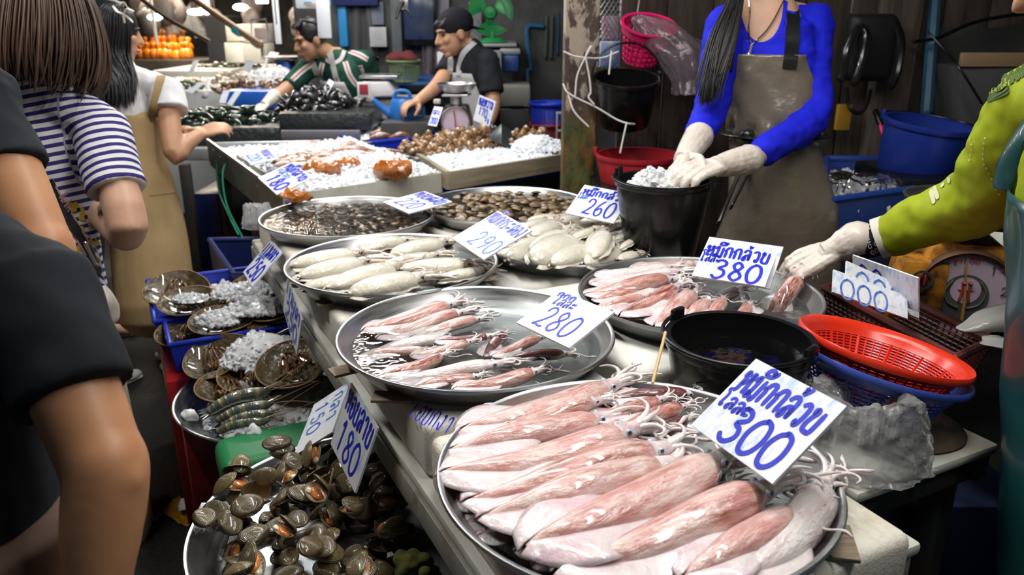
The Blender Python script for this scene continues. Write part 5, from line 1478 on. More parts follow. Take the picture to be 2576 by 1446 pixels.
# ------------------------------------------------------------------ yellow dial scale with a steel bowl
rust_y = mat('rusty_yellow', (.58, .24, .02), .45, col2=(.05, .022, .012), ns=9, lo=.42, hi=.58, bs=.25, bscale=40)
rust_d = mat('rusty_brown', (.16, .07, .03), .6, col2=(.05, .025, .015), ns=14, bs=.3, bscale=50)
dial_m = mat('lilac_dial', (.60, .47, .60), .25, coat=.5, col2=(.52, .42, .50), ns=5)
dial_gray = mat('dial_grey', (.10, .105, .10), .3, coat=.4); dial_red = mat('dial_red', (.35, .05, .05), .4); dial_ink = mat('dial_ink', (.06, .07, .07), .4)
gold_m = mat('pointer_gold', (.42, .22, .04), .4)
def dial_scale(label, c, r, depth, n, m_body, m_rim, lift, pan=None, tw=1.1, fine=True):
    """c: middle of the dial face, n: the way it faces (level)"""
    n = nrm(arr([n[0], n[1], 0])); s = arr([-n[1], n[0], 0]); zz = arr([0, 0, 1.])
    # viewer's right on the face
    s = -s if np.dot(s, [1, 0, 0]) < 0 else s
    t = thing('weighing_scale', label, 'scale', c - zz * lift)
    def at(a, b, f=0.): return c + s * a + zz * b + n * f
    mb = MB(); bot, top = -lift, r * 1.12; w0, w1 = r * tw * 1.0, r * tw * .72
    F = lambda dd, k: [at(-w0 * k, bot, dd), at(w0 * k, bot, dd), at(w0 * k, 0, dd), at(w1 * k, top, dd), at(-w1 * k, top, dd), at(-w0 * k, 0, dd)]
    f, b = F(-.012, 1), F(-depth, .96)
    mb.add(f + b, [(0, 1, 2, 3, 4, 5), (11, 10, 9, 8, 7, 6)] + [(i, (i + 1) % 6, 6 + (i + 1) % 6, 6 + i) for i in range(6)]); mb.build('body', m_body, t, bevel=.012)
    M = Matrix((s, zz, n)).transposed()
    mb = MB(); mb.lathe([(r, -.012), (r * 1.09, -.012), (r * 1.10, .006), (r * 1.05, .016), (r * .99, .012), (r * .985, .004)], c, 64, M, close=True); mb.build('dial_ring', m_rim, t)
    mb = MB(); mb.disc(at(0, 0, .003), r, 64, M); face = mb.build('dial', dial_m, t, fixn=False)
    if fine:
        mb = MB(); mb.disc(at(0, -.05 * r, .0045), r * .56, 48, M, .92, 1.0); mb.build('dial_disc', dial_gray, face, fixn=False)
        mb = MB(); mb.disc(at(0, .13 * r, .0055), r * .32, 40, M); mb.build('dial_emblem', dial_m, face, fixn=False)
        mb = MB()
        for dx in (-.07, .07):
            mb.tube([at((dx) * r, .24 * r, .006), at(dx * r, .05 * r, .006), at(dx * 1.4 * r, -.12 * r, .006)], .035 * r, 6)
            mb.ell(at(dx * r, .31 * r, .006), (.045 * r, .01, .045 * r), nu=10, nv=6)
        mb.tube([at(-.14 * r, .14 * r, .006), at(.14 * r, .14 * r, .006)], .022 * r, 5)
        mb.build('emblem_figures', dial_red, face)
        mb = MB()
        for sd in (-1, 1): mb.tube([at(sd * .30 * r, .34 * r, .006), at(sd * .42 * r, .1 * r, .006), at(sd * .34 * r, -.18 * r, .006), at(sd * .1 * r, -.30 * r, .006)], .026 * r, 5)
        mb.build('emblem_wreath', mat('wreath_green', (.10, .12, .06), .5), face)
        mb = MB()
        for ch, ang in (('7', 128), ('6', 172), ('1', 52), ('5', 215), ('2', 12)):
            a = math.radians(ang); q0 = at(math.cos(a) * .82 * r, math.sin(a) * .82 * r, .006)
            for st in GL[ch]: ribbon(mb, [q0 + s * (x - .5) * .16 * r + zz * (y - .5) * .2 * r for x, y in st], n, .03 * r)
        mb.build('numerals', dial_ink, face, fixn=False)
        mb = MB()
        for k in range(48):
            a = 2 * math.pi * k / 48; e = .04 if k % 6 else .09
            mb.tube([at(math.cos(a) * (.97 - e) * r, math.sin(a) * (.97 - e) * r, .005), at(math.cos(a) * .97 * r, math.sin(a) * .97 * r, .005)], .006 * r, 4, cap=None)
        mb.build('tick_marks', dial_ink, face, fixn=False)
        mb = MB()
        for k, ch in enumerate('KILOg'.replace('g', 'O')):
            a = math.radians(112 - k * 8); q0 = at(math.cos(a) * .80 * r, math.sin(a) * .86 * r, .006)
            for st in GL[ch]: ribbon(mb, [q0 + s * (x - .5) * .09 * r + zz * (y - .5) * .11 * r for x, y in st], n, .02 * r)
        mb.build('dial_lettering', dial_red, face, fixn=False)
    mb = MB(); mb.tube([at(.03 * r, -.62 * r, .010), at(.02 * r, -.3 * r, .010), at(0, 0, .010), at(-.10 * r, .80 * r, .010)], [.055 * r, .05 * r, .035 * r, .006 * r], 6, r2=[.003] * 4); mb.build('pointer', gold_m if fine else dial_red, t)
    pc = at(0, top, -depth * .45)
    mb = MB(); mb.tube([pc - zz * .01, pc + zz * .045], .028, 10); mb.build('pan_post', m_rim, t)
    if pan:
        mb = MB(); mb.box(pc + zz * .05, (r * 1.9, r * 1.7, .012), math.atan2(s[1], s[0])); mb.build('pan_plate', m_body if fine else alu, t, bevel=.004)
        mb = MB(); R_ = pan; mb.lathe([(.001, .002), (R_ * .55, .004), (R_ * .85, .022), (R_, .05), (R_ + .006, .05), (R_ + .004, .046), (R_ * .87, .018), (R_ * .56, 0), (.001, 0)], pc + zz * .058, 48); mb.build('bowl', steel, t)
    return t, at
dc = A(2425, 742, 1.93)
sc_, sat = dial_scale('rusty yellow dial scale with a faded lilac face behind the spare signs', dc, .105, .20, arr([-.30, -1, 0]), rust_y, rust_d, .093, pan=.15)
mk = MB(); r0 = sat(-.19, .058, -.010)
n_ = nrm(arr([-.30, -1, 0])); sx_ = arr([1, -.30, 0]) / 1.044
mk.lathe([(.028, 0), (.034, 0), (.034, .003), (.028, .003)], r0, 24, Matrix((sx_, arr([0, 0, 1]), n_)).transposed(), close=True)
# maker's round mark and two lines of letters on the yellow cheek
cheek = MB(); cc_ = A(2312, 742, 1.95)
cheek.hexa([cc_ + sx_ * a + arr([0, 0, b]) - n_ * f for f, b0 in ((.14, 0),) for a, b in ((-.075, -.10), (.06, -.10), (.06, .085), (-.05, .085))] + [cc_ + sx_ * a + arr([0, 0, b]) for a, b in ((-.07, -.10), (.06, -.10), (.06, .085), (-.05, .085))])
cheek.build('cheek', rust_y, sc_, bevel=.012)
mk = MB(); r0 = cc_ + arr([0, 0, .040]) + n_ * .004
mk.lathe([(.019, 0), (.025, 0), (.025, .002), (.019, .002)], r0, 24, Matrix((sx_, arr([0, 0, 1]), n_)).transposed(), close=True)
mk.build('maker_mark', dial_ink, sc_)
mk = MB()
for dx in (-.006, .006): mk.tube([r0 + sx_ * dx + arr([0, 0, .012]), r0 + sx_ * dx - arr([0, 0, .012])], .003, 5)
mk.build('mark_figures', dial_red, sc_)
mk = MB()
for st in strokes('ตราคู', 0, 0, 1, 1): ribbon(mk, [cc_ + sx_ * (-.045 + .095 * s) + arr([0, 0, -.005 - .026 * t_]) + n_ * .006 for s, t_ in st], n_, .004)
mk.build('maker_lettering', dial_ink, sc_, fixn=False)

# bundle of plastic bags lying over the basket, hanging at its end
bw = film('bundle', (.92, .92, .92), .7, (.82, .82, .79), .15, .45)
mb = MB(); mb.tube([A(2425, 828, 1.60), A(2480, 812, 1.60), A(2560, 800, 1.60), A(2650, 790, 1.60)], [.012, .034, .05, .05], 22, 26, up=(0, 0, 1), r2=[.008, .018, .026, .024]); mb.shake(.008, 38, 0, (.3, 1, 1))
tag(mb.build('bag_bundle', bw, sharp=180), 'bundle of folded white plastic bags lying over the basket edge by the scale', 'bags')
mb = MB(); mb.tube([A(2470, 852, 1.56), A(2560, 868, 1.53), A(2650, 905, 1.50)], [.02, .05, .065], 22, 16, up=(0, 0, 1), r2=[.004, .006, .006]); mb.shake(.007, 30)
tag(mb.build('bag_sheet', bw, sharp=180), 'loose white plastic bag hanging off the basket end', 'bag')

# skewer leaning on the rim, wooden slats, sponge
mb = MB(); mb.tube([A(1674, 836, 1.40), A(1642, 962, 1.24)], .0028, 6); tag(mb.build('skewer', pale_wood), 'bamboo skewer standing at the far rim of the largest tray', 'skewer')
mb = MB(); q = G(1035, 1435, .545)
for k in range(22):
    rr_ = random.Random(k); mb.ell(arr(q) + [rr_.uniform(-.03, .03), rr_.uniform(-.025, .03), rr_.uniform(-.002, .022)], (.013, .013, .012), nu=10, nv=7)
tag(fuse('sponge', mb, mat('green_sponge', (.12, .12, .025), .8, col2=(.05, .06, .01), ns=30, bs=.5, bscale=90), None, .004, 2), 'lumpy green sponge at the bare side of the low clam tray', 'sponge')
for px_, py_, an, lab, z in ((880, 930, STALL_ANG + .1, 'wooden slat poking out under the water tray, over the aisle', .856), (990, 1000, STALL_ANG - .5, 'wooden slat under the front of the water tray', .856),
                       (2110, 1365, STALL_ANG + .9, 'wooden slat under the largest tray by the foam corner', .856), (835, 760, STALL_ANG, 'short wooden slat under the cuttlefish tray', .856)):
    slat(px_, py_, an, lab)
mb = scribble('', G(1048, 1012, .8535), (G(1150, 1056, .8535) - G(1048, 1012, .8535)), (G(1030, 1046, .8535) - G(1056, 1012, .8535)), arr([0, 0, 1]), 'เอบกงา', .0024)
o = mb.build('lettering', ink, None, fixn=False)
for ob in bpy.data.objects:
    if ob.name.startswith('foam_block') and 'biggest squid' in ob.get('label', ''):
        o.parent = ob; o.matrix_parent_inverse = ob.matrix_basis.inverted()

# ------------------------------------------------------------------ low level by the aisle: red stand, crates, plank
def vu(p):                             # world -> stall axes
    r = arr(p[:2]) - TABLE_O
    d = VD[0] * UD[1] - VD[1] * UD[0]
    return (r[0] * UD[1] - r[1] * UD[0]) / d, (VD[0] * r[1] - VD[1] * r[0]) / d
def boxed(name, label, cat, p, dv, du, z0, z1, m, group=None, bev=.006):
    """box from its near aisle corner p, dv across and du away from the viewer"""
    v, u = vu(p); c = T(v + dv / 2, u - du / 2)
    mb = MB(); mb.box((c[0], c[1], (z0 + z1) / 2), (dv, du, z1 - z0), STALL_ANG)
    o = mb.build(name, m, bevel=bev); return tag(o, label, cat, group)
def low_crate(label, p, dv, du, z0, z1, m):
    v, u = vu(p)
    return crate('crate', label, [T(v, u, z1), T(v + dv, u, z1), T(v + dv, u - du, z1), T(v, u - du, z1)], z1 - z0, m, flare=.05)
pa = G(452, 1275, 0)
red_gloss = mat('red_painted', (.30, .012, .016), .25, col2=(.17, .01, .012), ns=6, coat=.4)
boxed('stool', 'red plastic stool box under the blue crates, facing the aisle', 'stand', A(436, 1080, 2.34), .30, .62, 0.0, .50, red_gloss)
boxed('stand', 'red box under the prawn tray', 'stand', A(470, 1150, 2.18), .42, .30, 0.0, .438, red_gloss)
boxed('stand', 'black bench carrying the low clam tray under the table edge', 'bench', T(-.33, .12), .62, .62, 0., .522, black_pl)
low_crate('blue crate under the two farthest horseshoe crabs', A(398, 868, 2.50), .45, .46, .505, .60, blue_pl)
low_crate('deep blue crate under the ice filled horseshoe crab', A(437, 935, 2.34), .42, .24, .505, .595, blue_pl)
ice_heap('ice bed in the farther blue crate', T(vu(A(398, 868, 2.5))[0] + .22, vu(A(398, 868, 2.5))[1] - .24, .56), .2, .2, .03, 200, .013, 12)
g = A(560, 1165, 1.95); mb = MB(); mb.box((g[0] + .12, g[1] + .02, .47), (.26, .16, .09), STALL_ANG); tag(mb.build('green_box', green_pl, bevel=.03, seg=4), 'green plastic box between the prawn tray and the clam tray', 'box')
# dark bin behind the crabs
P = [A(525, 602, 3.1), A(600, 690, 2.85), A(740, 650, 2.95), A(690, 590, 3.2)]
zb = .60
P = [G(527, 603, zb), G(588, 690, zb), G(760, 690, zb), G(690, 600, zb)]
crate('tub', 'dark blue open tub on the ground under the ice stall edge', P, .45, navy_pl, th=.01, lip=.018, cat='tub', flare=.06)
# foil wrapper on the wet ground
mb = MB(); q = [G(398, 1285, .012), G(450, 1246, .05), G(520, 1300, .02), G(470, 1325, .008)]
def wf(u, v):
    p = (q[0] * (1 - u) + q[1] * u) * (1 - v) + (q[3] * (1 - u) + q[2] * u) * v
    return p + arr([0, 0, .012 * noise.noise(Vector((u * 5, v * 5, 3)))])
mb.sheet(wf, 14, 10, .0015); tag(mb.build('wrapper', mat('yellow_foil', (.42, .22, .02), .25, .3, bs=.3, bscale=60), sharp=180), 'shiny yellow wrapper on the wet ground by the red stand', 'wrapper')
mb = MB(); mb.crumb(G(463, 1270, .05), .022, random.Random(2)); tag(mb.build('paper_ball', mat('white_paper', (.6, .6, .6), .6)), 'crumpled white paper lying on the yellow wrapper', 'paper')
# ------------------------------------------------------------------ background helper: a box whose front spans a stretch of the view at depth d
def bx(name, label, cat, x0, x1, y0, y1, d, dep, m, group=None, bev=.006, yaw=0., parent=None, gnd=False):
    a, b = A(x0, (y0 + y1) / 2, d), A(x1, (y0 + y1) / 2, d)
    mid = (a + b) / 2; zt = A((x0 + x1) / 2, y0, d)[2]; zb = 0. if gnd else A((x0 + x1) / 2, y1, d)[2]
    w = abs(b[0] - a[0])
    mb = MB(); mb.box((mid[0], mid[1] + dep / 2, (zt + zb) / 2), (w, dep, zt - zb), yaw)
    o = mb.build(name, m, parent, bevel=bev)
    return tag(o, label, cat, group) if label else o
def poly_tube(name, label, cat, pts, r, m, parent=None, n=7, group=None):
    mb = MB(); mb.tube([A(*p) for p in pts], r, n); o = mb.build(name, m, parent)
    return tag(o, label, cat, group) if label else o
def hang_sheet(name, label, cat, x0, x1, y0, y1, d, m, amp=.01, waves=3, th=.003, group=None, taper=1.):
    a, b = A(x0, y0, d), A(x1, y0, d); zb = A((x0 + x1) / 2, y1, d)[2]
    mb = MB()
    def f(u, v):
        k = (1 - v) + taper * v; uu = .5 + (u - .5) * k
        p = a * (1 - uu) + b * uu
        return (p[0], p[1] + amp * math.sin(u * waves * 6.28 + v) * (.4 + .6 * v), p[2] + (zb - p[2]) * v)
    mb.sheet(f, 24, 12, th); return tag(mb.build(name, m, sharp=180), label, cat, group)
white_m = mat('white_paint', (.72, .72, .72), .5); cream_m = mat('cream_plastic', (.52, .49, .42), .45); grey_m = mat('grey_plastic', (.26, .27, .27), .45)
paper_m = mat('sign_paper', (.78, .79, .82), .45); teal_m = mat('teal_plastic', (.03, .30, .36), .35); black_net = mat('black_liner', (.022, .026, .027), .32, bs=.6, bscale=30, bd=.02)
silver = mat('silver_edge', (.55, .56, .57), .35, 1)

# ================= right: behind the seller in blue
mb = MB(); q0, q1 = A(1512, -40, 3.42), A(1805, 175, 3.42); W_, H_ = q1[0] - q0[0], q0[2] - q1[2]; n = 26
for k in range(-n, n * 2):
    for sg in (1, -1):
        P = []
        for j in range(2):
            z = j * H_; x = k * W_ / n * 1.0 + sg * z * .62 + (0 if sg > 0 else W_ * .0)
            P.append((x, z))
        (xa, za), (xb, zb) = P
        lo, hi = 0, W_
        if max(xa, xb) < lo or min(xa, xb) > hi: continue
        def clip(xa, za, xb, zb):
            t0, t1 = 0., 1.; dx = xb - xa
            for e, s_ in ((lo, 1), (hi, -1)):
                fa, fb = s_ * (xa - e), s_ * (xb - e)
                if fa < 0 and fb < 0: return None
                if fa < 0: t0 = max(t0, fa / (fa - fb))
                elif fb < 0: t1 = min(t1, fa / (fa - fb))
            return (xa + dx * t0, za + (zb - za) * t0, xa + dx * t1, za + (zb - za) * t1) if t1 > t0 else None
        c = clip(xa, za, xb, zb)
        if c: mb.tube([(q0[0] + c[0], q0[1] + .012 * sg * .2, q1[2] + c[1]), (q0[0] + c[2], q0[1] + .012 * sg * .2, q1[2] + c[3])], .0016, 4, cap=None)
tag(mb.build('wire_mesh', mat('mesh_wire', (.28, .27, .26), .4, .8), fixn=False), 'diamond wire mesh hung beside the peeling post', 'mesh')
for k, (x0, x1, y0, y1, m, lab) in enumerate((
    (1516, 1560, 40, 100, mat('packet_red', (.35, .06, .08), .4, col2=(.30, .32, .40), ns=22), 'red and grey packet behind the wire mesh, next to the post'),
    (1510, 1575, 104, 168, mat('packet_blue', (.05, .20, .55), .35, col2=(.40, .40, .5), ns=26), 'blue printed packet behind the wire mesh at the bucket handle'),
    (1562, 1640, -20, 60, mat('packet_mauve', (.35, .30, .38), .4, col2=(.5, .42, .4), ns=20), 'mauve packet behind the top of the wire mesh'),
    (1690, 1790, 40, 110, mat('packet_grey', (.22, .23, .26), .5, col2=(.35, .36, .38), ns=18), 'grey packet behind the mesh above the pinkish bag'))):
    bx('packet', lab, 'packet', x0, x1, y0, y1, 3.48, .05, m)
# pink basket
pink = mat('hot_pink_plastic', (.78, .02, .16), .35)
Mp = Matrix.Rotation(.55, 3, 'X') @ Matrix.Rotation(.12, 3, 'Y')
t = thing('basket', 'hot pink slotted basket hanging beside the wire mesh', 'basket', A(1615, 150, 3.28))
cp = A(1612, 100, 3.25)
def pinkw(mb, rings, ribs_):
    for k in range(rings):
        q = k / (rings - 1) * .8; r_ = .07 + .035 * q
        mb.lathe([(r_ + .003 * math.cos(a), q * .16 + .005 * math.sin(a)) for a in (0, 1.57, 3.14, 4.71)], n=40, close=True, sx=1.0, sy=.72)
    for k in range(ribs_):
        a = 6.283 * k / ribs_; mb.tube([((.07) * math.cos(a), .07 * .72 * math.sin(a), 0), (.098 * math.cos(a + .05), .098 * .72 * math.sin(a + .05), .128)], .0045, 5, cap=None)
mb = MB(); pinkw(mb, 6, 22); mb.lathe([(.001, 0), (.07, 0), (.07, .004), (.001, .004)], n=40, sy=.72); mb.xf(Matrix.Translation(Vector(cp - arr([0, 0, .08]))) @ Mp.to_4x4()); mb.build('lattice', pink, t, fixn=False)
mb = MB(); mb.lathe([(.100, .125), (.106, .165), (.118, .168), (.120, .160), (.110, .155), (.105, .125)], n=48, close=True, sy=.72); mb.xf(Matrix.Translation(Vector(cp - arr([0, 0, .08]))) @ Mp.to_4x4()); mb.build('rim', pink, t)
poly_tube('string', 'cord holding the pink basket', 'string', [(1612, -30, 3.3), (1604, 30, 3.28), (1590, 90, 3.2)], .003, mat('grey_cord', (.3, .28, .28), .7))
# pinkish bag
mb = MB(); qa = A(1608, 45, 3.18)
def pb(u, v):
    a = 6.283 * u
    top, bot = A(1606, 40, 3.18), A(1728, 238, 3.12)
    c = top * (1 - v) + bot * v; w = .012 + .125 * math.sin(min(1, v * 1.15) * 2.6) ** .8 * (1 - .35 * v)
    nn = noise.noise(Vector((math.cos(a) * 2, math.sin(a) * 2, v * 4))); n2 = noise.noise(Vector((math.cos(a) * 6, math.sin(a) * 6, v * 3)))
    k = w * (1 + .22 * nn + .16 * n2)
    return (c[0] + k * math.cos(a) + .05 * math.sin(v * 3.1), c[1] + k * .55 * math.sin(a), c[2] + .012 * nn + .04 * math.sin(v * 3.1))
mb.grid(pb, 60, 30); tag(mb.build('plastic_bag', bag_pink, sharp=180), 'pinkish clear plastic bag hanging in front of the pink basket', 'bag')
# hanging black bucket, red bucket on a box
Mb = Matrix.Rotation(.22, 3, 'X')
bt = A(1576, 196, 3.02)
bucket('bucket', 'black bucket tied to the peeling post with white string', under(bt, Mb, .185), .122, .098, .185, black_pl, Mb, handle=1.25, ht=.1)
rbk = A(1606, 388, 3.08)
bucket('bucket', 'red bucket below the hanging black bucket', (rbk[0], rbk[1], rbk[2] - .20), .160, .125, .20, red_pl, handle=-.12, ht=-.25)
bx('box', 'black box the red bucket stands on', 'box', 1500, 1720, 470, 760, 2.99, .36, black_pl)
str_m = mat('white_string', (.66, .64, .6), .6)
sp = p0[1] if False else 2.93
for k, (pts, lab) in enumerate((
    ([(1419, 130, sp), (1450, 142, sp - .01), (1512, 146, sp), (1555, 130, sp)], 'upper white string around the peeling post'),
    ([(1447, 240, sp - .01), (1452, 190, sp - .02), (1472, 145, sp - .03), (1489, 115, sp - .03), (1474, 140, sp - .03), (1482, 190, sp - .02), (1486, 232, sp - .01), (1480, 244, sp - .01), (1494, 262, sp - .01)], 'bow of white string hanging down the peeling post'),
    ([(1417, 212, sp), (1432, 236, sp - .01), (1500, 270, sp), (1550, 300, sp), (1578, 310, sp - .02), (1596, 312, sp)], 'lower white string from the post under the black bucket'),
    ([(1430, 238, sp), (1444, 280, sp - .01), (1480, 318, sp - .01)], 'loose string end curling down the post'),
    ([(1576, 310, sp - .02), (1566, 355, sp - .02), (1560, 384, sp - .02)], 'string end hanging over the red bucket'),
    ([(1538, 130, sp - .03), (1532, 186, sp - .03)], 'short string end dangling over the hanging black bucket'))):
    poly_tube('string', lab, 'string', pts, .0035, str_m, n=6)
# black pack on the timber post
t = thing('backpack', 'black backpack hanging on the timber post beside the seller in blue', 'bag', A(2190, 150, 3.28))
mb = MB(); q = A(2185, 120, 3.30); mb.box(q, (.20, .10, .27)); mb.build('pack', mat('black_fabric', (.010, .010, .011), .55), t, bevel=.035, seg=4)
mb = MB(); mb.tube([A(2118, 195, 3.2), A(2130, 130, 3.17), A(2160, 72, 3.17), A(2178, 90, 3.17), A(2170, 140, 3.17), A(2150, 205, 3.19)], .020, 10); mb.build('strap', mat('black_rubber', (.012, .012, .012), .22, coat=.4), t)
mb = MB(); mb.tube([A(2255, 60, 3.24), A(2268, 110, 3.2), A(2258, 180, 3.2), A(2243, 216, 3.22)], .016, 8); mb.build('strap', black_pl, t)
mb = MB(); mb.tube([A(2130, 225, 3.22), A(2136, 270, 3.2), A(2160, 285, 3.2), A(2180, 265, 3.2), A(2190, 228, 3.22)], .008, 7); mb.build('strap', black_pl, t)
t = thing('notice', 'pale printed notice above the black backpack', 'notice', A(2165, 10, 3.3))
bx('sheet', None, None, 2132, 2195, -30, 34, 3.40, .006, mat('notice_paper', (.5, .46, .48), .6, col2=(.38, .34, .38), ns=30), parent=t)
bx('cloth', 'mustard yellow cloth hanging below the black backpack', 'cloth', 2106, 2142, 262, 330, 3.44, .03, mat('mustard', (.42, .22, .015), .8))
t = thing('brush', 'pink handled brush with a black grip behind the blue tub', 'brush', A(2215, 330, 3.2))
mb = MB(); mb.tube([A(2203, 282, 3.22), A(2216, 315, 3.20)], .013, 10); mb.build('grip', black_pl, t)
mb = MB(); mb.tube([A(2214, 312, 3.20), A(2240, 385, 3.14)], .009, 10); mb.build('handle', pink, t)
Mq = Matrix.Rotation(.10, 3, 'Y') @ Matrix.Rotation(.10, 3, 'X'); bq = A(2338, 308, 2.78)
bucket('bucket', 'large blue bucket beside the green sleeve', under(bq, Mq, .27), .142, .118, .27, navy_blue if False else mat('bucket_blue', (.012, .035, .27), .38, bs=.05, bscale=10), Mq, handle=-.05, ht=-.35, lip=.012)
zt = A(2220, 480, 2.6)[2]
P = [G(2080, 505, zt), G(2345, 468, zt), G(2330, 400, zt), G(2080, 398, zt)]
crate('tub', 'blue tub of plastic and melting ice in front of the blue bucket', P, .26, mat('tub_blue', (.02, .06, .30), .4), th=.008, lip=.02, cat='tub')
ice_box('slushy ice and plastic in the blue tub', [p - arr([0, 0, .06]) for p in P], .03, 260, .016, 3)
plastic_bag('plastic_bag', 'clear plastic lying on the ice in the blue tub', (A(2170, 440, 2.72)[0], A(2170, 440, 2.72)[1], zt - .04), .13, .11, .06, .3, bag_m, 5)
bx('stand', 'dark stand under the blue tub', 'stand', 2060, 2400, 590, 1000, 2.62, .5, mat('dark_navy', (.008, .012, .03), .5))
bx('box', 'black chest behind the side table under the blue bucket', 'box', 2240, 2600, 440, 900, 2.72, .4, black_pl)
# bin and tarp on the far right wall
t = thing('bin', 'grey bin with a tan wooden edge against the plank wall', 'bin', A(2500, 190, 3.2))
mb = MB(); a, b = A(2412, 166, 3.2), A(2640, 200, 3.2); zz = A(2450, 330, 3.2)[2]
mb.hexa([(a[0] + .06, a[1], zz), (b[0], b[1], zz), (b[0], b[1] + .3, zz), (a[0] + .06, a[1] + .3, zz), (a[0], a[1], a[2]), (b[0], b[1], a[2]), (b[0], b[1] + .3, a[2]), (a[0], a[1] + .3, a[2])]); mb.build('body', mat('bin_grey', (.085, .09, .09), .6), t, bevel=.01)
mb = MB(); mb.box(((a[0] + b[0]) / 2, a[1] - .005, a[2] + .025), (b[0] - a[0], .03, .055)); mb.build('edge_board', mat('tan_wood', (.33, .22, .12), .7), t, bevel=.004)
hang_sheet('tarpaulin', 'dark grey tarpaulin sheet hung on the plank wall', 'tarpaulin', 2300, 2680, 70, 330, 3.42, mat('tarp', (.05, .052, .05), .75, col2=(.03, .032, .03), ns=8), .02, 2)
for k, (x0, x1, c) in enumerate(((2350, 2420, (.17, .12, .09)), (2424, 2500, (.14, .11, .085)), (2504, 2600, (.20, .14, .10)))):
    bx('board', ('pale upright board at the top of the plank wall, next to the cable', 'middle pale board at the top of the plank wall', 'pale board at the top of the plank wall over the green shoulder')[k], 'board', x0, x1, -60, 60, 3.45, .02, mat('pale_board%d' % k, c, .8, col2=tuple(q * .6 for q in c), ns=6, stretch=(8, 8, .7)))
poly_tube('cable', 'black cable sagging across the plank wall', 'cable', [(2300, 105, 3.3), (2360, 95, 3.3), (2440, 60, 3.3), (2520, 42, 3.3), (2620, 30, 3.3)], .008, black_pl)
poly_tube('cable', 'thin black cable slanting down over the grey bin', 'cable', [(2335, 80, 3.28), (2380, 130, 3.2), (2420, 180, 3.1), (2470, 260, 3.1)], .005, black_pl)
poly_tube('pipe', 'blue water pipe up the plank wall', 'pipe', [(2355, -40, 3.38), (2345, 90, 3.38), (2330, 280, 3.38)], .024, mat('pipe_blue', (.03, .12, .20), .45))
t = thing('box', 'white foam box on a green box by the dial scale', 'box', A(2560, 600, 2.25)); bx('body', None, None, 2524, 2680, 545, 640, 2.25, .3, foam, parent=t)
bx('box', 'green plastic box under the white foam box by the dial scale', 'box', 2500, 2690, 645, 710, 2.22, .3, green_pl)
bx('basket', 'dark red crate edge beyond the dial scale', 'crate', 2470, 2680, 715, 830, 2.05, .3, brown_pl)
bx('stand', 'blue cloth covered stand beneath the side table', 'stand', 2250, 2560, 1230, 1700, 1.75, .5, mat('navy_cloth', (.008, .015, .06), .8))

# ================= middle: ice stall
def quadbox(name, label, cat, TL4, h, m, bev=.006):
    P = [arr(p) for p in TL4]; mb = MB(); mb.hexa([p - arr([0, 0, h]) for p in P] + P)
    return tag(mb.build(name, m, bevel=bev), label, cat)
def walled(label, P, h, m, th=.02, lip=.0, name='foam_box', cat='box'):
    return crate(name, label, P, h, m, th=th, lip=lip or .002, cat=cat)
box_w = mat('weathered_foam', (.60, .60, .55), .7, col2=(.42, .40, .34), ns=5, bs=.2, bscale=60)
wood_side = mat('weathered_side', (.40, .35, .26), .7, col2=(.24, .19, .12), ns=4, stretch=(.7, .7, 9), bs=.2, bscale=20)
zb = .885
FL, FR, BL = G(752, 484, zb), G(1108, 434, zb), G(598, 388, zb); BR = BL + (FR - FL)
walled('long white foam box of crushed ice and orange packets', [FL, FR, BR, BL], .085, box_w, .016)
icew = mat('snow_ice', (.92, .93, .95), .3, col2=(.74, .77, .80), ns=40, bs=.6, bscale=120, bd=.006)
ice_box('crushed ice filling the long white foam box', [p - arr([0, 0, .03]) for p in (FL, FR, BR, BL)], .075, 2600, .0095, 2, icew, bumpy=.035)
orange_m = mat('orange_packet', (.42, .10, .015), .16, col2=(.55, .22, .06), ns=18, coat=1., bs=.5, bscale=22, bd=.02)
for k, (x, y, w, lab) in enumerate(((988, 425, 84, 'orange packet of roe on the ice, near the front edge'), (815, 424, 76, 'orange packet of roe on the ice behind the washed out sign'), (878, 413, 50, 'small orange packet of roe buried in the ice'), (742, 494, 50, 'orange packet at the box corner beneath the washed out sign'))):
    d = 3.45 + .25 * k % .5 if k else 3.62
    c = G(x, y, zb + .045); r_ = w * 3.9 / 1980 / 2
    mb = MB(); mb.ell(c, (r_, r_ * .6, r_ * .5), nu=30, nv=20); mb.shake(.016, 26); mb.shake(.008, 60); tag(mb.build('packet', orange_m, sharp=180), lab, 'packet')
fish_m = mat('pink_fish', (.50, .22, .15), .2, col2=(.68, .55, .48), ns=9, coat=.9, rnd=True); fishb_m = mat('brown_fish', (.20, .075, .035), .2, col2=(.42, .28, .2), ns=9, coat=.9, rnd=True)
# ice and fish on the steel tray behind
FL2, FR2, BL2 = G(648, 452, .87), G(1010, 392, .87), G(528, 362, .87); BR2 = G(806, 356, .87)
crate('tray', 'steel edged tray of pink fish on ice at the far side of the ice stall', [FL2, FR2 * .5 + FR * .5 + arr([0, .1, 0]), BR2, BL2], .06, steel_dull, th=.008, lip=.014, cat='tray')
ice_box('ice under the pink fish', [p - arr([0, 0, .03]) for p in (FL2, FR2, BR2, BL2)], .03, 500, .013, 8, icew)
def fish_proto(m, seed):
    mb = MB(); mb.tube([(0, 0, 0), (.12, 0, .01), (.4, 0, .02), (.7, 0, .01), (.88, 0, 0), (1, 0, 0)], [.03, .09, .12, .07, .03, .08], 12, 20, up=(0, 0, 1), r2=[.03, .08, .10, .06, .025, .01])
    return mb.build('fish', m, sharp=180)
rng = random.Random(21)
FP = [fish_proto(fish_m, 1), fish_proto(fishb_m, 2)]
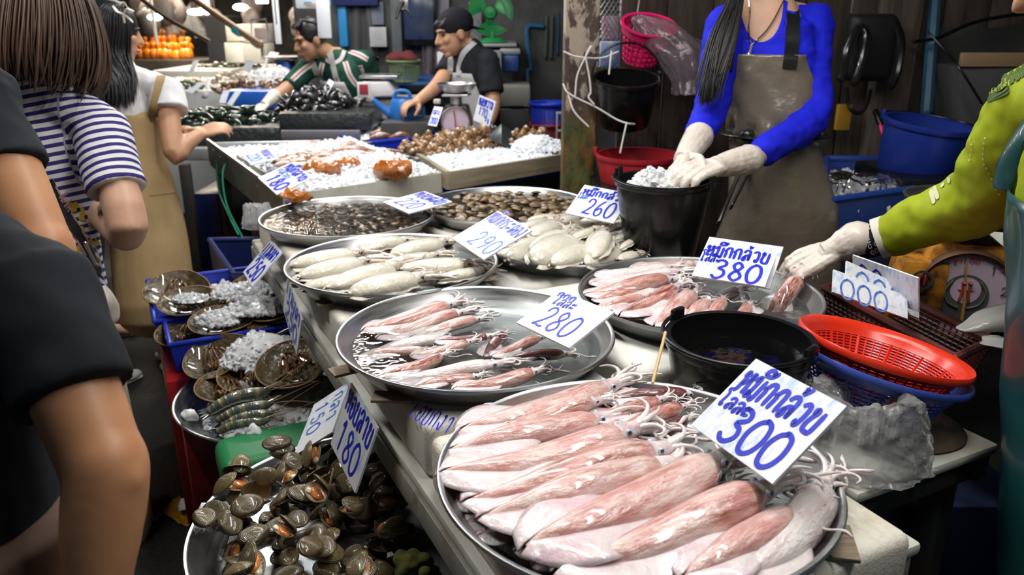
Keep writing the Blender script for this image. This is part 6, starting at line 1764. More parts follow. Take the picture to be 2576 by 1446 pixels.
for k in range(70):
    x, y = rng.uniform(690, 980), rng.uniform(364, 398)
    if k < 34: x = rng.uniform(680, 880); y = 455 - (x - 620) * .17 - rng.uniform(10, 48)
    L = rng.uniform(.11, .18); th = rng.uniform(-.5, .6) + STALL_ANG; p = G(x, y, (.925 if k < 34 else .905) + rng.uniform(0, .012))
    o = FP[k % 2].copy(); COL.objects.link(o); o.matrix_basis = Matrix.Translation(Vector(p)) @ Matrix.Rotation(th, 4, 'Z') @ Matrix.Scale(L, 4)
    tag(o, ('pink fish lying on ice behind the washed out signs', 'brown fish lying on ice behind the washed out signs')[k % 2], 'fish', ('pink fish on the far ice', 'brown fish on the far ice')[k % 2])
for o in FP: bpy.data.objects.remove(o)
# ice stall frame: long steel edge over blue liner, legs
tb = thing('ice_stall', 'steel framed ice stall table between the clam trays and the mussels', 'table', G(720, 505, .80))
e0, e1 = G(524, 372, .84), G(716, 520, .84); e2 = G(1130, 470, .80); e3 = G(1420, 405, .80)
far = arr([e3[0], e3[1] + .2, .8]); farl = arr([e0[0] + .5, e0[1] + .12, .8])
mb = MB(); zt_ = .775; ring = [e1, e2, e3, far, farl, e0]
V = [(p[0], p[1], zt_) for p in ring] + [(p[0], p[1], zt_ - .03) for p in ring]; m6 = 6
mb.add(V, [tuple(range(6)), tuple(reversed(range(6, 12)))] + [(i, 6 + i, 6 + (i + 1) % 6, (i + 1) % 6) for i in range(6)]); mb.build('table_top', steel_dull, tb)
mb = MB(); up = arr([0, 0, .04]); mb.tube([e0 + up, e1 + up], .012, 6, cap=None); mb.build('edge_rail', steel, tb)
mb = MB(); dn = arr([0, 0, .07]); s_ = nrm(np.cross(e1 - e0, [0, 0, 1])) * .004
mb.hexa([e0 - dn - s_, e1 - dn - s_, e1 - dn + s_, e0 - dn + s_, e0 + up - s_, e1 + up - s_, e1 + up + s_, e0 + up + s_]); mb.build('side_board', steel_dull, tb)
mb = MB(); off = arr([.03, .01, -.01]); mb.tube([e0 + off, e1 + off], .014, 6, cap=None); mb.build('liner_edge', mat('violet_blue', (.035, .04, .40), .25), tb)
for p in (e0 * .96 + e1 * .04, e0 * .5 + e1 * .5, e1, e3):
    mb = MB(); mb.box((p[0] + .04, p[1] + .05, (zt_ - .03) / 2), (.05, .05, zt_ - .03), STALL_ANG); mb.build('leg', dark_frame, tb)
for k, (pts, lab) in enumerate((([(545, 390, 4.1), (548, 470, 4.0), (575, 540, 3.6), (600, 590, 3.4)], 'green cord hanging from the ice stall edge, nearer the mussels'),
                                ([(600, 400, 3.9), (568, 412, 3.8), (560, 450, 3.75), (572, 520, 3.6), (612, 600, 3.4)], 'looped green cord hanging from the ice stall edge, nearer the clam trays'))):
    poly_tube('cord', lab, 'cord', pts, .004, mat('green_cord', (.01, .28, .16), .4))
plastic_bag('plastic_bag', 'clear bag knotted at the aisle side of the wet clam tray', tuple(A(628, 550, 2.78) + arr([.03, 0, -.03])), .05, .045, .08, .2, bag_m, 8)
# blue trays and the snail box
zs = .90
a0, a1, a2 = G(1128, 432, zs), G(1425, 386, zs), G(985, 345, zs); a2 = a0 + (a2 - a0) * .78
walled('wooden sided foam box of sea snails in a blue tray', [a0, a1, a2 + (a1 - a0), a2], .075, wood_side, .02)
b0, b1, b2_ = G(1105, 452, .845), G(1440, 404, .845), G(955, 365, .845); b2_ = b0 + (b2_ - b0) * .75
crate('blue_tray', 'bright blue tray under the box of sea snails', [b0, b1, b2_ + (b1 - b0), b2_], .06, blue_pl, th=.008, lip=.016, cat='tray')
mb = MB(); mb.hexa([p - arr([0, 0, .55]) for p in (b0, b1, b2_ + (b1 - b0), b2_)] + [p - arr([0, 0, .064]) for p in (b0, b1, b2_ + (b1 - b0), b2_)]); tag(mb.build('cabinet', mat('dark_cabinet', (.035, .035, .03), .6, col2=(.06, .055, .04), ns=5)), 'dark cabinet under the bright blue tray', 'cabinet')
ice_box('snowy ice around the sea snails', [p - arr([0, 0, .04]) for p in (a0, a1, a2 + (a1 - a0), a2)], .045, 1500, .009, 4, icew)
ice_heap('ice heaped by the dark steel scoop', G(1350, 372, .9), .16, .14, .07, 700, .010, 5, 0, m=icew)
snail_m = mat('snail_shell', (.17, .07, .016), .3, col2=(.40, .24, .11), ns=3.5, lo=.42, hi=.6, coat=.6, rnd=True, bs=.2, bscale=12)
snail_in = mat('snail_mouth', (.62, .54, .48), .25, coat=.8)
def snail_proto():
    t = thing('sea_snail', 'snail', 'snail')
    mb = MB(); P, r_ = [], []
    for k in range(30):
        q = k / 29; a = q * 2 * math.pi * 3.2; R_ = .02 + .26 * q ** 1.6
        P.append((R_ * math.cos(a), R_ * math.sin(a), .62 - .85 * q)); r_.append(.04 + .27 * q ** 1.5)
    mb.tube(P, r_, 10, 60); mb.build('shell', snail_m, t, sharp=180)
    mb = MB(); mb.ell((P[-1][0] + .05, P[-1][1] + .2, P[-1][2] - .05), (.16, .10, .22), nu=10, nv=6); mb.build('opening', snail_in, t, sharp=180)
    return t
SN = snail_proto(); rng = random.Random(4)
sc = G(1165, 378, .885); hp = Heap(sc[:2] - .75, sc[:2] + .75, .885, .005)
k = 0; tries = 0
while k < 230 and tries < 5000:
    tries += 1
    dx, dy = rng.gauss(0, .17), rng.gauss(0, .10)
    if (dx / .36) ** 2 + (dy / .24) ** 2 > 1: continue
    x, y = sc[0] + .02 + dx * VD[0] - dy * UD[0], sc[1] + .07 + dx * VD[1] - dy * UD[1]; L = rng.uniform(.042, .056)
    z = hp.rest(x, y, L * .46, L * .46, L * .40, 0, .70)
    if z > .885 + .075 * (1 - ((dx / .38) ** 2 + (dy / .26) ** 2)) + .02: continue
    M = Matrix.Translation((x, y, z)) @ Matrix.Rotation(rng.uniform(0, 6.3), 4, 'Z') @ Matrix.Rotation(rng.uniform(0, 2.6), 4, 'X') @ Matrix.Scale(L, 4)
    dup(SN, M, 'brown banded sea snail in the heap under the 170 sign', 'sea snails in the heap'); k += 1
for j in range(9):
    p = G(1306 + j * 7, 366 - (j % 3) * 5, .90); dup(SN, Matrix.Translation((p[0], p[1], .93 + .012 * (j % 3))) @ Matrix.Rotation(j * 1.3, 4, 'X') @ Matrix.Scale(.048, 4), 'dark sea snail spilled against the ice beyond the steel scoop', 'sea snails by the scoop')
drop(SN)
# steel scoop
t = thing('scoop', 'dark steel scoop stuck in the heap of sea snails', 'scoop', A(1265, 350, 3.95))
blade_m = mat('scoop_steel', (.10, .11, .11), .35, .8)
mb = MB(); Q = [A(1234, 352, 3.85), A(1262, 312, 3.9), A(1263, 360, 3.85), A(1297, 380, 3.8), A(1297, 335, 3.9), A(1258, 310, 4.0)]
def q4(a, b, c, d): mb.sheet(lambda u, v: (a * (1 - u) + b * u) * (1 - v) + (d * (1 - u) + c * u) * v, 2, 2, .003)
q4(A(1228, 348, 3.82), A(1262, 362, 3.82), A(1262, 312, 3.9), A(1240, 330, 3.95)); q4(A(1262, 362, 3.82), A(1297, 380, 3.82), A(1297, 336, 3.95), A(1262, 312, 3.9))
mb.build('blade', blade_m, t)
mb = MB(); mb.tube([A(1240, 322, 3.96), A(1225, 300, 4.05)], .012, 8); mb.build('handle', blade_m, t)
# second blue tray with squid strips
d0, d1, d2 = G(905, 350, .93), G(1120, 322, .93), G(806, 318, .93)
crate('blue_tray', 'blue tray at the back of the ice stall with wet brown squid', [G(900, 362, .88), G(1110, 340, .88), G(1030, 308, .88), G(805, 318, .88)], .06, blue_pl, th=.008, lip=.016, cat='tray')
ice_box('ice in the blue tray of wet brown squid', [G(912, 355, .85), G(1100, 336, .85), G(1025, 312, .85), G(820, 322, .85)], .03, 200, .012, 7, icew)
slimy = mat('brown_squid', (.14, .055, .03), .16, col2=(.30, .14, .08), ns=9, coat=1., rnd=True)
for j in range(10):
    p = G(935 + 16 * (j % 6), 340 + 7 * (j // 6) - 3 * (j % 3), .885); mb = MB(); mb.tube([p, p + arr([.06, .03, .012]), p + arr([.13, .05, 0])], [.012, .024, .012], 8, 9); mb.shake(.006, 20)
    tag(mb.build('squid_strip', slimy, sharp=180), 'wet brown squid strip in the blue tray behind the ice', 'squid', 'wet brown squid in the blue tray')

# ================= mussel stall
mus_m = mat('mussel_shell', (.006, .028, .022), .16, col2=(.022, .035, .018), ns=4, coat=.9, vary=.5, rnd=True)
mus_b = mat('black_mussel_shell', (.010, .012, .016), .16, col2=(.035, .03, .03), ns=4, coat=.9, rnd=True)
def mussel_proto(m, nm='green_mussel'):
    mb = MB(); mb.tube([(0, 0, 0), (.15, .02, 0), (.45, .03, 0), (.75, .0, 0), (1, -.04, 0)], [.03, .12, .20, .22, .08], 10, 16, up=(0, 0, 1), r2=[.03, .10, .15, .14, .03]); o = mb.build('mussel', m, sharp=180)
    return o
def mussel_pile(cx, cy_, dep, rx, ry, z, hgt, n, m, lab, grp, seed, L0=.065):
    proto = mussel_proto(m, 'black_mussel' if seed == 3 else 'green_mussel'); c = A(cx, cy_, dep); rng = random.Random(seed); h = Heap(c[:2] - max(rx, ry) - .1, c[:2] + max(rx, ry) + .1, z, .006); k = t_ = 0
    while k < n and t_ < 6000:
        t_ += 1; dx, dy = rng.uniform(-1, 1), rng.uniform(-1, 1)
        if dx * dx + dy * dy > 1: continue
        x, y = c[0] + dx * rx, c[1] + dy * ry; L = rng.uniform(.85, 1.2) * L0; yaw = rng.uniform(0, 6.3)
        sv = h.H.copy(); zz = h.rest(x, y, L * .5, L * .22, L * .16, yaw, .8)
        if zz > z + .03 + hgt * (1 - dx * dx - dy * dy) ** .7: h.H = sv; continue
        o = proto.copy(); COL.objects.link(o); tag(o, lab, 'mussel', grp)
        o.matrix_basis = Matrix.Translation((x, y, zz)) @ Matrix.Rotation(yaw, 4, 'Z') @ Matrix.Rotation(rng.gauss(0, .35), 4, 'Y') @ Matrix.Rotation(rng.uniform(0, 6), 4, 'X') @ Matrix.Translation((-L * .5, 0, 0)) @ Matrix.Scale(L, 4); k += 1
    bpy.data.objects.remove(proto)
    return c
mussel_pile(575, 305, 4.75, .34, .26, .87, .10, 150, mus_m, 'green mussel in the heap by the hands of the woman in beige', 'green mussels', 2, .092)
mussel_pile(805, 268, 4.75, .25, .22, .94, .15, 146, mus_b, 'black mussel in the tall heap before the man in green', 'black mussels', 3, .088)
bx('crate', 'black lined crate under the heap of green mussels', 'crate', 440, 706, 318, 372, 4.50, .50, black_net, bev=.02)
bx('crate', 'taller black lined crate under the heap of black mussels', 'crate', 700, 935, 282, 330, 4.50, .45, black_net, bev=.02)
bx('board', 'grey board in front of the taller black crate', 'board', 706, 905, 328, 352, 4.42, .04, mat('violet_grey', (.16, .15, .17), .4))
bx('table', 'grey stall table below the black crates', 'table', 445, 940, 372, 405, 4.46, .48, mat('grey_top', (.34, .34, .34), .5), bev=.01)
for k, x in enumerate((470, 560, 900)):
    bx('table_leg', None, None, x, x + 24, 405, 760, 4.55, .05, dark_frame, parent=bpy.data.objects['table'] if 'table' in bpy.data.objects else None)
bx('box', 'blue box on the ground under the grey stall table', 'box', 496, 560, 480, 700, 4.7, .4, navy_pl)
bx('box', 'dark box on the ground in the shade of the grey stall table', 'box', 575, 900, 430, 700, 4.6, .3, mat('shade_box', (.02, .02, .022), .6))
# ================= far left stalls
bx('stand', 'dark stand under the blue tub of shells', 'stand', 575, 745, 277, 400, 5.52, .45, dark_frame, gnd=True)
bx('blue_tub', 'blue tub of shells on ice in front of the man in green', 'tub', 566, 752, 228, 276, 5.5, .5, mat('tub_mid_blue', (.015, .10, .45), .35), bev=.015)
def far_pile(lab, grp, name, x, y, d, rx, ry, z, hgt, n, m, L0, seed, cat='clam'):
    proto = MB(); proto.ell((0, 0, 0), (.5, .38, .3), nu=10, nv=7); proto.shake(.08, 3); o0 = proto.build(name, m, sharp=180); c = A(x, y, d); rng = random.Random(seed)
    h = Heap(c[:2] - max(rx, ry) - .1, c[:2] + max(rx, ry) + .1, z, .008); k = t_ = 0
    while k < n and t_ < 4000:
        t_ += 1; dx, dy = rng.uniform(-1, 1), rng.uniform(-1, 1)
        if dx * dx + dy * dy > 1: continue
        X, Y = c[0] + dx * rx, c[1] + dy * ry; L = rng.uniform(.8, 1.25) * L0; sv = h.H.copy(); zz = h.rest(X, Y, L * .5, L * .38, L * .3, 0, .8)
        if zz > z + .03 + hgt * (1 - dx * dx - dy * dy): h.H = sv; continue
        o = o0.copy(); COL.objects.link(o); tag(o, lab, cat, grp)
        o.matrix_basis = Matrix.Translation((X, Y, zz)) @ Matrix.Rotation(rng.uniform(0, 6.3), 4, 'Z') @ Matrix.Rotation(rng.gauss(0, .5), 4, 'X') @ Matrix.Scale(L, 4); k += 1
    bpy.data.objects.remove(o0)
tanx = mat('far_tan_shell', (.33, .19, .09), .3, col2=(.14, .08, .05), ns=3, coat=.6, rnd=True); palex = mat('far_pale_shell', (.55, .46, .40), .3, col2=(.30, .24, .20), ns=3, coat=.5, rnd=True); greenx = mat('far_green_shell', (.05, .07, .035), .3, col2=(.10, .12, .06), ns=3, coat=.5, rnd=True)
zc = A(660, 228, 5.75)[2]
far_pile('tan shell in the heap over the blue tub', 'tan shells over the blue tub', 'shellfish', 655, 222, 5.85, .36, .22, zc - .02, .10, 120, tanx, .055, 3)
zd = A(560, 215, 6.5)[2]
far_pile('pale shell on the ice behind the blue tub', 'pale shells on ice', 'shellfish', 560, 210, 6.6, .50, .35, zd - .03, .10, 120, palex, .065, 5)
far_pile('dark shell on the stall past the woman in beige', 'dark shells past the woman in beige', 'shellfish', 465, 212, 6.3, .22, .25, zd - .03, .05, 70, greenx, .06, 6)
far_pile('green shellfish in the long row at the back of the white stall', 'green shellfish in the back row', 'shellfish', 575, 168, 8.2, .42, .16, A(575, 172, 8.2)[2] - .03, .05, 80, greenx, .08, 7)
bx('ice_stall', 'long white ice stall with shells behind the blue tub', 'table', 400, 735, 226, 330, 6.15, 1.9, mat('far_white', (.62, .63, .63), .5), bev=.02, gnd=True)
bx('ice_stall', 'farther white stall below the orange bags', 'table', 385, 640, 176, 250, 7.75, 1.2, mat('far_white', (.6, .6, .6), .5), bev=.02, gnd=True)
P = [A(410, 232, 6.1), A(700, 222, 6.1), A(690, 190, 7.2), A(400, 190, 7.2)]; zi = A(560, 222, 6.2)[2]
for p in P: p[2] = zi - .05
ice_box('ice on the long white stall', P, .05, 600, .03, 11, icew, bumpy=.03)
ice_heap('white heap of ice beside the small white sign', A(690, 212, 6.0), .22, .2, .14, 300, .03, 13, m=icew)
for k, (c, d, lab) in enumerate((
    ([(618, 150), (640, 155), (628, 182), (612, 178)], 6.3, 'small white sign sticking up out of the far ice'), ([(486, 154), (500, 150), (484, 186), (472, 186)], 7.0, 'thin white sign at the back of the far ice'),
    ([(828, 198), (842, 206), (822, 240), (808, 232)], 4.7, 'blank white sign on the heap of black mussels'), ([(765, 212), (790, 222), (782, 246), (760, 246)], 4.95, 'white sign with two digits before the man in green'),
    ([(592, 226), (608, 230), (580, 266), (572, 262)], 5.3, 'white sign leaning on the blue tub'), ([(560, 226), (578, 228), (566, 258), (552, 260)], 5.4, 'pinkish sign beside the blue tub'),
    ([(500, 206), (512, 210), (482, 236), (470, 230)], 5.7, 'blue edged sign leaning near the woman in beige'), ([(680, 130), (702, 132), (694, 146), (672, 142)], 6.0, 'white sign on the rod of the blue scale'))):
    card(lab, c, d, [('25', .2, .3, .8, .8, .08, I)] if k == 3 else [], prior=(-.2, -.9, .3), ratio=(.5, .7, 1.2), stick=((sum(q[0] for q in c) / 4, max(q[1] for q in c) - 6, d + .03), (sum(q[0] for q in c) / 4, max(q[1] for q in c) + 24, d + .03)))
# blue scale on the far stall, price frame
t = thing('weighing_scale', 'blue box shaped scale with pan behind the blue tub', 'scale', A(708, 200, 6.2))
mb = MB(); a = A(690, 203, 6.2); b = A(738, 203, 6.2); zt2 = A(712, 152, 6.2)[2]
mb.hexa([a, b, b + arr([0, .2, 0]), a + arr([0, .2, 0])] + [(a[0] + .03, a[1], zt2), (b[0] - .03, b[1], zt2), (b[0] - .03, b[1] + .2, zt2), (a[0] + .03, a[1] + .2, zt2)]); mb.build('body', mat('scale_blue', (.012, .10, .42), .35), t, bevel=.01)
bx('label_plate', None, None, 700, 722, 168, 192, 6.17, .01, mat('tan_label', (.5, .42, .38), .6), parent=t)
mb = MB(); mb.lathe([(.001, 0), (.16, .004), (.17, .02), (.165, .02), (.001, .008)], A(715, 148, 6.25), 32); mb.build('pan', steel, t)
poly_tube('rod', 'pale rod leaning beside the blue scale', 'rod', [(672, 150, 6.1), (664, 180, 6.0), (655, 188, 6.0)], .012, white_m)
# orange bags, clear bags far off
og = mat('orange_drink', (.85, .24, .01), .25, coat=.8); br = mat('brown_goods', (.35, .12, .03), .4, coat=.6)
rng = random.Random(9)
for k in range(26):
    x, y = 355 + (k % 9) * 15 + rng.uniform(-4, 4), 138 - (k // 9) * 16 + rng.uniform(-3, 3); c = A(x, y, 9.4 + .1 * (k // 9)); mb = MB(); r_ = rng.uniform(.05, .075)
    mb.ell(c, (r_, r_, r_ * 1.15), nu=14, nv=9); mb.tube([c + arr([0, 0, r_]), c + arr([0, 0, r_ * 1.7])], [.02, .035], 7); mb.shake(.012, 12)
    tag(mb.build('drink_bag', og if k < 18 else br, sharp=180), 'knotted bag of orange drink in the row on the far stall' if k < 18 else 'brown bag stacked behind the orange drinks', 'bag', 'orange drink bags' if k < 18 else 'brown bags behind the orange drinks')
for k, (x, y, w) in enumerate(((390, 85, 40), (440, 95, 36), (475, 80, 34), (425, 55, 40), (505, 95, 30))):
    c = A(x, y, 9.9); plastic_bag('plastic_bag', ('clear bag over the orange drinks next to the black hair', 'clear bag over the middle of the orange drinks', 'puffed clear bag below the round lamps', 'tall clear bag hanging under the warm lamps', 'clear bag over the end of the orange drinks')[k], (c[0], c[1], c[2]), w * .0022, w * .0022, w * .0085, .3, bag_m, 20 + k)
bx('stall', 'stall counter under the orange drink bags', 'counter', 340, 520, 150, 260, 9.3, .8, mat('counter_dark', (.08, .07, .06), .6), gnd=True)
bx('panel', 'orange lit panel at the back of the drink stall', 'panel', 395, 440, 40, 110, 10.6, .05, mat('orange_panel', (.75, .24, .04), .5), gnd=True)
bx('shelf', 'dark shelf of goods behind the far lamps', 'shelf', 520, 580, 40, 160, 8.9, .5, mat('far_dark', (.03, .03, .035), .6), gnd=True)
glow2 = mat('lit_round_lamp', (1, .95, .85), emit=14)
for k, (x, y, w, d) in enumerate(((390, 43, 38, 8.6), (494, 30, 46, 9.0), (520, 28, 16, 8.0), (392, 19, 16, 9.2), (369, 26, 20, 9.0), (423, 25, 9, 9.6), (605, 18, 38, 8.4))):
    lab = ('round lamp lit low over the orange drinks', 'long lit lamp at the end of the bamboo pole', 'small lit lamp beside the bamboo pole', 'small warm lamp by the white rod', 'warm lamp next to the black hair', 'tiny warm lamp between the hanging bags', 'thin tube lamp above the stacked foam boxes')[k]
    t = thing('hanging_lamp', lab, 'lamp', A(x, y, d)); r_ = w * d / 1980 / 2; c = A(x, y, d)
    mb = MB(); mb.ell(c, (r_, .05, .035), nu=16, nv=8); mb.build('lamp_glass', glow2, t)
    mb = MB(); mb.tube([c + arr([0, 0, .03]), (c[0], c[1], 3.46)], .008, 5); mb.build('hanging_wire', black_pl, t)
bx('lamp_tube', 'bright upright lamp tube hanging behind the bamboo pole', 'lamp', 499, 519, -40, 23, 8.2, .05, glow2)
bx('lamp_tube', 'bright lamp above the stacked foam boxes at the picture edge', 'lamp', 642, 670, -30, 8, 7.6, .05, glow2)
bx('rod', 'white rod hanging down over the orange drinks', 'rod', 379, 386, -40, 110, 8.4, .03, white_m)
poly_tube('pole', 'bamboo pole slanting down with bands of blue tape', 'pole', [(470, -15, 6.6), (545, 38, 6.4), (655, 113, 6.2)], .028, mat('bamboo', (.22, .14, .08), .5), n=10)
poly_tube('pole', 'dark thin pole slanting behind the bamboo pole', 'pole', [(340, -15, 7.2), (420, 45, 7.0), (525, 103, 6.9)], .020, mat('dark_pole', (.05, .035, .03), .6))
for k, (x, y) in enumerate(((596, 78), (644, 108))):
    poly_tube('tape', ('band of blue tape around the middle of the bamboo pole', 'band of blue tape at the low end of the bamboo pole')[k], 'tape', [(x - 6, y - 4, 6.31), (x + 6, y + 5, 6.29)], .032, teal_m)
# stacked foam boxes, frames, boards, posts
for k, (x0, x1, y0, y1, d, lab) in enumerate(((568, 606, 62, 104, 7.6, 'upper white foam box with yellow taped edge'), (566, 604, 108, 158, 7.6, 'lower white foam box with yellow taped edge'), (606, 660, 60, 108, 7.7, 'upper grey white foam box beside the yellow taped ones'), (606, 662, 110, 160, 7.7, 'lower grey white foam box with ribs beside the yellow taped ones'))):
    o = bx('foam_box', lab, 'box', x0, x1, y0, y1, d, .4, foam if k < 2 else mat('far_foam', (.5, .5, .48), .7))
    if k < 2: bx('tape', None, None, x0, x1, y0 - 1, y0 + 6, d - .01, .01, mat('yellow_tape', (.55, .36, .08), .5), parent=o)
t = thing('menu_stand', 'clear framed price stand with a pinkish card', 'stand', A(655, 80, 6.3))
mb = MB()
for a, b in (((632, 50), (668, 48)), ((668, 48), (680, 100)), ((632, 50), (634, 100))): mb.tube([A(a[0], a[1], 6.3), A(b[0], b[1], 6.3)], .007, 6)
mb.build('frame', silver, t); bx('card', None, None, 640, 672, 70, 100, 6.31, .006, mat('pink_card', (.6, .46, .42), .6), parent=t); bx('post', None, None, 655, 662, 100, 150, 6.32, .02, silver, parent=t)
t = thing('hanging_board', 'long narrow white board hanging edge on behind the man in green', 'board', A(694, 60, 5.4)); bx('panel', None, None, 686, 702, -40, 112, 5.4, .02, paper_m, parent=t)
t = thing('hanging_board', 'white rounded board hanging at the top over the man in green', 'board', A(777, 5, 4.6)); bx('panel', None, None, 741, 813, -40, 22, 4.6, .02, paper_m, parent=t, bev=.01); bx('print', None, None, 765, 783, 4, 8, 4.59, .01, mat('print_blue', (.1, .35, .6), .5), parent=t, bev=0); bx('print', None, None, 770, 792, 9, 12, 4.59, .01, mat('print_orange', (.6, .3, .1), .5), parent=t, bev=0)
t = thing('hanging_board', 'white payment board hanging over the head of the man in green', 'board', A(815, 50, 4.55)); bx('panel', None, None, 796, 831, -10, 97, 4.55, .02, paper_m, parent=t, bev=.008); bx('print', None, None, 813, 831, -5, 14, 4.54, .01, mat('print_teal', (.1, .42, .6), .5), parent=t, bev=0); bx('print', None, None, 800, 806, 80, 83, 4.54, .01, mat('print_grey', (.4, .4, .42), .5), parent=t, bev=0)
bx('pipe', 'light blue upright pipe behind the man in green', 'pipe', 848, 872, -40, 120, 5.88, .12, mat('pipe_cyan', (.03, .25, .55), .45), bev=.02)
bx('beam', 'dark blue beam at the top behind the boards', 'beam', 835, 950, -40, 14, 5.8, .1, mat('beam_navy', (.015, .02, .10), .6))['kind'] = 'structure'
hang_sheet('plastic_bag', 'grey plastic bags hanging on the blue pipe', 'bag', 872, 936, 15, 150, 5.9, film('grey_bag', (.8, .8, .8), .45, (.32, .32, .33), .15, .4), .03, 2, .02, taper=1.2)
hang_sheet('cloth', 'dark cloth hanging beside the grey plastic bags', 'cloth', 908, 945, 45, 130, 5.98, mat('dark_cloth', (.02, .022, .04), .8), .02, 2)
for k, (x0, x1, y0, y1, d, c, lab) in enumerate(((930, 972, 68, 118, 5.9, (.5, .5, .52), 'white sheet pinned behind the man in green'), (925, 965, 5, 62, 5.9, (.16, .18, .24), 'grey blue poster above the white sheet'), (985, 1010, -20, 180, 5.9, (.11, .12, .13), 'grey upright panel beside the white sheet'),
    (1098, 1130, -10, 70, 5.9, (.30, .28, .32), 'pale poster behind the cap of the man'), (1180, 1212, 5, 130, 5.9, (.22, .22, .24), 'pale column of stacked boxes behind the cap'))):
    bx('poster' if k not in (2, 4) else 'panel', lab, 'poster', x0, x1, y0, y1, d, .10, mat('poster%d' % k, c, .6, col2=tuple(q * .7 for q in c), ns=9), bev=.003)
t = thing('monitor', 'dark screen showing a blue room behind the two men', 'screen', A(1050, 60, 5.6)); bx('case', None, None, 1009, 1098, -30, 115, 5.82, .16, black_pl, parent=t, bev=.01); bx('screen', None, None, 1016, 1090, -24, 100, 5.81, .012, mat('screen_blue', (.012, .03, .12), .2, col2=(.05, .06, .07), ns=4), parent=t, bev=.002)
t = thing('hanging_clip', 'silver clip with dark hooks hanging by a wire at the top', 'clip', A(1016, 20, 4.2)); bx('plate', None, None, 1005, 1027, -10, 24, 4.2, .02, silver, parent=t)
mb = MB(); mb.tube([A(1012, 5, 4.19), A(1003, 25, 4.19), A(997, 47, 4.19)], [.012, .010, .005], 6); mb.build('hook', black_pl, t); mb = MB(); mb.tube([A(1020, 22, 4.19), A(1029, 30, 4.19), A(1035, 45, 4.19)], [.008, .006, .004], 6); mb.build('hook', black_pl, t); mb = MB(); mb.tube([A(1016, -10, 4.2), A(1016, -300, 4.2)], .004, 5); mb.build('wire', black_pl, t)
c = A(1018, 205, 5.3); colander('basket', 'green basket with a red net bag on a blue shelf', tuple(c), .105, .085, .14, mat('pale_green', (.14, .20, .10), .5), Matrix(), rails=8, ribs=26)
mb = MB(); q = A(1010, 148, 5.36)
mb.ell(q, (.12, .09, .045)); mb.shake(.03, 14); tag(mb.build('net_bag', mat('dark_red_net', (.10, .012, .015), .8, bs=.6, bscale=60)), 'dark red net bag heaped in the green basket', 'net')
bx('shelf', 'blue shelf under the green basket', 'shelf', 950, 1080, 207, 216, 5.25, .8, mat('shelf_blue', (.02, .08, .25), .5))
hang_sheet('plastic_bag', 'pink tinted plastic bags hanging between the two men', 'bag', 1062, 1110, 100, 200, 5.92, bag_pink, .03, 2, .02)
bx('calculator', 'white keyed rack behind the arm of the man in the cap', 'rack', 1100, 1122, 130, 200, 5.85, .12, white_m)
# fan
fan_g = mat('fan_green', (.01, .20, .05), .35)
t = thing('electric_fan', 'green electric fan behind the man in the cap', 'fan', A(1240, 105, 5.2))
Mf = Matrix.Rotation(math.pi / 2, 3, 'X') ; fc = A(1234, 32, 5.2)
mb = MB(); mb.lathe([(.001, -.03), (.035, -.03), (.045, 0), (.035, .03), (.001, .034)], fc, 24, Mf); mb.build('hub', fan_g, t)
for k in range(3):
    a = k * 2.09 + .5; mb = MB()
    mb.sheet(lambda u, v: tuple(fc + arr([math.cos(a + (v - .5) * 1.1 * (.6 + u)) * (.03 + .12 * u), .02 * (v - .5), math.sin(a + (v - .5) * 1.1 * (.6 + u)) * (.03 + .12 * u)])), 8, 8, .004); mb.build('blade', fan_g, t)
for k in range(4):
    mb = MB(); r_ = (.05, .10, .14, .165)[k]; mb.tube([fc + arr([r_ * math.cos(x), -.05 + .05 * (k == 3), r_ * math.sin(x)]) for x in np.linspace(0, 6.2832, 41)], .0022, 5, 41, cap=None); mb.build('guard_ring', dark_frame, t)
mb = MB(); mb.tube([fc - arr([0, -.05, 0]), A(1240, 98, 5.26)], .02, 10); mb.build('stem', fan_g, t)
mb = MB(); mb.lathe([(.001, .03), (.05, .028), (.09, .01), (.10, 0), (.001, 0)], A(1240, 106, 5.24), 32); mb.build('base', fan_g, t)
bx('shelf', 'shelf the green fan stands on', 'shelf', 1190, 1300, 110, 118, 5.1, .95, grey_m)
t = thing('bin', 'blue bin with a grey lid beside the fan shelf', 'bin', A(1283, 180, 5.1)); bx('body', None, None, 1262, 1306, 138, 182, 5.1, .2, mat('bin_blue', (.015, .05, .20), .45), parent=t, bev=.02); bx('lid', None, None, 1256, 1310, 122, 138, 5.09, .22, grey_m, parent=t, bev=.015)
bx('crate_rack', 'clear plastic drawer stack behind the shoulder of the man in the cap', 'drawers', 1228, 1262, 128, 205, 5.0, 1.0, mat('dull_clear', (.22, .23, .25), .4))
t = thing('drawer_box', 'grey beige drawer box behind the man in the cap', 'drawers', A(1295, 240, 4.9)); bx('body', None, None, 1252, 1334, 216, 270, 4.9, .4, mat('beige_drawer', (.20, .19, .165), .5), parent=t, bev=.01); bx('handle', None, None, 1280, 1316, 262, 269, 4.88, .03, dark_frame, parent=t)
bx('cabinet', 'dark cabinet under the grey beige drawer box', 'cabinet', 1252, 1330, 272, 420, 4.95, .4, mat('dark_cab', (.035, .037, .035), .6))
poly_tube('pipe', 'bent blue pipe on the grey wall', 'pipe', [(1366, 66, 5.96), (1330, 66, 5.96), (1326, 100, 5.96), (1334, 170, 5.96), (1326, 180, 5.96), (1332, 245, 5.96)], .018, mat('pipe_dull_blue', (.02, .12, .26), .5))
hang_sheet('towel', 'grey green towel hanging on the grey wall', 'towel', 1366, 1394, 40, 150, 5.95, mat('towel_green', (.075, .095, .075), .9), .02, 2)
hang_sheet('towel', 'blue towel hanging next to the peeling post', 'towel', 1396, 1424, 30, 140, 5.95, mat('towel_blue', (.03, .07, .13), .9), .02, 2)
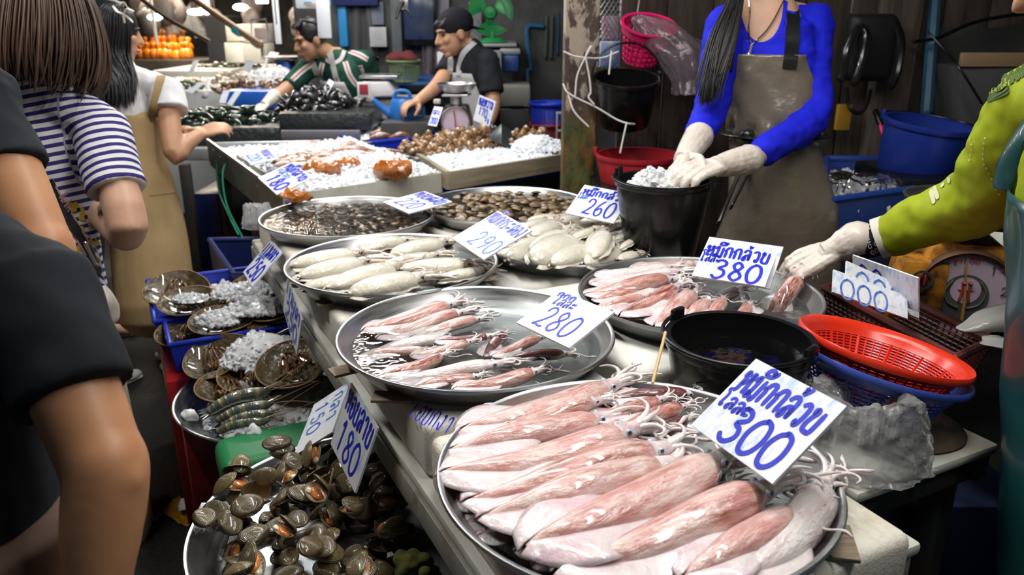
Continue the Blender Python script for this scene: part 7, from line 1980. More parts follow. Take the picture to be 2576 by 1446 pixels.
c = A(1382, 316, 4.75); colander('basket', 'blue basket standing in a red one beside the post', tuple(c - arr([0, 0, 0])), .115, .085, .14, blue_pl, Matrix(), rails=10, ribs=40)
c = A(1380, 372, 4.75); colander('basket', 'red basket below the blue one beside the post', tuple(c), .11, .085, .15, mat('basket_red', (.22, .02, .02), .5), Matrix(), rails=10, ribs=40)
bx('stand', 'grey stand under the red and blue baskets', 'stand', 1335, 1420, 374, 520, 4.65, .35, dark_frame, gnd=True)
t = thing('crate', 'grey crate end standing against the peeling post', 'crate', A(1408, 330, 4.3))
for x0, x1, y0, y1 in ((1399, 1403, 282, 372), (1413, 1417, 284, 372), (1399, 1417, 282, 288), (1399, 1417, 326, 332), (1399, 1417, 366, 372)): bx('bar', None, None, x0, x1, y0, y1, 4.3, .03, grey_m, parent=t, bev=.002)
for o in [o for o in bpy.data.objects if o.name.startswith('hanging_board')]:
    p = o.location; mb = MB(); mb.tube([(p[0], p[1] + .02, p[2]), (p[0], p[1] + .02, 3.46)], .004, 5); mb.build('hanging_wire', black_pl, o)
gd = mat('far_goods', (.20, .17, .16), .4, col2=(.10, .08, .07), ns=7, vary=.6, rnd=True); rng = random.Random(12)
for k in range(20):
    x, y, d = rng.uniform(350, 760), rng.uniform(-5, 70), rng.uniform(8.6, 10.5); c = A(x, y, d); w = rng.uniform(.07, .15); mb = MB(); mb.ell(c, (w, w * .6, w * 1.3), nu=14, nv=9); mb.tube([c + [0, 0, w], (c[0], c[1], 3.46)], .006, 4); mb.shake(.03, 7)
    tag(mb.build('goods_bag', gd, sharp=180), 'stuffed bag hanging from the roof among the far lamps', 'bag', 'bags hanging among the far lamps')
# electronic scale, watering can, pan scale
t = thing('electronic_scale', 'grey electronic scale with a red display beside the man in green', 'scale', A(950, 245, 4.9))
mb = MB(); a, b = A(897, 248, 4.75), A(1000, 240, 4.75); zt3 = A(940, 206, 4.75)[2]
mb.hexa([a, b, b + arr([0, .25, 0]), a + arr([0, .25, 0])] + [(a[0] + .02, a[1] + .03, zt3), (b[0] - .06, b[1] + .03, zt3), (b[0] - .06, b[1] + .25, zt3), (a[0] + .02, a[1] + .25, zt3)]); mb.build('body', mat('scale_grey', (.38, .37, .38), .4), t, bevel=.012)
bx('plate', None, None, 902, 1000, 190, 198, 4.78, .22, alu, parent=t, bev=.004); bx('display_panel', None, None, 898, 930, 206, 246, 4.74, .015, white_m, parent=t); bx('display', None, None, 904, 926, 212, 238, 4.735, .012, mat('display_red', (.35, .03, .04), .3), parent=t, bev=.001)
bx('stand', 'white counter edge under the electronic scale', 'counter', 880, 1050, 250, 300, 4.85, .35, mat('counter_grey', (.35, .35, .34), .5))
cb = mat('can_blue', (.02, .14, .44), .35)
t = thing('watering_can', 'blue plastic watering can under the hand of the man in the cap', 'can', A(1015, 300, 4.5))
cc = A(1015, 305, 4.5); mb = MB(); mb.lathe([(.001, 0), (.075, 0), (.08, .01), (.07, .11), (.055, .13), (.05, .128), (.06, .10), (.001, .09)], cc, 32); mb.build('body', cb, t)
mb = MB(); mb.tube([cc + arr([-.06, 0, .03]), cc + arr([-.12, -.01, .08]), cc + arr([-.165, -.02, .125])], [.028, .02, .014], 10); mb.build('spout', cb, t)
mb = MB(); mb.lathe([(.014, 0), (.03, .03), (.001, .034)], cc + arr([-.165, -.02, .12]), 16, Matrix.Rotation(-.9, 3, 'Y')); mb.build('rose', cream_m, t)
mb = MB(); mb.tube([cc + arr([-.05, 0, .12]), cc + arr([-.03, 0, .165]), cc + arr([.03, 0, .165]), cc + arr([.05, 0, .12])], .011, 8); mb.build('top_handle', cb, t)
mb = MB(); mb.tube([cc + arr([.06, 0, .10]), cc + arr([.11, 0, .09]), cc + arr([.11, 0, .03]), cc + arr([.07, 0, .02])], .011, 8); mb.build('side_handle', cb, t)
bx('box', 'grey box under the blue watering can', 'box', 960, 1080, 306, 420, 4.35, .35, dark_frame)
dc2 = A(1146, 305, 4.1)
t2, at2 = dial_scale('pan scale with a lilac dial in front of the man in the cap', dc2, .072, .12, arr([-.1, -1, 0]), mat('scale_dark', (.04, .05, .05), .4), alu, .09, pan=.10, fine=False)
bx('packet', 'small pale packet on the plate of the lilac dial scale', 'packet', 1090, 1108, 250, 262, 4.05, .04, mat('pack_pale', (.5, .46, .42), .5))
# ------------------------------------------------------------------ people
from mathutils.bvhtree import BVHTree
def skin_mat(name, c, c2):
    return mat(name, c, .45, col2=c2, ns=7, lo=.35, hi=.75, bs=.12, bscale=220, bd=.001, sss=.12, sssr=(1, .35, .18), spec=.4)
skin_tan = skin_mat('skin_tan', (.55, .285, .145), (.45, .205, .10)); skin_light = skin_mat('skin_light', (.60, .37, .26), (.52, .29, .20)); skin_mid = skin_mat('skin_mid', (.50, .28, .165), (.42, .21, .12))
def cloth_mat(name, c, c2=None, rough=.85, weave=500, bs=.15):
    return mat(name, c, rough, col2=c2 or tuple(q * .8 for q in c), ns=5, bs=bs, bscale=weave, bd=.001, spec=.25)
hair_black = mat('hair_black', (.012, .011, .012), .38, spec=.5); hair_brown = mat('hair_brown', (.050, .030, .022), .42, col2=(.10, .055, .035), ns=9, rnd=False)
eyew = mat('eye_white', (.6, .58, .55), .3)
def frame3(f, up=(0, 0, 1)):
    y = nrm(f); x = nrm(np.cross(y, up)); z = np.cross(x, y)
    return np.column_stack([x, y, z])
def head_shape(mb, c, f, s=1., up=(0, 0, 1), face=True):
    Fm = frame3(f, up); P = lambda x, y, z: arr(c) + Fm @ (arr([x, y, z]) * s); Mx = Matrix(Fm)
    E = lambda p, r: mb.ell(P(*p), [q * s for q in r], Mx)
    E((0, -.012, .028), (.073, .093, .092)); E((0, .03, -.04), (.058, .062, .078)); E((0, .062, -.098), (.030, .026, .020)); E((0, .074, .026), (.05, .018, .014))
    for sd in (-1, 1):
        E((sd * .074, -.008, -.012), (.011, .020, .032)); E((sd * .034, .066, -.022), (.026, .022, .024))
    mb.tube([P(0, .088, .014), P(0, .102, -.012), P(0, .112, -.030)], [.009 * s, .011 * s, .013 * s], 8); mb.ell(P(-.012, .096, -.034), [.008 * s] * 3); mb.ell(P(.012, .096, -.034), [.008 * s] * 3)
    mb.tube([P(-.024, .082, -.064), P(0, .094, -.062), P(.024, .082, -.064)], .0075 * s, 7); mb.tube([P(-.02, .08, -.074), P(0, .091, -.075), P(.02, .08, -.074)], .008 * s, 7)
    return P, Fm
def face_bits(t, P, Fm, s, lip):
    for sd in (-1, 1):
        mb = MB(); mb.ell(P(sd * .031, .079, .004), (.0125 * s, .007 * s, .006 * s), Matrix(Fm), 12, 8); mb.build('eye', mat('eye_dark', (.02, .014, .012), .15, coat=.6), t, sharp=180)
        mb = MB(); mb.tube([P(sd * .014, .093, .022), P(sd * .034, .090, .028), P(sd * .052, .074, .022)], .0042 * s, 6); mb.build('eyebrow', hair_black, t, sharp=180)
    mb = MB(); mb.tube([P(-.021, .088, -.066), P(0, .101, -.064), P(.021, .088, -.066)], .0055 * s, 7); mb.tube([P(-.018, .086, -.076), P(0, .097, -.077), P(.018, .086, -.076)], .006 * s, 7); mb.build('lips', lip, t, sharp=180)
def hand_shape(mb, w, fwd, palm, thumb, curl=(.5, .6, .5), s=1., ex=0., spread=.12, tc=.5, each=None):
    """w: wrist, fwd: towards the knuckles, palm: the way the palm looks, thumb: +1/-1 side"""
    y = nrm(fwd); z = -nrm(arr(palm) - y * np.dot(palm, y)); x = np.cross(y, z) * thumb
    P = lambda a, b, c: arr(w) + (x * a + y * b + z * c) * s
    X = (.031, .011, -.010, -.029); Lf = (.074, .082, .076, .060); K = (.086, .090, .086, .078)
    for i in range(4):
        mb.tube([P(X[i] * .62, 0, 0), P(X[i], K[i] * .6, .003), P(X[i], K[i], 0)], [(.013 + ex) * s, (.013 + ex) * s, (.0115 + ex) * s], 8)
    mb.tube([P(.02, .03, -.004), P(-.02, .03, -.004)], (.014 + ex) * s, 8); mb.tube([P(.028, .07, -.003), P(-.024, .066, -.003)], (.012 + ex) * s, 8)
    mb.tube([P(0, -.05, 0), P(0, .01, 0)], (.026 + ex) * s, 10, r2=(.020 + ex) * s)
    for i in range(4):
        cs = each[i] if each else curl
        p = P(X[i], K[i], 0); a = 0.; Q = [p]; side = spread * (1.5 - i)
        for j, f in enumerate((.46, .30, .24)):
            a += cs[j] * (1 + .10 * (i - 1)); d = y * math.cos(a) - z * math.sin(a) + x * side * .3
            p = p + nrm(d) * Lf[i] * f * s; Q.append(p)
        mb.tube(Q, [(.0098 + ex) * s, (.0092 + ex) * s, (.0085 + ex) * s, (.0068 + ex) * s], 8, 16)
    b = P(.024, .018, -.006); d1 = nrm(x * .80 + y * .62 - z * .35); d2 = nrm(x * (.5 - tc * .5) + y * .9 - z * (.35 + tc * .5)); d3 = nrm(x * (.2 - tc * .5) + y * .9 - z * (.4 + tc * .6))
    q1 = b + d1 * .044 * s; q2 = q1 + d2 * .032 * s; q3 = q2 + d3 * .026 * s
    mb.tube([b, q1, q2, q3], [(.0155 + ex) * s, (.0125 + ex) * s, (.0112 + ex) * s, (.0085 + ex) * s], 8, 16)
def hair(t, name, guides, n, r, m, jit=.006, base=None, seed=1, res=14):
    """many strands between guide curves (rows of points)"""
    rng = random.Random(seed); mb = MB(); Gd = [spline(g, res) for g in guides]
    for k in range(n):
        q = rng.random() * (len(Gd) - 1); i = min(int(q), len(Gd) - 2); f = q - i
        P = Gd[i] * (1 - f) + Gd[i + 1] * f; o = arr([rng.gauss(0, 1), rng.gauss(0, 1), rng.gauss(0, 1)]); o2 = arr([rng.gauss(0, 1), rng.gauss(0, 1), 0])
        w = np.linspace(.3, 1, len(P))[:, None]
        P = P + o * jit * w + o2 * jit * 1.6 * w ** 3; e = rng.uniform(.86, 1.); P = P[:max(4, int(len(P) * e))]
        mb.tube(P, [r * rng.uniform(.7, 1.2)] * (len(P) - 2) + [r * .7, r * .15], 4, len(P), cap=None)
    if base:
        for c, rr_, Fm in base: mb.ell(c, rr_, Matrix(Fm), 28, 18)
    return mb.build(name, m, t, sharp=180, fixn=False)
def rest_on(objs, pts, off=.003):
    """points of the surfaces seen at the given pixels"""
    dg = bpy.context.evaluated_depsgraph_get(); out = []
    trees = [(BVHTree.FromObject(o, dg), o.matrix_world.copy()) for o in objs]
    for x, y in pts:
        r = Vector(ray(x, y)).normalized(); best = None
        for tr, mw in trees:
            h = tr.ray_cast(Vector((0, 0, CAMZ)), r)
            if h[0] is not None and (best is None or h[3] < best[2]): best = (h[0], h[1], h[3])
        if best is not None:
            n = best[1] if best[1].dot(r) < 0 else -best[1]
            out.append((arr(best[0]) + arr(n) * off, arr(n)))
    return out
def laid_strip(name, objs, pts, w, th, m, parent, res=10, off=.003, dense=4):
    """a flat strip (strap, print) lying on surfaces along the pixels pts"""
    P2 = spline(arr(pts), (len(pts) - 1) * dense + 1); H = rest_on(objs, P2, off)
    if len(H) < 2: return None
    V, F = [], []
    for i, (p, n) in enumerate(H):
        tg = nrm((H[min(i + 1, len(H) - 1)][0] - H[max(i - 1, 0)][0])); sd = nrm(np.cross(n, tg)) * w / 2
        V += [p + sd - n * th, p + sd, p - sd, p - sd - n * th]
    for i in range(len(H) - 1):
        for j in range(4): F.append((4 * i + j, 4 * i + (j + 1) % 4, 4 * i + 4 + (j + 1) % 4, 4 * i + 4 + j))
    k = 4 * (len(H) - 1); F += [(0, 3, 2, 1), (k, k + 1, k + 2, k + 3)]
    return MB().add(V, F).build(name, m, parent, sharp=50)
def print_marks(name, objs, lines, w, m, parent, off=.0022):
    mb = MB()
    for pts in lines:
        H = rest_on(objs, spline(arr(pts), max(3, 3 * (len(pts) - 1) + 1)) if len(pts) > 1 else pts, off)
        if len(H) > 1:
            n = nrm(sum(h[1] for h in H)); ribbon(mb, [h[0] for h in H], n, w, max(6, len(H) * 2))
    if mb.v: return mb.build(name, m, parent, fixn=False)
def torso(mb, pts, ra, rb, f, n=28):
    mb.tube(pts, ra, n, 26, up=nrm(arr([f[0], f[1], 0])), r2=rb)
def legs(mb, hip, f, floor=0., r=1., spread=.085):
    x = nrm(np.cross(f, (0, 0, 1))); out = []
    for sd in (-1, 1):
        h = arr(hip) + x * sd * spread; an = arr([h[0], h[1], floor + .07]); kn = (h + an) / 2 + nrm(f) * .015
        mb.tube([h, kn + [0, 0, .06], kn, an + [0, 0, .12], an], [.085 * r, .062 * r, .054 * r, .042 * r, .034 * r], 14)
        mb.tube([an + nrm(f) * -.03 - [0, 0, .035], an + nrm(f) * .08 - [0, 0, .04], an + nrm(f) * .17 - [0, 0, .055]], [.032, .034, .022], 10, r2=[.034, .026, .014], up=(0, 0, 1)); out.append(an)
    return out
def shoes(t, ans, f, m, name='shoe'):
    for an in ans:
        mb = MB(); y = nrm(arr([f[0], f[1], 0])); z = arr([0, 0, an[2] - .07])
        mb.tube([an - y * .055 - [0, 0, .038], an + y * .05 - [0, 0, .036], an + y * .15 - [0, 0, .046], an + y * .195 - [0, 0, .052]], [.036, .042, .044, .028], 12, 14, up=(0, 0, 1), r2=[.032, .032, .024, .018]); mb.build(name, m, t, sharp=180)
        mb = MB(); mb.tube([an - y * .06 - [0, 0, .062], an + y * .05 - [0, 0, .062], an + y * .2 - [0, 0, .062]], [.038, .045, .034], 12, 9, up=(0, 0, 1), r2=[.009] * 3); mb.build('sole', mat('sole_white', (.62, .6, .56), .6), t, sharp=180)
U = arr([0, 0, 1.])

# ---- seller in blue --------------------------------------------------------------------------
t = thing('person', 'person in a bright blue top and grey brown apron scooping ice with white gloves', 'person', (.80, 2.58, 0.15))
f = nrm(arr([-.35, -.94, 0])); N, C, W, Pv = A(1912, 8, 2.50), A(1926, 150, 2.50), A(1950, 330, 2.52), A(1962, 520, 2.56)
SR, SL, EL, WL, ER, WR = A(1822, 62, 2.46), A(2045, 52, 2.52), A(2040, 300, 2.42), A(1884, 404, 2.25), A(1792, 262, 2.44), A(1757, 345, 2.34)
mb = MB(); hc = N + arr([-.03, -.05, .19]); Ph, Fh = head_shape(mb, hc, nrm(arr([-.4, -.8, -.35]))); mb.tube([hc - U * .05 - f * .02, N, N - U * .04], .050, 14)
torso(mb, [N - U * .0, C, W, Pv], [.10, .138, .122, .14], [.068, .092, .09, .10], f); mb.tube([SR, N - U * .035, SL], [.046, .058, .046], 12)
mb.tube([SR, ER, WR], [.046, .040, .028], 12); mb.tube([SL, EL, WL], [.046, .040, .028], 12)
an = legs(mb, Pv, f, .15)
fuse('body', mb, skin_light, t, .009, 4); face_bits(t, Ph, Fh, 1., mat('lip', (.45, .14, .13), .4))
top_m = cloth_mat('bright_blue_jersey', (.012, .018, .66), (.008, .012, .54), .75, 700)
mb = MB(); torso(mb, [C + U * .075, C, W, W - U * .10], [.145, .158, .134, .135], [.084, .108, .103, .10], f)
for S_, E_, W_, k in ((SR, ER, WR, .86), (SL, EL, WL, .78)): mb.tube([S_ + (E_ - S_) * .02, S_ * .5 + E_ * .5, E_, E_ + (W_ - E_) * k], [.064, .058, .054, .046], 18, 24)
mb.tube([SR, C + U * .115 + f * -.04, C + U * .115 - f * .04, SL], [.056, .05, .05, .056], 14)
top_o = fuse('blouse', mb, top_m, t, .008, 4, post=folds(.006, 16, (1, 1, 1.8)))
# scooped neckline: the blouse is cut away over the skin
def pix(p): q = p - arr([0, 0, CAMZ]); dd = q[1] * CP - q[2] * SP; return 1288 + FPX * q[0] / dd, 723 - FPX * (q[1] * SP + q[2] * CP) / dd
bm = bmesh.new(); bm.from_mesh(top_o.data); cut = []
for vt in bm.verts:
    p = arr(vt.co); X, Y = pix(p)
    if np.dot(p - C, f) > .02 and Y < 112 and ((X - 1916) / 58) ** 2 + (max(0, Y - 20) / 90) ** 2 < 1: cut.append(vt)
bmesh.ops.delete(bm, geom=cut, context='VERTS'); bm.to_mesh(top_o.data); bm.free(); top_o.data.update(); bpy.context.view_layer.update()
bo = [o for o in t.children if o.name.startswith('body')]
laid_strip('neckline_trim', [top_o] + bo, [(1856, 4), (1862, 50), (1880, 90), (1904, 110), (1930, 108), (1954, 88), (1970, 50), (1976, 4)], .012, .006, top_m, t, off=.004)
apr = mat('apron_vinyl', (.175, .145, .112), .26, col2=(.145, .12, .095), ns=4, bs=.35, bscale=8, bd=.03, coat=.4, coatr=.15); apk = mat('apron_black', (.012, .012, .013), .3, coat=.3)
x_ = nrm(np.cross(f, U))
def apron(u, v):
    a = (u - .5) * 2; zz = v
    ks = [0, .12, .40, .48, .62, .85, 1.0]; cz = np.interp(zz, ks, [1., .9, .5, .40, .2, -.15, -.40])
    c = np.array([np.interp(zz, ks, [p[i] for p in (C + U * .02, C - U * .03, W + U * .02, W - U * .04, Pv + U * .02, Pv - U * .18, Pv - U * .42)]) for i in range(3)])
    ra = np.interp(zz, ks, [.168, .172, .142, .142, .168, .195, .21]); rb = np.interp(zz, ks, [.122, .126, .113, .113, .135, .15, .16]); th = a * np.interp(zz, ks, [.80, .95, 1.45, 1.8, 1.9, 1.95, 2.0])
    fold = .010 * math.sin(a * 7 + zz * 9) * (zz > .5) * (zz - .45) * 2 + .010 * noise.noise(Vector((a * 3, zz * 7, 4))) + .012 * math.exp(-((zz - .42) / .05) ** 2) * math.sin(a * 14)
    return c + x_ * math.sin(th) * (ra + fold) + f * math.cos(th) * (rb + fold)
mb = MB(); mb.sheet(apron, 60, 60, .003); ap_o = mb.build('apron', apr, t, sharp=180)
mb = MB(); mb.tube([W + U * -.01 + x_ * math.sin(a) * .156 + f * math.cos(a) * .125 for a in np.linspace(-3.1, 3.1, 40)], .020, 8, 60, r2=.005, up=None); mb.build('apron_tie', apk, t, sharp=180)
mb = MB(); k0 = W + f * .132 - x_ * -.05; k0 = rest_on([ap_o], [(1886, 342)], .01)[0][0]
mb.ell(k0, (.026, .016, .02)); mb.tube([k0, k0 + arr([-.02, -.02, -.10]), A(1808, 560, 2.28)], .013, 8, r2=.005); mb.tube([k0, k0 + arr([.01, -.02, -.09]), A(1840, 520, 2.30)], .013, 8, r2=.005); mb.build('apron_knot', apk, t, sharp=180)
laid_strip('apron_strap', [top_o, ap_o], [(1990, -14), (1994, 60), (1990, 130), (1985, 172)], .042, .004, apk, t, off=.006)
laid_strip('apron_strap', [top_o, ap_o], [(1838, 10), (1834, 90), (1826, 176)], .042, .004, apk, t, off=.006)
chain_m = mat('necklace_silver', (.6, .57, .52), .2, 1)
for pts in ([(1884, -6), (1884, 50), (1889, 112)], [(1974, -6), (1935, 70), (1893, 114)]):
    hh = rest_on([top_o] + bo, spline(arr(pts), 14), .008)
    if len(hh) > 3: mb = MB(); mb.tube([p for p, n in hh], .0022, 6, 30); mb.build('necklace_chain', chain_m, t)
hh = rest_on([top_o] + bo, [(1890, 118), (1887, 145)], .012); mb = MB(); mb.ell(hh[-1][0], (.009, .006, .016)); mb.tube([hh[0][0], hh[-1][0]], .004, 6); mb.build('pendant', mat('pendant_crystal', (.75, .62, .55), .08, .6, coat=1), t)
gl = []
for k, (x0, x1, x2, x3) in enumerate(((1868, 1848, 1812, 1790), (1850, 1822, 1786, 1772), (1842, 1800, 1776, 1766), (1858, 1812, 1795, 1786))):
    gl.append([A(1880 - k * 8, -110, 2.42), A(x0, -10, 2.36), A(x1, 90, 2.32), A(x2, 200, 2.31), A(x3, 285 - 12 * (k == 3), 2.32)])
hair(t, 'hair', gl, 230, .0022, hair_black, .007, [(hc - nrm(f) * .018 + U * .022, (.086, .105, .10), Fh)], 3)
glove_m = mat('latex_glove', (.70, .64, .58), .35, col2=(.62, .54, .48), ns=9, bs=.35, bscale=28, bd=.004, sss=.15, coat=.2)
def glove(t, W0, W1, palm, thumb, name='glove', ex=.0012, s=1., **k):
    mb = MB(); d = nrm(W1 - W0); hand_shape(mb, W1, d, palm, thumb, ex=ex, s=s, **k)
    mb.tube([W0, W0 * .5 + W1 * .5, W1 - d * .01, W1 + d * .015], [.043, .038, .031, .029], 16, 14, cap='flat')
    o = fuse(name, mb, glove_m, t, .0026, 3, post=folds(.0013, 60, (1, 1, 1)))
    mb = MB(); mb.tube([W0 + d * .001, W0 - d * .006], .0435, 20, 3); mb.build('glove_cuff', glove_m, t, sharp=180)
    return o
glove(t, A(1880, 402, 2.23), A(1806, 418, 2.17), (-.15, .2, -1), 1, each=((.55, .6, .4), (.5, .6, .4), (.42, .55, .4), (.35, .5, .35)), tc=.3, s=1.02)
glove(t, A(1757, 345, 2.33), A(1722, 398, 2.24), (.75, .1, -.45), -1, each=((.30, .5, .3), (.26, .45, .3), (.22, .4, .3), (.2, .35, .3)), tc=.2, s=1.02)
mb = MB(); mb.tube([Pv + U * .05, Pv - U * .3, Pv - U * .75], [.145, .145, .15], 20, 12, r2=[.10, .11, .12], up=f); mb.build('trousers', cloth_mat('dark_trousers', (.03, .03, .035)), t, sharp=180); shoes(t, an, f, black_pl, 'boot')
mb = MB(); mb.box((.85, 2.75, .075), (.75, .6, .15), .3); tag(mb.build('platform', plank, bevel=.01), 'low plank step the seller in blue stands on', 'step')

# ---- person in lime green --------------------------------------------------------------------
t = thing('person', 'person in a lime green sleeve and teal apron reaching over with a gloved hand', 'person', (.99, 1.12, 0))
f = nrm(arr([-.92, .25, 0])); Pv, C, N = arr([1.035, 1.06, .86]), arr([.955, 1.25, 1.22]), arr([.945, 1.27, 1.40])
S_, E_, W_ = A(2612, 262, 1.43), A(2492, 488, 1.60), A(2235, 592, 1.845); S2 = C + arr([.02, -.2, .08]); E2 = S2 + arr([.10, -.06, -.26]); W2 = E2 + arr([.06, .06, -.22])
mb = MB(); hc = N + arr([-.06, .02, .19]); Ph, Fh = head_shape(mb, hc, nrm(arr([-.85, .3, -.4]))); mb.tube([hc - U * .05, N], .05, 12); torso(mb, [N, C, C * .5 + Pv * .5, Pv], [.09, .15, .13, .15], [.07, .1, .1, .11], f); mb.tube([S2, N - U * .03, S_], .055, 12)
mb.tube([S_, E_, W_], [.046, .040, .028], 12); mb.tube([S2, E2, W2], [.046, .04, .028], 12); hand_shape(mb, W2, (.1, .1, -1), (-1, 0, 0), 1); an = legs(mb, Pv, f)
fuse('body', mb, skin_mid, t, .009, 4); face_bits(t, Ph, Fh, 1., mat('lip', (.45, .14, .13), .4))
lime = cloth_mat('lime_jersey', (.34, .42, .012), (.28, .36, .012), .6, 600)
mb = MB(); torso(mb, [N - U * .03, C, C * .5 + Pv * .5, Pv], [.12, .165, .15, .165], [.09, .115, .115, .12], f); mb.tube([S2, N - U * .04, S_], .068, 14); mb.tube([S_, S_ * .45 + E_ * .55 + arr([0, 0, -.01]), E_, E_ * .5 + W_ * .5, W_], [.080, .084, .078, .062, .047], 22, 40); mb.tube([S2, E2, E2 * .4 + W2 * .6], [.075, .065, .055], 16)
lime_o = fuse('jersey', mb, lime, t, .007, 4, post=folds(.008, 15, (1, 1, 1)))
d = nrm(A(2160, 616, 1.88) - W_); mb = MB(); mb.tube([W_ - d * .002, W_ + d * .026], .049, 22, 3, cap='flat'); mb.build('cuff_band', mat('white_band', (.66, .62, .58), .7), t, sharp=60)
mb = MB(); q0, q1 = W_ + d * .024, W_ + d * .085; mb.tube([q0, q1], [.041, .036], 22, 4, cap='flat'); sl = mb.build('under_sleeve', cloth_mat('black_print_sleeve', (.012, .014, .014)), t, sharp=60)
rng = random.Random(5); lines = []
for k in range(16):
    x, y = 2160 + rng.uniform(0, 46), 560 + rng.uniform(0, 80) + (2190 - 2160) * 0; lines.append([(x + 4 * math.cos(a), y + 5 * math.sin(a)) for a in np.linspace(0, 5.6, 6)])
bpy.context.view_layer.update(); print_marks('white_print', [sl], lines, .0016, mat('print_white', (.62, .58, .55), .7), t, .001)
glove(t, A(2150, 604, 1.875), A(2092, 632, 1.895), (-.10, .35, -1), 1, each=((.75, .55, .3), (.80, .55, .3), (.85, .55, .3), (.9, .55, .3)), tc=.55, s=1.12)
wp = mat('pale_print', (.62, .62, .40), .6); dg_ = mat('dark_green_print', (.055, .10, .012), .6)
bpy.context.view_layer.update()
dots = [[(2480 - 6 * math.sin(k * .5), 345 + k * 13), (2480 - 6 * math.sin(k * .5), 350 + k * 13)] for k in range(6)] + [[(2443 + 3 * math.sin(k), 348 + 13 * k), (2443 + 3 * math.sin(k), 353 + 13 * k)] for k in range(5)] + [[(2482 + 6 * k, 420 + 13 * k), (2484 + 6 * k, 425 + 13 * k)] for k in range(6)]
print_marks('dot_print', [lime_o], dots, .0035, wp, t)
print_marks('shard_print', [lime_o], [[(2418, 366), (2412, 385)], [(2404, 392), (2398, 412)], [(2390, 404), (2402, 424)], [(2384, 424), (2376, 448)], [(2372, 430), (2392, 458)], [(2350, 470), (2362, 500)], [(2342, 478), (2352, 512)], [(2366, 448), (2374, 470)]], .010, wp, t)
print_marks('shoulder_patch', [lime_o], [[(2476, 240), (2500, 232), (2530, 214)], [(2480, 246), (2505, 238), (2538, 218)], [(2486, 250), (2510, 240), (2540, 226)]], .014, dg_, t, .0016)
lines = []
for st in strokes('OUTDOOR', 0, 0, 1, 1, gap=.25): lines.append([(2472 + 112 * a + 2, 226 - 66 * a ** 1.1 + 30 * b - 16 * (1 - a)) for a, b in st])
print_marks('shoulder_lettering', [lime_o], lines, .0048, dg_, t)
lines = []
for st in strokes('ADVENTURE', 0, 0, 1, 1, gap=.25): lines.append([(2474 + 72 * a, 240 - 36 * a + 9 * b) for a, b in st])
print_marks('shoulder_lettering', [lime_o], lines, .0012, mat('lime_print', (.42, .5, .03), .6), t, .0042)
teal = mat('teal_apron', (.008, .055, .060), .35, bs=.15, bscale=9, bd=.02, coat=.2); x_ = nrm(np.cross(f, U))
def ap2(u, v):
    a = (u - .5) * 2; c = C * (1 - v) + (Pv - U * .45) * v if v > .0 else C; ra, rb = .18 + .03 * v, .125 + .05 * v; th = a * (1.1 + .9 * v)
    return c + x_ * math.sin(th) * ra + f * math.cos(th) * (rb + .01 * noise.noise(Vector((a * 3, v * 6, 2))))
mb = MB(); mb.sheet(ap2, 36, 40, .004); mb.build('apron', teal, t, sharp=180)
mb = MB(); mb.tube([C + f * .12 + x_ * .09, C + U * .1 + f * .10 + x_ * .10, N + x_ * .10 + U * .02, C + U * .1 - f * .1 + x_ * .08], .022, 8, 20, r2=.006, up=(0, 0, 1)); mb.build('apron_strap', teal, t, sharp=180)
hair(t, 'hair', [[hc + Fh @ arr([sx * .3, .04, .10]), hc + Fh @ arr([sx, -.03, .06]), hc + Fh @ arr([sx * 1.1, -.10, -.03]), hc + Fh @ arr([sx, -.09, -.13])] for sx in (-.075, -.04, 0, .04, .075)], 160, .003, hair_black, .006, [(hc + Fh @ arr([0, -.018, .026]), (.082, .10, .098), Fh)], 4)
mb = MB(); mb.tube([Pv, Pv - U * .4, Pv - U * .78], [.17, .16, .15], 18, r2=[.13, .13, .13], up=f); mb.build('trousers', cloth_mat('dark_trousers', (.03, .03, .035)), t, sharp=180); shoes(t, an, f, black_pl, 'boot')

# ---- woman in stripes ------------------------------------------------------------------------
t = thing('person', 'person with a brown bob in a navy and white striped shirt, seen from behind', 'person', (-1.15, 2.2, 0))
f = nrm(arr([.34, .94, 0])); N, C, W, Pv = A(70, 205, 2.06), A(88, 330, 2.12), A(110, 540, 2.16), A(125, 760, 2.18); SR, ER, WR = A(250, 318, 2.08), A(322, 572, 2.02), A(225, 530, 2.22); SL = A(-95, 300, 2.15); EL = SL + arr([-.03, .08, -.27]); WL = EL + arr([.1, .2, .08])
hc = A(92, 68, 2.02); mb = MB(); Ph, Fh = head_shape(mb, hc, nrm(arr([.3, .94, -.25]))); mb.tube([hc - U * .04, N, N - U * .05], [.058, .060, .075], 14); torso(mb, [N, C, W, Pv], [.10, .150, .135, .155], [.07, .10, .10, .115], f); mb.tube([SL, N - U * .03, SR], [.052, .06, .052], 12)
mb.tube([SR, ER, ER + (WR - ER) * .5, WR], [.052, .051, .043, .032], 14); mb.tube([SL, EL, WL], [.05, .044, .03], 12); hand_shape(mb, WR, nrm(arr([-.5, .5, .2])), (-.5, -.5, 0), 1); hand_shape(mb, WL, (.6, .6, .1), (.4, -.5, 0), -1); an = legs(mb, Pv, f)
fuse('body', mb, skin_light, t, .008, 5); face_bits(t, Ph, Fh, 1., mat('lip', (.45, .14, .13), .4))
def stripe_mat(name, c1, c2, per, duty=.5):
    m, nt, b, out = _nt(name); al = attr(nt, 'along'); v = coords(nt, rnd=False)
    k = math_(nt, 'FRACT', math_(nt, 'MULTIPLY', al, 1. / per)); s_ = math_(nt, 'GREATER_THAN', k, duty)
    nt.links.new(mix(nt, s_, c1, c2), b.inputs['Base Color']); b.inputs['Roughness'].default_value = .85; b.inputs['Specular IOR Level'].default_value = .25
    bump(nt, b, nz(nt, v, 500, 2), .12, .001); return m
stripe = stripe_mat('navy_white_stripes', (.70, .69, .70), (.035, .028, .16), .0217, .53)
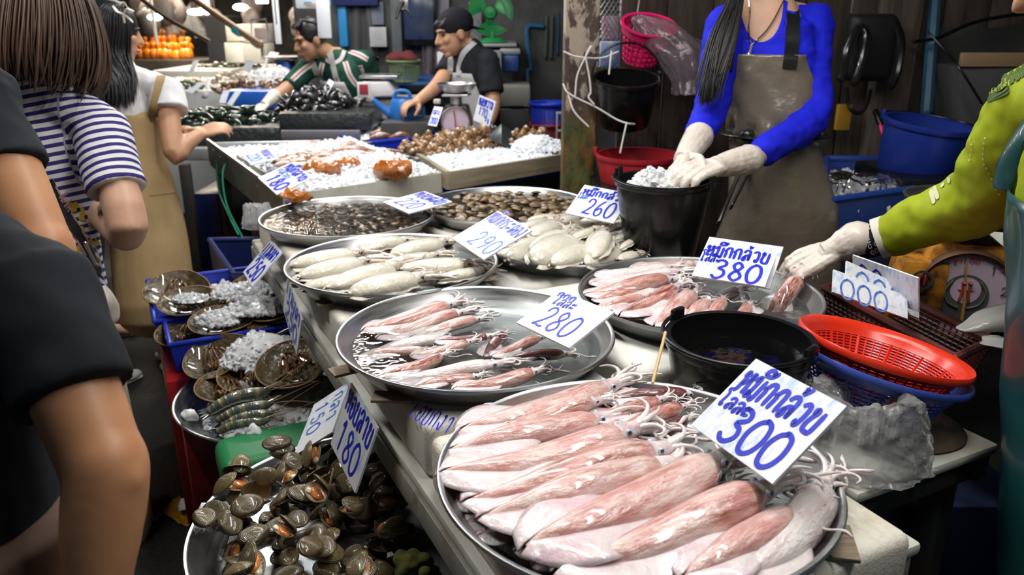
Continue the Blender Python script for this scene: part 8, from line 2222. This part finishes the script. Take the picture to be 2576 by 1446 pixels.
tilt = nrm(arr([-.20, .10, 1.])); axs = nrm(ER - SR); xs_ = nrm(np.cross(f, U))
def al_(co):
    d0 = (co - C) @ tilt; d1 = (co - SR) @ axs; q = (co - C) @ xs_; lim = .150 + .02 * np.clip((C[2] - co[:, 2]) / .3, 0, 1)
    return np.where(q > lim, .3 - d1 + .007, d0 + 2.)
mb = MB(); torso(mb, [N - U * .012, C, W, Pv + U * .02], [.105, .163, .150, .168], [.078, .112, .115, .128], f); mb.tube([SL, N - U * .035, SR], [.062, .068, .064], 14); mb.tube([SR - axs * .01, SR + axs * .09, SR + axs * .19], [.070, .073, .073], 20, 10, cap='flat'); mb.tube([SL, EL], [.07, .07], 14, 6, cap='flat')
shirt_o = fuse('striped_shirt', mb, stripe, t, .006, 3, post=folds(.005, 14, (1, 1, .7), al_))
bpy.context.view_layer.update()
laid_strip('collar', [shirt_o], [(18, 184), (70, 190), (120, 206), (156, 226)], .020, .003, cloth_mat('white_collar', (.70, .69, .70)), t)
yl = mat('yellow_flower', (.55, .36, .015), .8); rng = random.Random(8); lines = []
for k in range(34):
    y = 505 + rng.random() * 275; x = 178 + (y - 505) * .24 + rng.uniform(-10, 42); a = rng.uniform(-1.2, 1.2) + 1.57; L = rng.uniform(10, 24); lines.append([(x, y), (x + L * math.cos(a) * .5, y + L * math.sin(a) * .5), (x + L * math.cos(a), y + L * math.sin(a))])
print_marks('flower_print', [shirt_o], lines, .0095, yl, t)
ln = laid_strip('lanyard', [shirt_o], [(120, 452), (150, 510), (190, 580), (225, 640), (250, 690)], .026, .002, mat('lanyard_black', (.012, .011, .013), .6), t, off=.005)
laid_strip('lanyard_edge', [shirt_o], [(110, 457), (140, 514), (180, 584), (214, 643)], .004, .002, mat('lanyard_pink', (.50, .28, .30), .6), t, off=.0055)
laid_strip('lanyard_edge', [shirt_o], [(131, 448), (162, 508), (202, 577), (236, 636)], .004, .002, mat('lanyard_pink', (.50, .28, .30), .6), t, off=.0055)
lines = [[(153 + 21 * a - 18 * (b - .5) * .9, 484 + 42 * a + 14 * (b - .5)) for a, b in st] for st in strokes('Barbie', 0, 0, 1, 1)]
print_marks('lanyard_lettering', [shirt_o], [[(p[0] + 4, p[1] + 3) for p in l] for l in lines], .0022, mat('lanyard_pink', (.5, .28, .3), .6), t, .0085)
mb = MB(); mb.tube([A(216, 612, 2.0), A(230, 640, 2.0), A(244, 665, 2.0)], .006, 8); mb.build('lanyard_clip', chain_m, t)
mb = MB(); mb.ell(A(272, 770, 2.06), (.022, .03, .055)); mb.shake(.012, 22); mb.build('pouch', cloth_mat('white_pouch', (.6, .55, .5)), t, sharp=180)
Fb = Fh
def lk(x, y, z): return hc + Fb @ arr([x, y, z])
gl = []
for k in range(15):
    a = -2.5 + 5.0 * k / 14; sx, sy = math.sin(a), -math.cos(a)
    gl.append([lk(.02 * sx, .02 + .02 * sy, .142), lk(.10 * sx, .105 * sy, .112), lk(.140 * sx, .142 * sy, .02), lk(.148 * sx, .150 * sy, -.07), lk(.128 * sx, .130 * sy, -.135), lk(.098 * sx, .10 * sy, -.132 - .03 * max(0, sx))])
hair(t, 'hair', gl, 620, .0028, hair_brown, .012, [(lk(0, -.005, .015), (.122, .125, .125), Fb), (lk(0, -.03, -.055), (.118, .10, .085), Fb)], 5)
mb = MB(); mb.tube([Pv + U * .03, Pv - U * .35, Pv - U * .72], [.165, .175, .18], 20, r2=[.125, .14, .15], up=f); mb.build('skirt', cloth_mat('sand_skirt', (.42, .35, .25)), t, sharp=180); shoes(t, an, f, mat('shoe_dark', (.03, .03, .03), .6))

# ---- woman in the beige pinafore ---------------------------------------------------------------
t = thing('person', 'person with long black hair in a beige pinafore dress and white tee', 'person', (-1.6, 3.4, 0))
f = nrm(arr([.72, .70, 0])); N, C, W, Pv, Hm = A(296, 168, 3.36), A(312, 245, 3.38), A(345, 400, 3.40), A(372, 560, 3.42), A(392, 762, 3.45)
SR, ER, WR, SL = A(420, 226, 3.32), A(437, 384, 3.26), A(503, 337, 3.36), A(196, 222, 3.50); EL = A(250, 380, 3.6); WL = A(470, 330, 3.55)
hc = A(288, 78, 3.34); mb = MB(); Ph, Fh = head_shape(mb, hc, nrm(arr([.85, .52, -.2])), .98); mb.tube([hc - U * .05, N, N - U * .04], [.048, .05, .06], 12); torso(mb, [N, C, W, Pv], [.09, .14, .12, .15], [.065, .09, .09, .11], f); mb.tube([SL, N - U * .04, SR], [.046, .055, .046], 12)
mb.tube([SR, ER, ER + (WR - ER) * .4, WR], [.046, .042, .037, .027], 14); mb.tube([SL, EL, WL], [.044, .04, .027], 12); hand_shape(mb, WR, nrm(A(530, 328, 3.38) - WR), (-.2, .4, -.8), -1, (.4, .4, .3), .95); hand_shape(mb, WL, nrm(A(525, 322, 3.5) - WL), (0, 0, -1), 1, (.3, .3, .3), .95)
an = legs(mb, A(395, 600, 3.46), nrm(arr([.8, .5, 0])), 0., .92, .07)
fuse('body', mb, skin_mid, t, .0075, 3); face_bits(t, Ph, Fh, .98, mat('lip', (.45, .14, .13), .4))
mb = MB(); torso(mb, [N - U * .015, C, W], [.095, .150, .132], [.072, .102, .10], f); mb.tube([SL, N - U * .045, SR], [.058, .062, .058], 14); ax_ = nrm(ER - SR); mb.tube([SR - ax_ * .02, SR + ax_ * .04, SR + ax_ * .10], [.066, .074, .078], 18, 8, cap='flat'); ax2 = nrm(EL - SL); mb.tube([SL, SL + ax2 * .1], [.066, .076], 16, 6, cap='flat')
tee_o = fuse('tee', mb, cloth_mat('white_tee', (.68, .66, .66)), t, .007, 4, post=folds(.006, 15, (1, 1, .8)))
beige = cloth_mat('beige_twill', (.40, .275, .135), (.33, .225, .11), .85, 420)
mb = MB(); torso(mb, [A(330, 310, 3.39), W, Pv, Hm], [.152, .146, .182, .200], [.11, .115, .15, .165], f, 32)
dress_o = fuse('pinafore', mb, beige, t, .009, 4, post=folds(.010, 7, (1, 1, .35)))
bpy.context.view_layer.update()
laid_strip('shoulder_strap', [tee_o, dress_o], [(406, 192), (400, 215), (388, 260), (382, 300)], .036, .004, beige, t, off=.005); laid_strip('shoulder_strap', [tee_o, dress_o], [(198, 203), (212, 235), (236, 275), (258, 300)], .036, .004, beige, t, off=.005)
laid_strip('pocket_seam', [dress_o], [(378, 490), (410, 486), (442, 481)], .010, .004, beige, t, off=.003)
gl = []
for k in range(9):
    a = -1.3 + 3.3 * k / 8; p = lambda x, y, z: hc + Fh @ arr([x, y, z]); sx, sy = math.sin(a), -math.cos(a)
    gl.append([p(0, .03, .118), p(.075 * sx, .085 * sy, .085), p(.094 * sx, .112 * sy, .0), p(.095 * sx, .120 * sy, -.10), A(222 + 14 * k, 205, 3.23 + .010 * abs(k - 4)), A(236 + 12 * k, 300 - 5 * abs(k - 4), 3.25)])
hair(t, 'hair', gl, 620, .0032, hair_black, .008, [(hc + Fh @ arr([0, -.020, .024]), (.090, .110, .104), Fh), (hc + Fh @ arr([0, -.06, -.05]), (.082, .072, .11), Fh)], 6, 18)
mb = MB(); c = A(310, 36, 3.21); mb.tube([c, c + arr([.02, 0, .02]), c + arr([.042, 0, .012])], [.004, .012, .008], 8, r2=[.004] * 3); mb.tube([c, c + arr([-.022, 0, .010]), c + arr([-.036, 0, .03])], [.004, .012, .008], 8, r2=[.004] * 3); mb.tube([c, c + arr([.022, -.002, -.016]), c + arr([.034, -.002, -.030])], [.004, .007, .005], 8, r2=[.004] * 3); mb.tube([c, c + arr([.002, -.004, -.03])], .005, 6); mb.build('hair_bow', mat('bow_cream', (.6, .55, .48), .6), t)
for a_ in an:
    y = nrm(arr([.8, .5, 0])); mb = MB(); mb.tube([a_ - y * .06 - U * .055, a_ + y * .05 - U * .055, a_ + y * .2 - U * .058], [.036, .044, .034], 12, 9, up=(0, 0, 1), r2=[.016] * 3); so = mb.build('sole', mat('sole_white', (.62, .6, .56), .6), t, sharp=180)
    for o_ in (-.01, .09): mb = MB(); c = a_ + y * o_; x2 = nrm(np.cross(y, U)); mb.tube([c - x2 * .042 - U * .04, c - x2 * .03 + U * (.012 - o_ * .3), c + x2 * .03 + U * (.012 - o_ * .3), c + x2 * .042 - U * .04], .017, 8, 13, r2=.006); mb.build('sandal_strap', black_pl, t)

# ---- simple standing customers, mostly hidden -------------------------------------------------
def stander(label, x, y, f, h, shirt, legc, shoe, hairm, skin, bare=False, kind='shoe', tip=None):
    t = thing('person', label, 'person', (x, y, 0)); f = nrm(arr(f)); k = h / 1.62; xr = nrm(np.cross(f, U)); P = lambda a, b, c: arr([x, y, 0]) + xr * a * k + f * b * k + U * c * k
    mb = MB(); hc = P(0, .02, 1.49); Ph, Fh = head_shape(mb, hc, f, k); mb.tube([hc - U * .05, P(0, 0, 1.32)], .05 * k, 12); torso(mb, [P(0, 0, 1.33), P(0, 0, 1.18), P(0, 0, 1.0), P(0, 0, .84)], [.09, .14, .12, .15], [.07, .10, .09, .11], f)
    for sd in (-1, 1): mb.tube([P(sd * .15, 0, 1.28), P(sd * .19, 0, 1.02), P(sd * .15, .14, .92)], [.046, .04, .028], 12); hand_shape(mb, P(sd * .15, .14, .92), f, (-sd, 0, -.4), sd, s=k)
    an = legs(mb, P(0, 0, .84), f); fuse('body', mb, skin, t, .010, 3); face_bits(t, Ph, Fh, k, mat('lip', (.45, .14, .13), .4))
    mb = MB(); torso(mb, [P(0, 0, 1.32), P(0, 0, 1.18), P(0, 0, 1.0), P(0, 0, .80)], [.10, .155, .14, .165], [.08, .112, .105, .125], f)
    for sd in (-1, 1): mb.tube([P(sd * .14, 0, 1.28), P(sd * .18, 0, 1.10)], [.062, .066], 14, 5, cap='flat')
    fuse('shirt', mb, shirt, t, .010, 4)
    mb = MB()
    for sd in (-1, 1): mb.tube([P(sd * .06, 0, .86), P(sd * .085, .01, .6), P(sd * .085, 0, .42 if bare else .12)], [.105, .095, .075], 14, 10, cap='flat')
    fuse('trousers', mb, legc, t, .010, 3)
    if hairm: mb = MB(); mb.ell(hc + Fh @ arr([0, -.018 * k, .028 * k]), (.083 * k, .103 * k, .098 * k), Matrix(Fh)); mb.shake(.006, 30); mb.build('hair', hairm, t, sharp=180)
    shoes(t, an, f, shoe, kind); return t
p = G(318, 985, 0); stander('person in white sneakers standing on the wet aisle, hidden by the striped shirt', p[0] - .19, p[1] + .02, (.5, .86, 0), 1.45, cloth_mat('grey_tee', (.2, .2, .22)), cloth_mat('dark_shorts', (.04, .04, .05)), mat('sneaker_white', (.60, .60, .60), .6), hair_black, skin_tan, True)
p = G(345, 835, 0); stander('person in tan sandals beyond the beige dress', p[0] - .20, p[1], (.9, .3, 0), 1.40, cloth_mat('pale_tee', (.4, .38, .36)), cloth_mat('dark_shorts', (.04, .04, .05)), mat('sandal_tan', (.42, .25, .15), .6), hair_black, skin_light, True, 'sandal')
p = A(432, 100, 10.2); stander('distant person in a navy headscarf by the orange drinks', p[0], p[1], (-.6, -.8, 0), 1.56, cloth_mat('slate_top', (.10, .13, .18)), cloth_mat('dark_trousers', (.03, .03, .035)), black_pl, cloth_mat('navy_scarf', (.02, .035, .09)), skin_mid)

A0 = A
def A(x, y, d): return A0(x, y, d * 1.06)
# ---- man in green stripes ----------------------------------------------------------------------
lipm = mat('lip_brown', (.36, .13, .11), .45)
t = thing('person', 'person in a green jersey with white red stripes bending over the mussels', 'person', (-1.0, 5.2, 0))
f = nrm(arr([-.72, -.69, 0])); hc = A(782, 98, 4.72); N, C, W, Pv = A(848, 150, 4.82), A(862, 190, 4.86), A(885, 270, 4.98), A(900, 350, 5.05); SR, ER, WR = A(775, 172, 4.86), A(727, 218, 4.76), A(672, 258, 4.66); SL, EL, WL = A(915, 150, 4.80), A(945, 205, 4.95), A(990, 215, 5.1)
mb = MB(); Ph, Fh = head_shape(mb, hc, nrm(arr([-.80, -.52, -.30])), 1.05); mb.tube([hc - U * .04 + arr([.03, .03, 0]), N, N - U * .02], [.052, .055, .065], 12); torso(mb, [N, C, W, Pv], [.10, .15, .13, .14], [.08, .10, .10, .11], f); mb.tube([SR, N - U * .02, SL], [.05, .058, .05], 12)
mb.tube([SR, ER, WR], [.05, .044, .03], 14); mb.tube([SL, EL, WL], [.05, .044, .03], 14); hand_shape(mb, WL, nrm(WL - EL), (0, 0, -1), 1); an = legs(mb, Pv, f)
fuse('body', mb, skin_mid, t, .008, 3); face_bits(t, Ph, Fh, 1.05, lipm)
grn = cloth_mat('green_jersey', (.012, .060, .040), (.010, .05, .034), .7, 500)
mb = MB(); torso(mb, [N - U * .01, C, W, Pv], [.115, .165, .15, .155], [.09, .115, .115, .12], f); mb.tube([SR, N - U * .025, SL], [.066, .07, .066], 14); mb.tube([SR, SR * .5 + ER * .5, ER], [.070, .066, .060], 18, 9, cap='flat'); mb.tube([SL, SL * .4 + EL * .6], [.07, .066], 18, 6, cap='flat')
jo = fuse('jersey', mb, grn, t, .008, 4, post=folds(.006, 13)); bpy.context.view_layer.update()
wr_ = cloth_mat('white_stripe', (.62, .58, .58)); rd_ = cloth_mat('red_stripe', (.42, .16, .14))
for pts in ([(790, 158), (760, 178), (728, 208)], [(812, 158), (806, 185), (812, 205)], [(836, 165), (846, 195), (856, 220)], [(868, 155), (880, 190), (898, 215)], [(880, 130), (905, 138), (925, 150)], [(905, 165), (915, 190)]):
    laid_strip('stripe', [jo], pts, .034, .003, wr_, t, off=.003); laid_strip('stripe', [jo], pts, .010, .003, rd_, t, off=.0045)
laid_strip('collar', [jo], [(820, 150), (838, 158), (856, 150), (866, 128)], .024, .004, wr_, t, off=.004)
ap_m = mat('grey_apron', (.36, .35, .34), .5, bs=.12, bscale=10, bd=.01); x_ = nrm(np.cross(f, U))
def ap3(u, v):
    a = (u - .5) * 2; c = (C - U * .03) * (1 - v) + (Pv - U * .35) * v; th = a * (.9 + .9 * min(1, v * 2)); return c + x_ * math.sin(th) * (.18 + .02 * v) + f * math.cos(th) * (.132 + .03 * v)
mb = MB(); mb.sheet(ap3, 26, 26, .004); ao = mb.build('apron', ap_m, t, sharp=180); bpy.context.view_layer.update()
for pts in ([(778, 142), (796, 180), (806, 215)], [(826, 118), (838, 160), (846, 196)]): laid_strip('apron_strap', [jo, ao], pts, .040, .003, ap_m, t, off=.007)
def short_hair(t, hc, Fh, s, m, seed, fringe=.02):
    P = lambda x, y, z: hc + Fh @ (arr([x, y, z]) * s)
    gl = [[P(.0, .03, .118), P(.05 * sx, .02 - .07 * abs(sx) * 0 - .02, .108), P(.075 * sx, -.088 + .03 * sx * sx, .06), P(.072 * sx, -.098 + .04 * sx * sx, -.03)] for sx in (-1, -.6, -.2, .2, .6, 1)]
    fr = [[P(.0, -.02, .122), P(.05 * sx, .045, .104), P(.058 * sx, .078, .055 + fringe)] for sx in (-1, -.5, 0, .5, 1)]
    hair(t, 'hair', gl, 240, .0035, m, .006, [(P(0, -.022, .034), [q * s for q in (.081, .098, .092)], Fh)], seed, 8); hair(t, 'fringe', fr, 80, .0035, m, .006, None, seed + 1, 7)
short_hair(t, hc, Fh, 1.05, hair_black, 11)
glove(t, A(690, 243, 4.69), A(668, 262, 4.64), (0, .2, -1), 1, curl=(.5, .5, .4), tc=.4)
mb = MB(); mb.tube([Pv + U * .02, Pv - U * .4, Pv - U * .85], [.16, .15, .14], 18, r2=[.12, .13, .13], up=f); mb.build('trousers', cloth_mat('dark_trousers', (.03, .03, .035)), t, sharp=180); shoes(t, an, f, black_pl, 'boot')

# ---- man in the cap ----------------------------------------------------------------------------
t = thing('person', 'person in a backwards black cap, black tee and grey apron by the watering can', 'person', (-.18, 4.5, 0))
f = nrm(arr([-.86, -.50, 0])); hc = A(1143, 82, 4.22); N, C, W, Pv = A(1180, 128, 4.30), A(1192, 172, 4.34), A(1204, 270, 4.42), A(1212, 370, 4.48); SR, ER, WR = A(1142, 150, 4.46), A(1100, 214, 4.26), A(1052, 254, 4.16); SL, EL, WL = A(1226, 152, 4.22), A(1240, 262, 4.22), A(1215, 330, 4.10)
mb = MB(); Ph, Fh = head_shape(mb, hc, nrm(arr([-.88, -.42, -.22])), 1.05); mb.tube([hc - U * .04 + arr([.035, .02, 0]), N, N - U * .02], [.052, .055, .065], 12); torso(mb, [N, C, W, Pv], [.10, .15, .13, .14], [.08, .10, .10, .11], f); mb.tube([SR, N - U * .025, SL], [.05, .058, .05], 12)
mb.tube([SR, ER, WR], [.048, .042, .030], 14); mb.tube([SL, EL, WL], [.048, .044, .03], 14); hand_shape(mb, WR, nrm(A(1028, 262, 4.12) - WR), (.1, .1, -1), -1, (.55, .6, .4), 1.0); hand_shape(mb, WL, nrm(WL - EL), (.5, 0, -.2), 1)
an = legs(mb, Pv, f); fuse('body', mb, skin_mid, t, .007, 3); face_bits(t, Ph, Fh, 1.05, lipm)
bt_ = cloth_mat('black_tee', (.012, .013, .016), (.016, .017, .02), .8, 500)
mb = MB(); torso(mb, [N - U * .012, C, W, Pv], [.11, .165, .15, .155], [.09, .115, .115, .12], f); mb.tube([SR, N - U * .03, SL], [.062, .066, .066], 14); mb.tube([SR, SR * .35 + ER * .65], [.066, .066], 18, 7, cap='flat'); mb.tube([SL, SL * .25 + EL * .75], [.070, .070], 18, 7, cap='flat')
jo = fuse('tee', mb, bt_, t, .008, 4, post=folds(.006, 13)); x_ = nrm(np.cross(f, U))
def ap4(u, v):
    a = (u - .5) * 2; c = (C - U * .02) * (1 - v) + (Pv - U * .3) * v; th = a * (.85 + .9 * min(1, v * 2)); return c + x_ * math.sin(th) * (.18 + .02 * v) + f * math.cos(th) * (.13 + .03 * v)
mb = MB(); mb.sheet(ap4, 26, 26, .004); ao = mb.build('apron', ap_m, t, sharp=180); bpy.context.view_layer.update()
for pts in ([(1194, 108), (1168, 132), (1156, 165), (1154, 190)], [(1146, 122), (1134, 150), (1132, 185)]): laid_strip('apron_strap', [jo, ao], pts, .034, .003, ap_m, t, off=.007)
P = lambda x, y, z: hc + Fh @ (arr([x, y, z]) * 1.05)
cap_m = cloth_mat('cap_black', (.010, .010, .014)); mb = MB(); mb.ell(P(0, -.016, .046), [.085 * 1.05, .104 * 1.05, .083 * 1.05], Matrix(Fh)); mb.build('cap', cap_m, t, sharp=180)
mb = MB(); mb.sheet(lambda u, v: P(math.sin((u - .5) * 2.0) * (.078 + .01 * v), -.085 - .085 * v * math.cos((u - .5) * 2), .020 - .03 * v - .012 * math.cos((u - .5) * 3)), 14, 6, .004); mb.build('cap_brim', cap_m, t, sharp=180)
fr = [[P(.05 * sx, .045, .085), P(.056 * sx, .074, .062), P(.054 * sx, .080, .034)] for sx in (-1, -.4, .2, .7, 1)]; hair(t, 'fringe', fr, 70, .0032, hair_black, .006, None, 31, 7)
mb = MB(); mb.tube([N + x_ * .06 + f * .03 + U * .02, N + f * .075 - U * .01, N - x_ * .06 + f * .03 + U * .02], .004, 6); mb.build('gold_chain', mat('gold', (.7, .42, .1), .25, 1), t)
mb = MB(); mb.tube([Pv + U * .02, Pv - U * .4, Pv - U * .85], [.16, .15, .14], 18, r2=[.12, .13, .13], up=f); mb.build('trousers', cloth_mat('dark_trousers', (.03, .03, .035)), t, sharp=180); shoes(t, an, f, black_pl, 'boot')

A = A0
# ---- the two nearest customers, cut by the frame ------------------------------------------------
navy_blk = cloth_mat('black_cotton', (.011, .013, .017), (.016, .019, .025), .85, 700)
def near_person(label, N, C, W, Pv, S_, E_, W_, hem, f, skin, shortm, sr, hm, loose=1.):
    t = thing('person', label, 'person', (Pv[0], Pv[1], 0)); x_ = nrm(np.cross(f, U)); S2 = N * 2 - S_; S2[2] = S_[2]; E2 = S2 + arr([-.03, .03, -.28]); W2 = E2 + arr([.02, .12, -.22])
    hc = N + U * .17 + f * .03; mb = MB(); Ph, Fh = head_shape(mb, hc, f); mb.tube([hc - U * .05, N - U * .03], .055, 12); torso(mb, [N, C, W, Pv], [.10, .145, .13, .15], [.08, .10, .10, .11], f); mb.tube([S2, N - U * .05, S_], [.05, .058, .05], 12)
    ud = nrm(E_ - S_)
    mb.tube([S_, S_ * .5 + E_ * .5, E_ - ud * .03, E_, E_ * .6 + W_ * .4, W_], [.052, .050, .046, .0455, .043, .030], 18, 36); mb.ell(E_ + nrm(E_ * 2 - S_ - W_) * .022, (.028, .028, .028)); mb.tube([S2, E2, W2], [.05, .044, .03], 12)
    hand_shape(mb, W_, nrm(W_ - E_), -x_, -1); hand_shape(mb, W2, nrm(W2 - E2), x_, 1); an = legs(mb, Pv, f); fuse('body', mb, skin, t, .0065, 6); face_bits(t, Ph, Fh, 1., lipm)
    mb = MB(); torso(mb, [N - U * .015, C, W, Pv], [.11, .165 * loose, .158 * loose, .165 * loose], [.09, .118, .118, .128], f); mb.tube([S2, N - U * .055, S_], [.066, .07, .068], 14); hp_ = S_ + (E_ - S_) * hem; mb.tube([S_ - ud * .02, S_ * .6 + hp_ * .4, hp_], [.068, sr, sr * 1.02], 24, 14, cap='flat'); mb.tube([S2, S2 * .5 + E2 * .5], [.07, .07], 18, 8, cap='flat')
    fuse('tee', mb, navy_blk, t, .006, 4, post=folds(.007, 13, (1, 1, .6)))
    mb = MB()
    for sd in (-1, 1): q = Pv + x_ * sd * .075; mb.tube([q + U * .08, q - U * .2, q - U * .42], [.115, .11, .105], 16, 10, cap='flat')
    fuse('shorts', mb, shortm, t, .010, 4)
    short_hair(t, hc, Fh, 1.04, hair_black, 40) if hm else None
    shoes(t, an, f, mat('shoe_dark', (.03, .03, .03), .6))
near_person('person in a loose black tee whose bent bare elbow is nearest the camera', A(-360, 430, .98), A(-230, 760, 1.0), A(-165, 1150, 1.0), A(-130, 1420, 1.0), A(85, 735, .93), A(268, 1186, .88), A(238, 1560, .88), .60, nrm(arr([.4, .9, 0])), skin_tan, cloth_mat('brown_shorts', (.16, .10, .075)), .067, True)
near_person('person in a black tee between the nearest elbow and the striped shirt', A(-300, 130, 1.32), A(-230, 330, 1.36), A(-190, 700, 1.36), A(-180, 980, 1.36), A(-60, 250, 1.26), A(112, 640, 1.22), A(120, 960, 1.26), .47, nrm(arr([.45, .9, 0])), skin_tan, cloth_mat('dark_shorts', (.04, .04, .05)), .060, True)
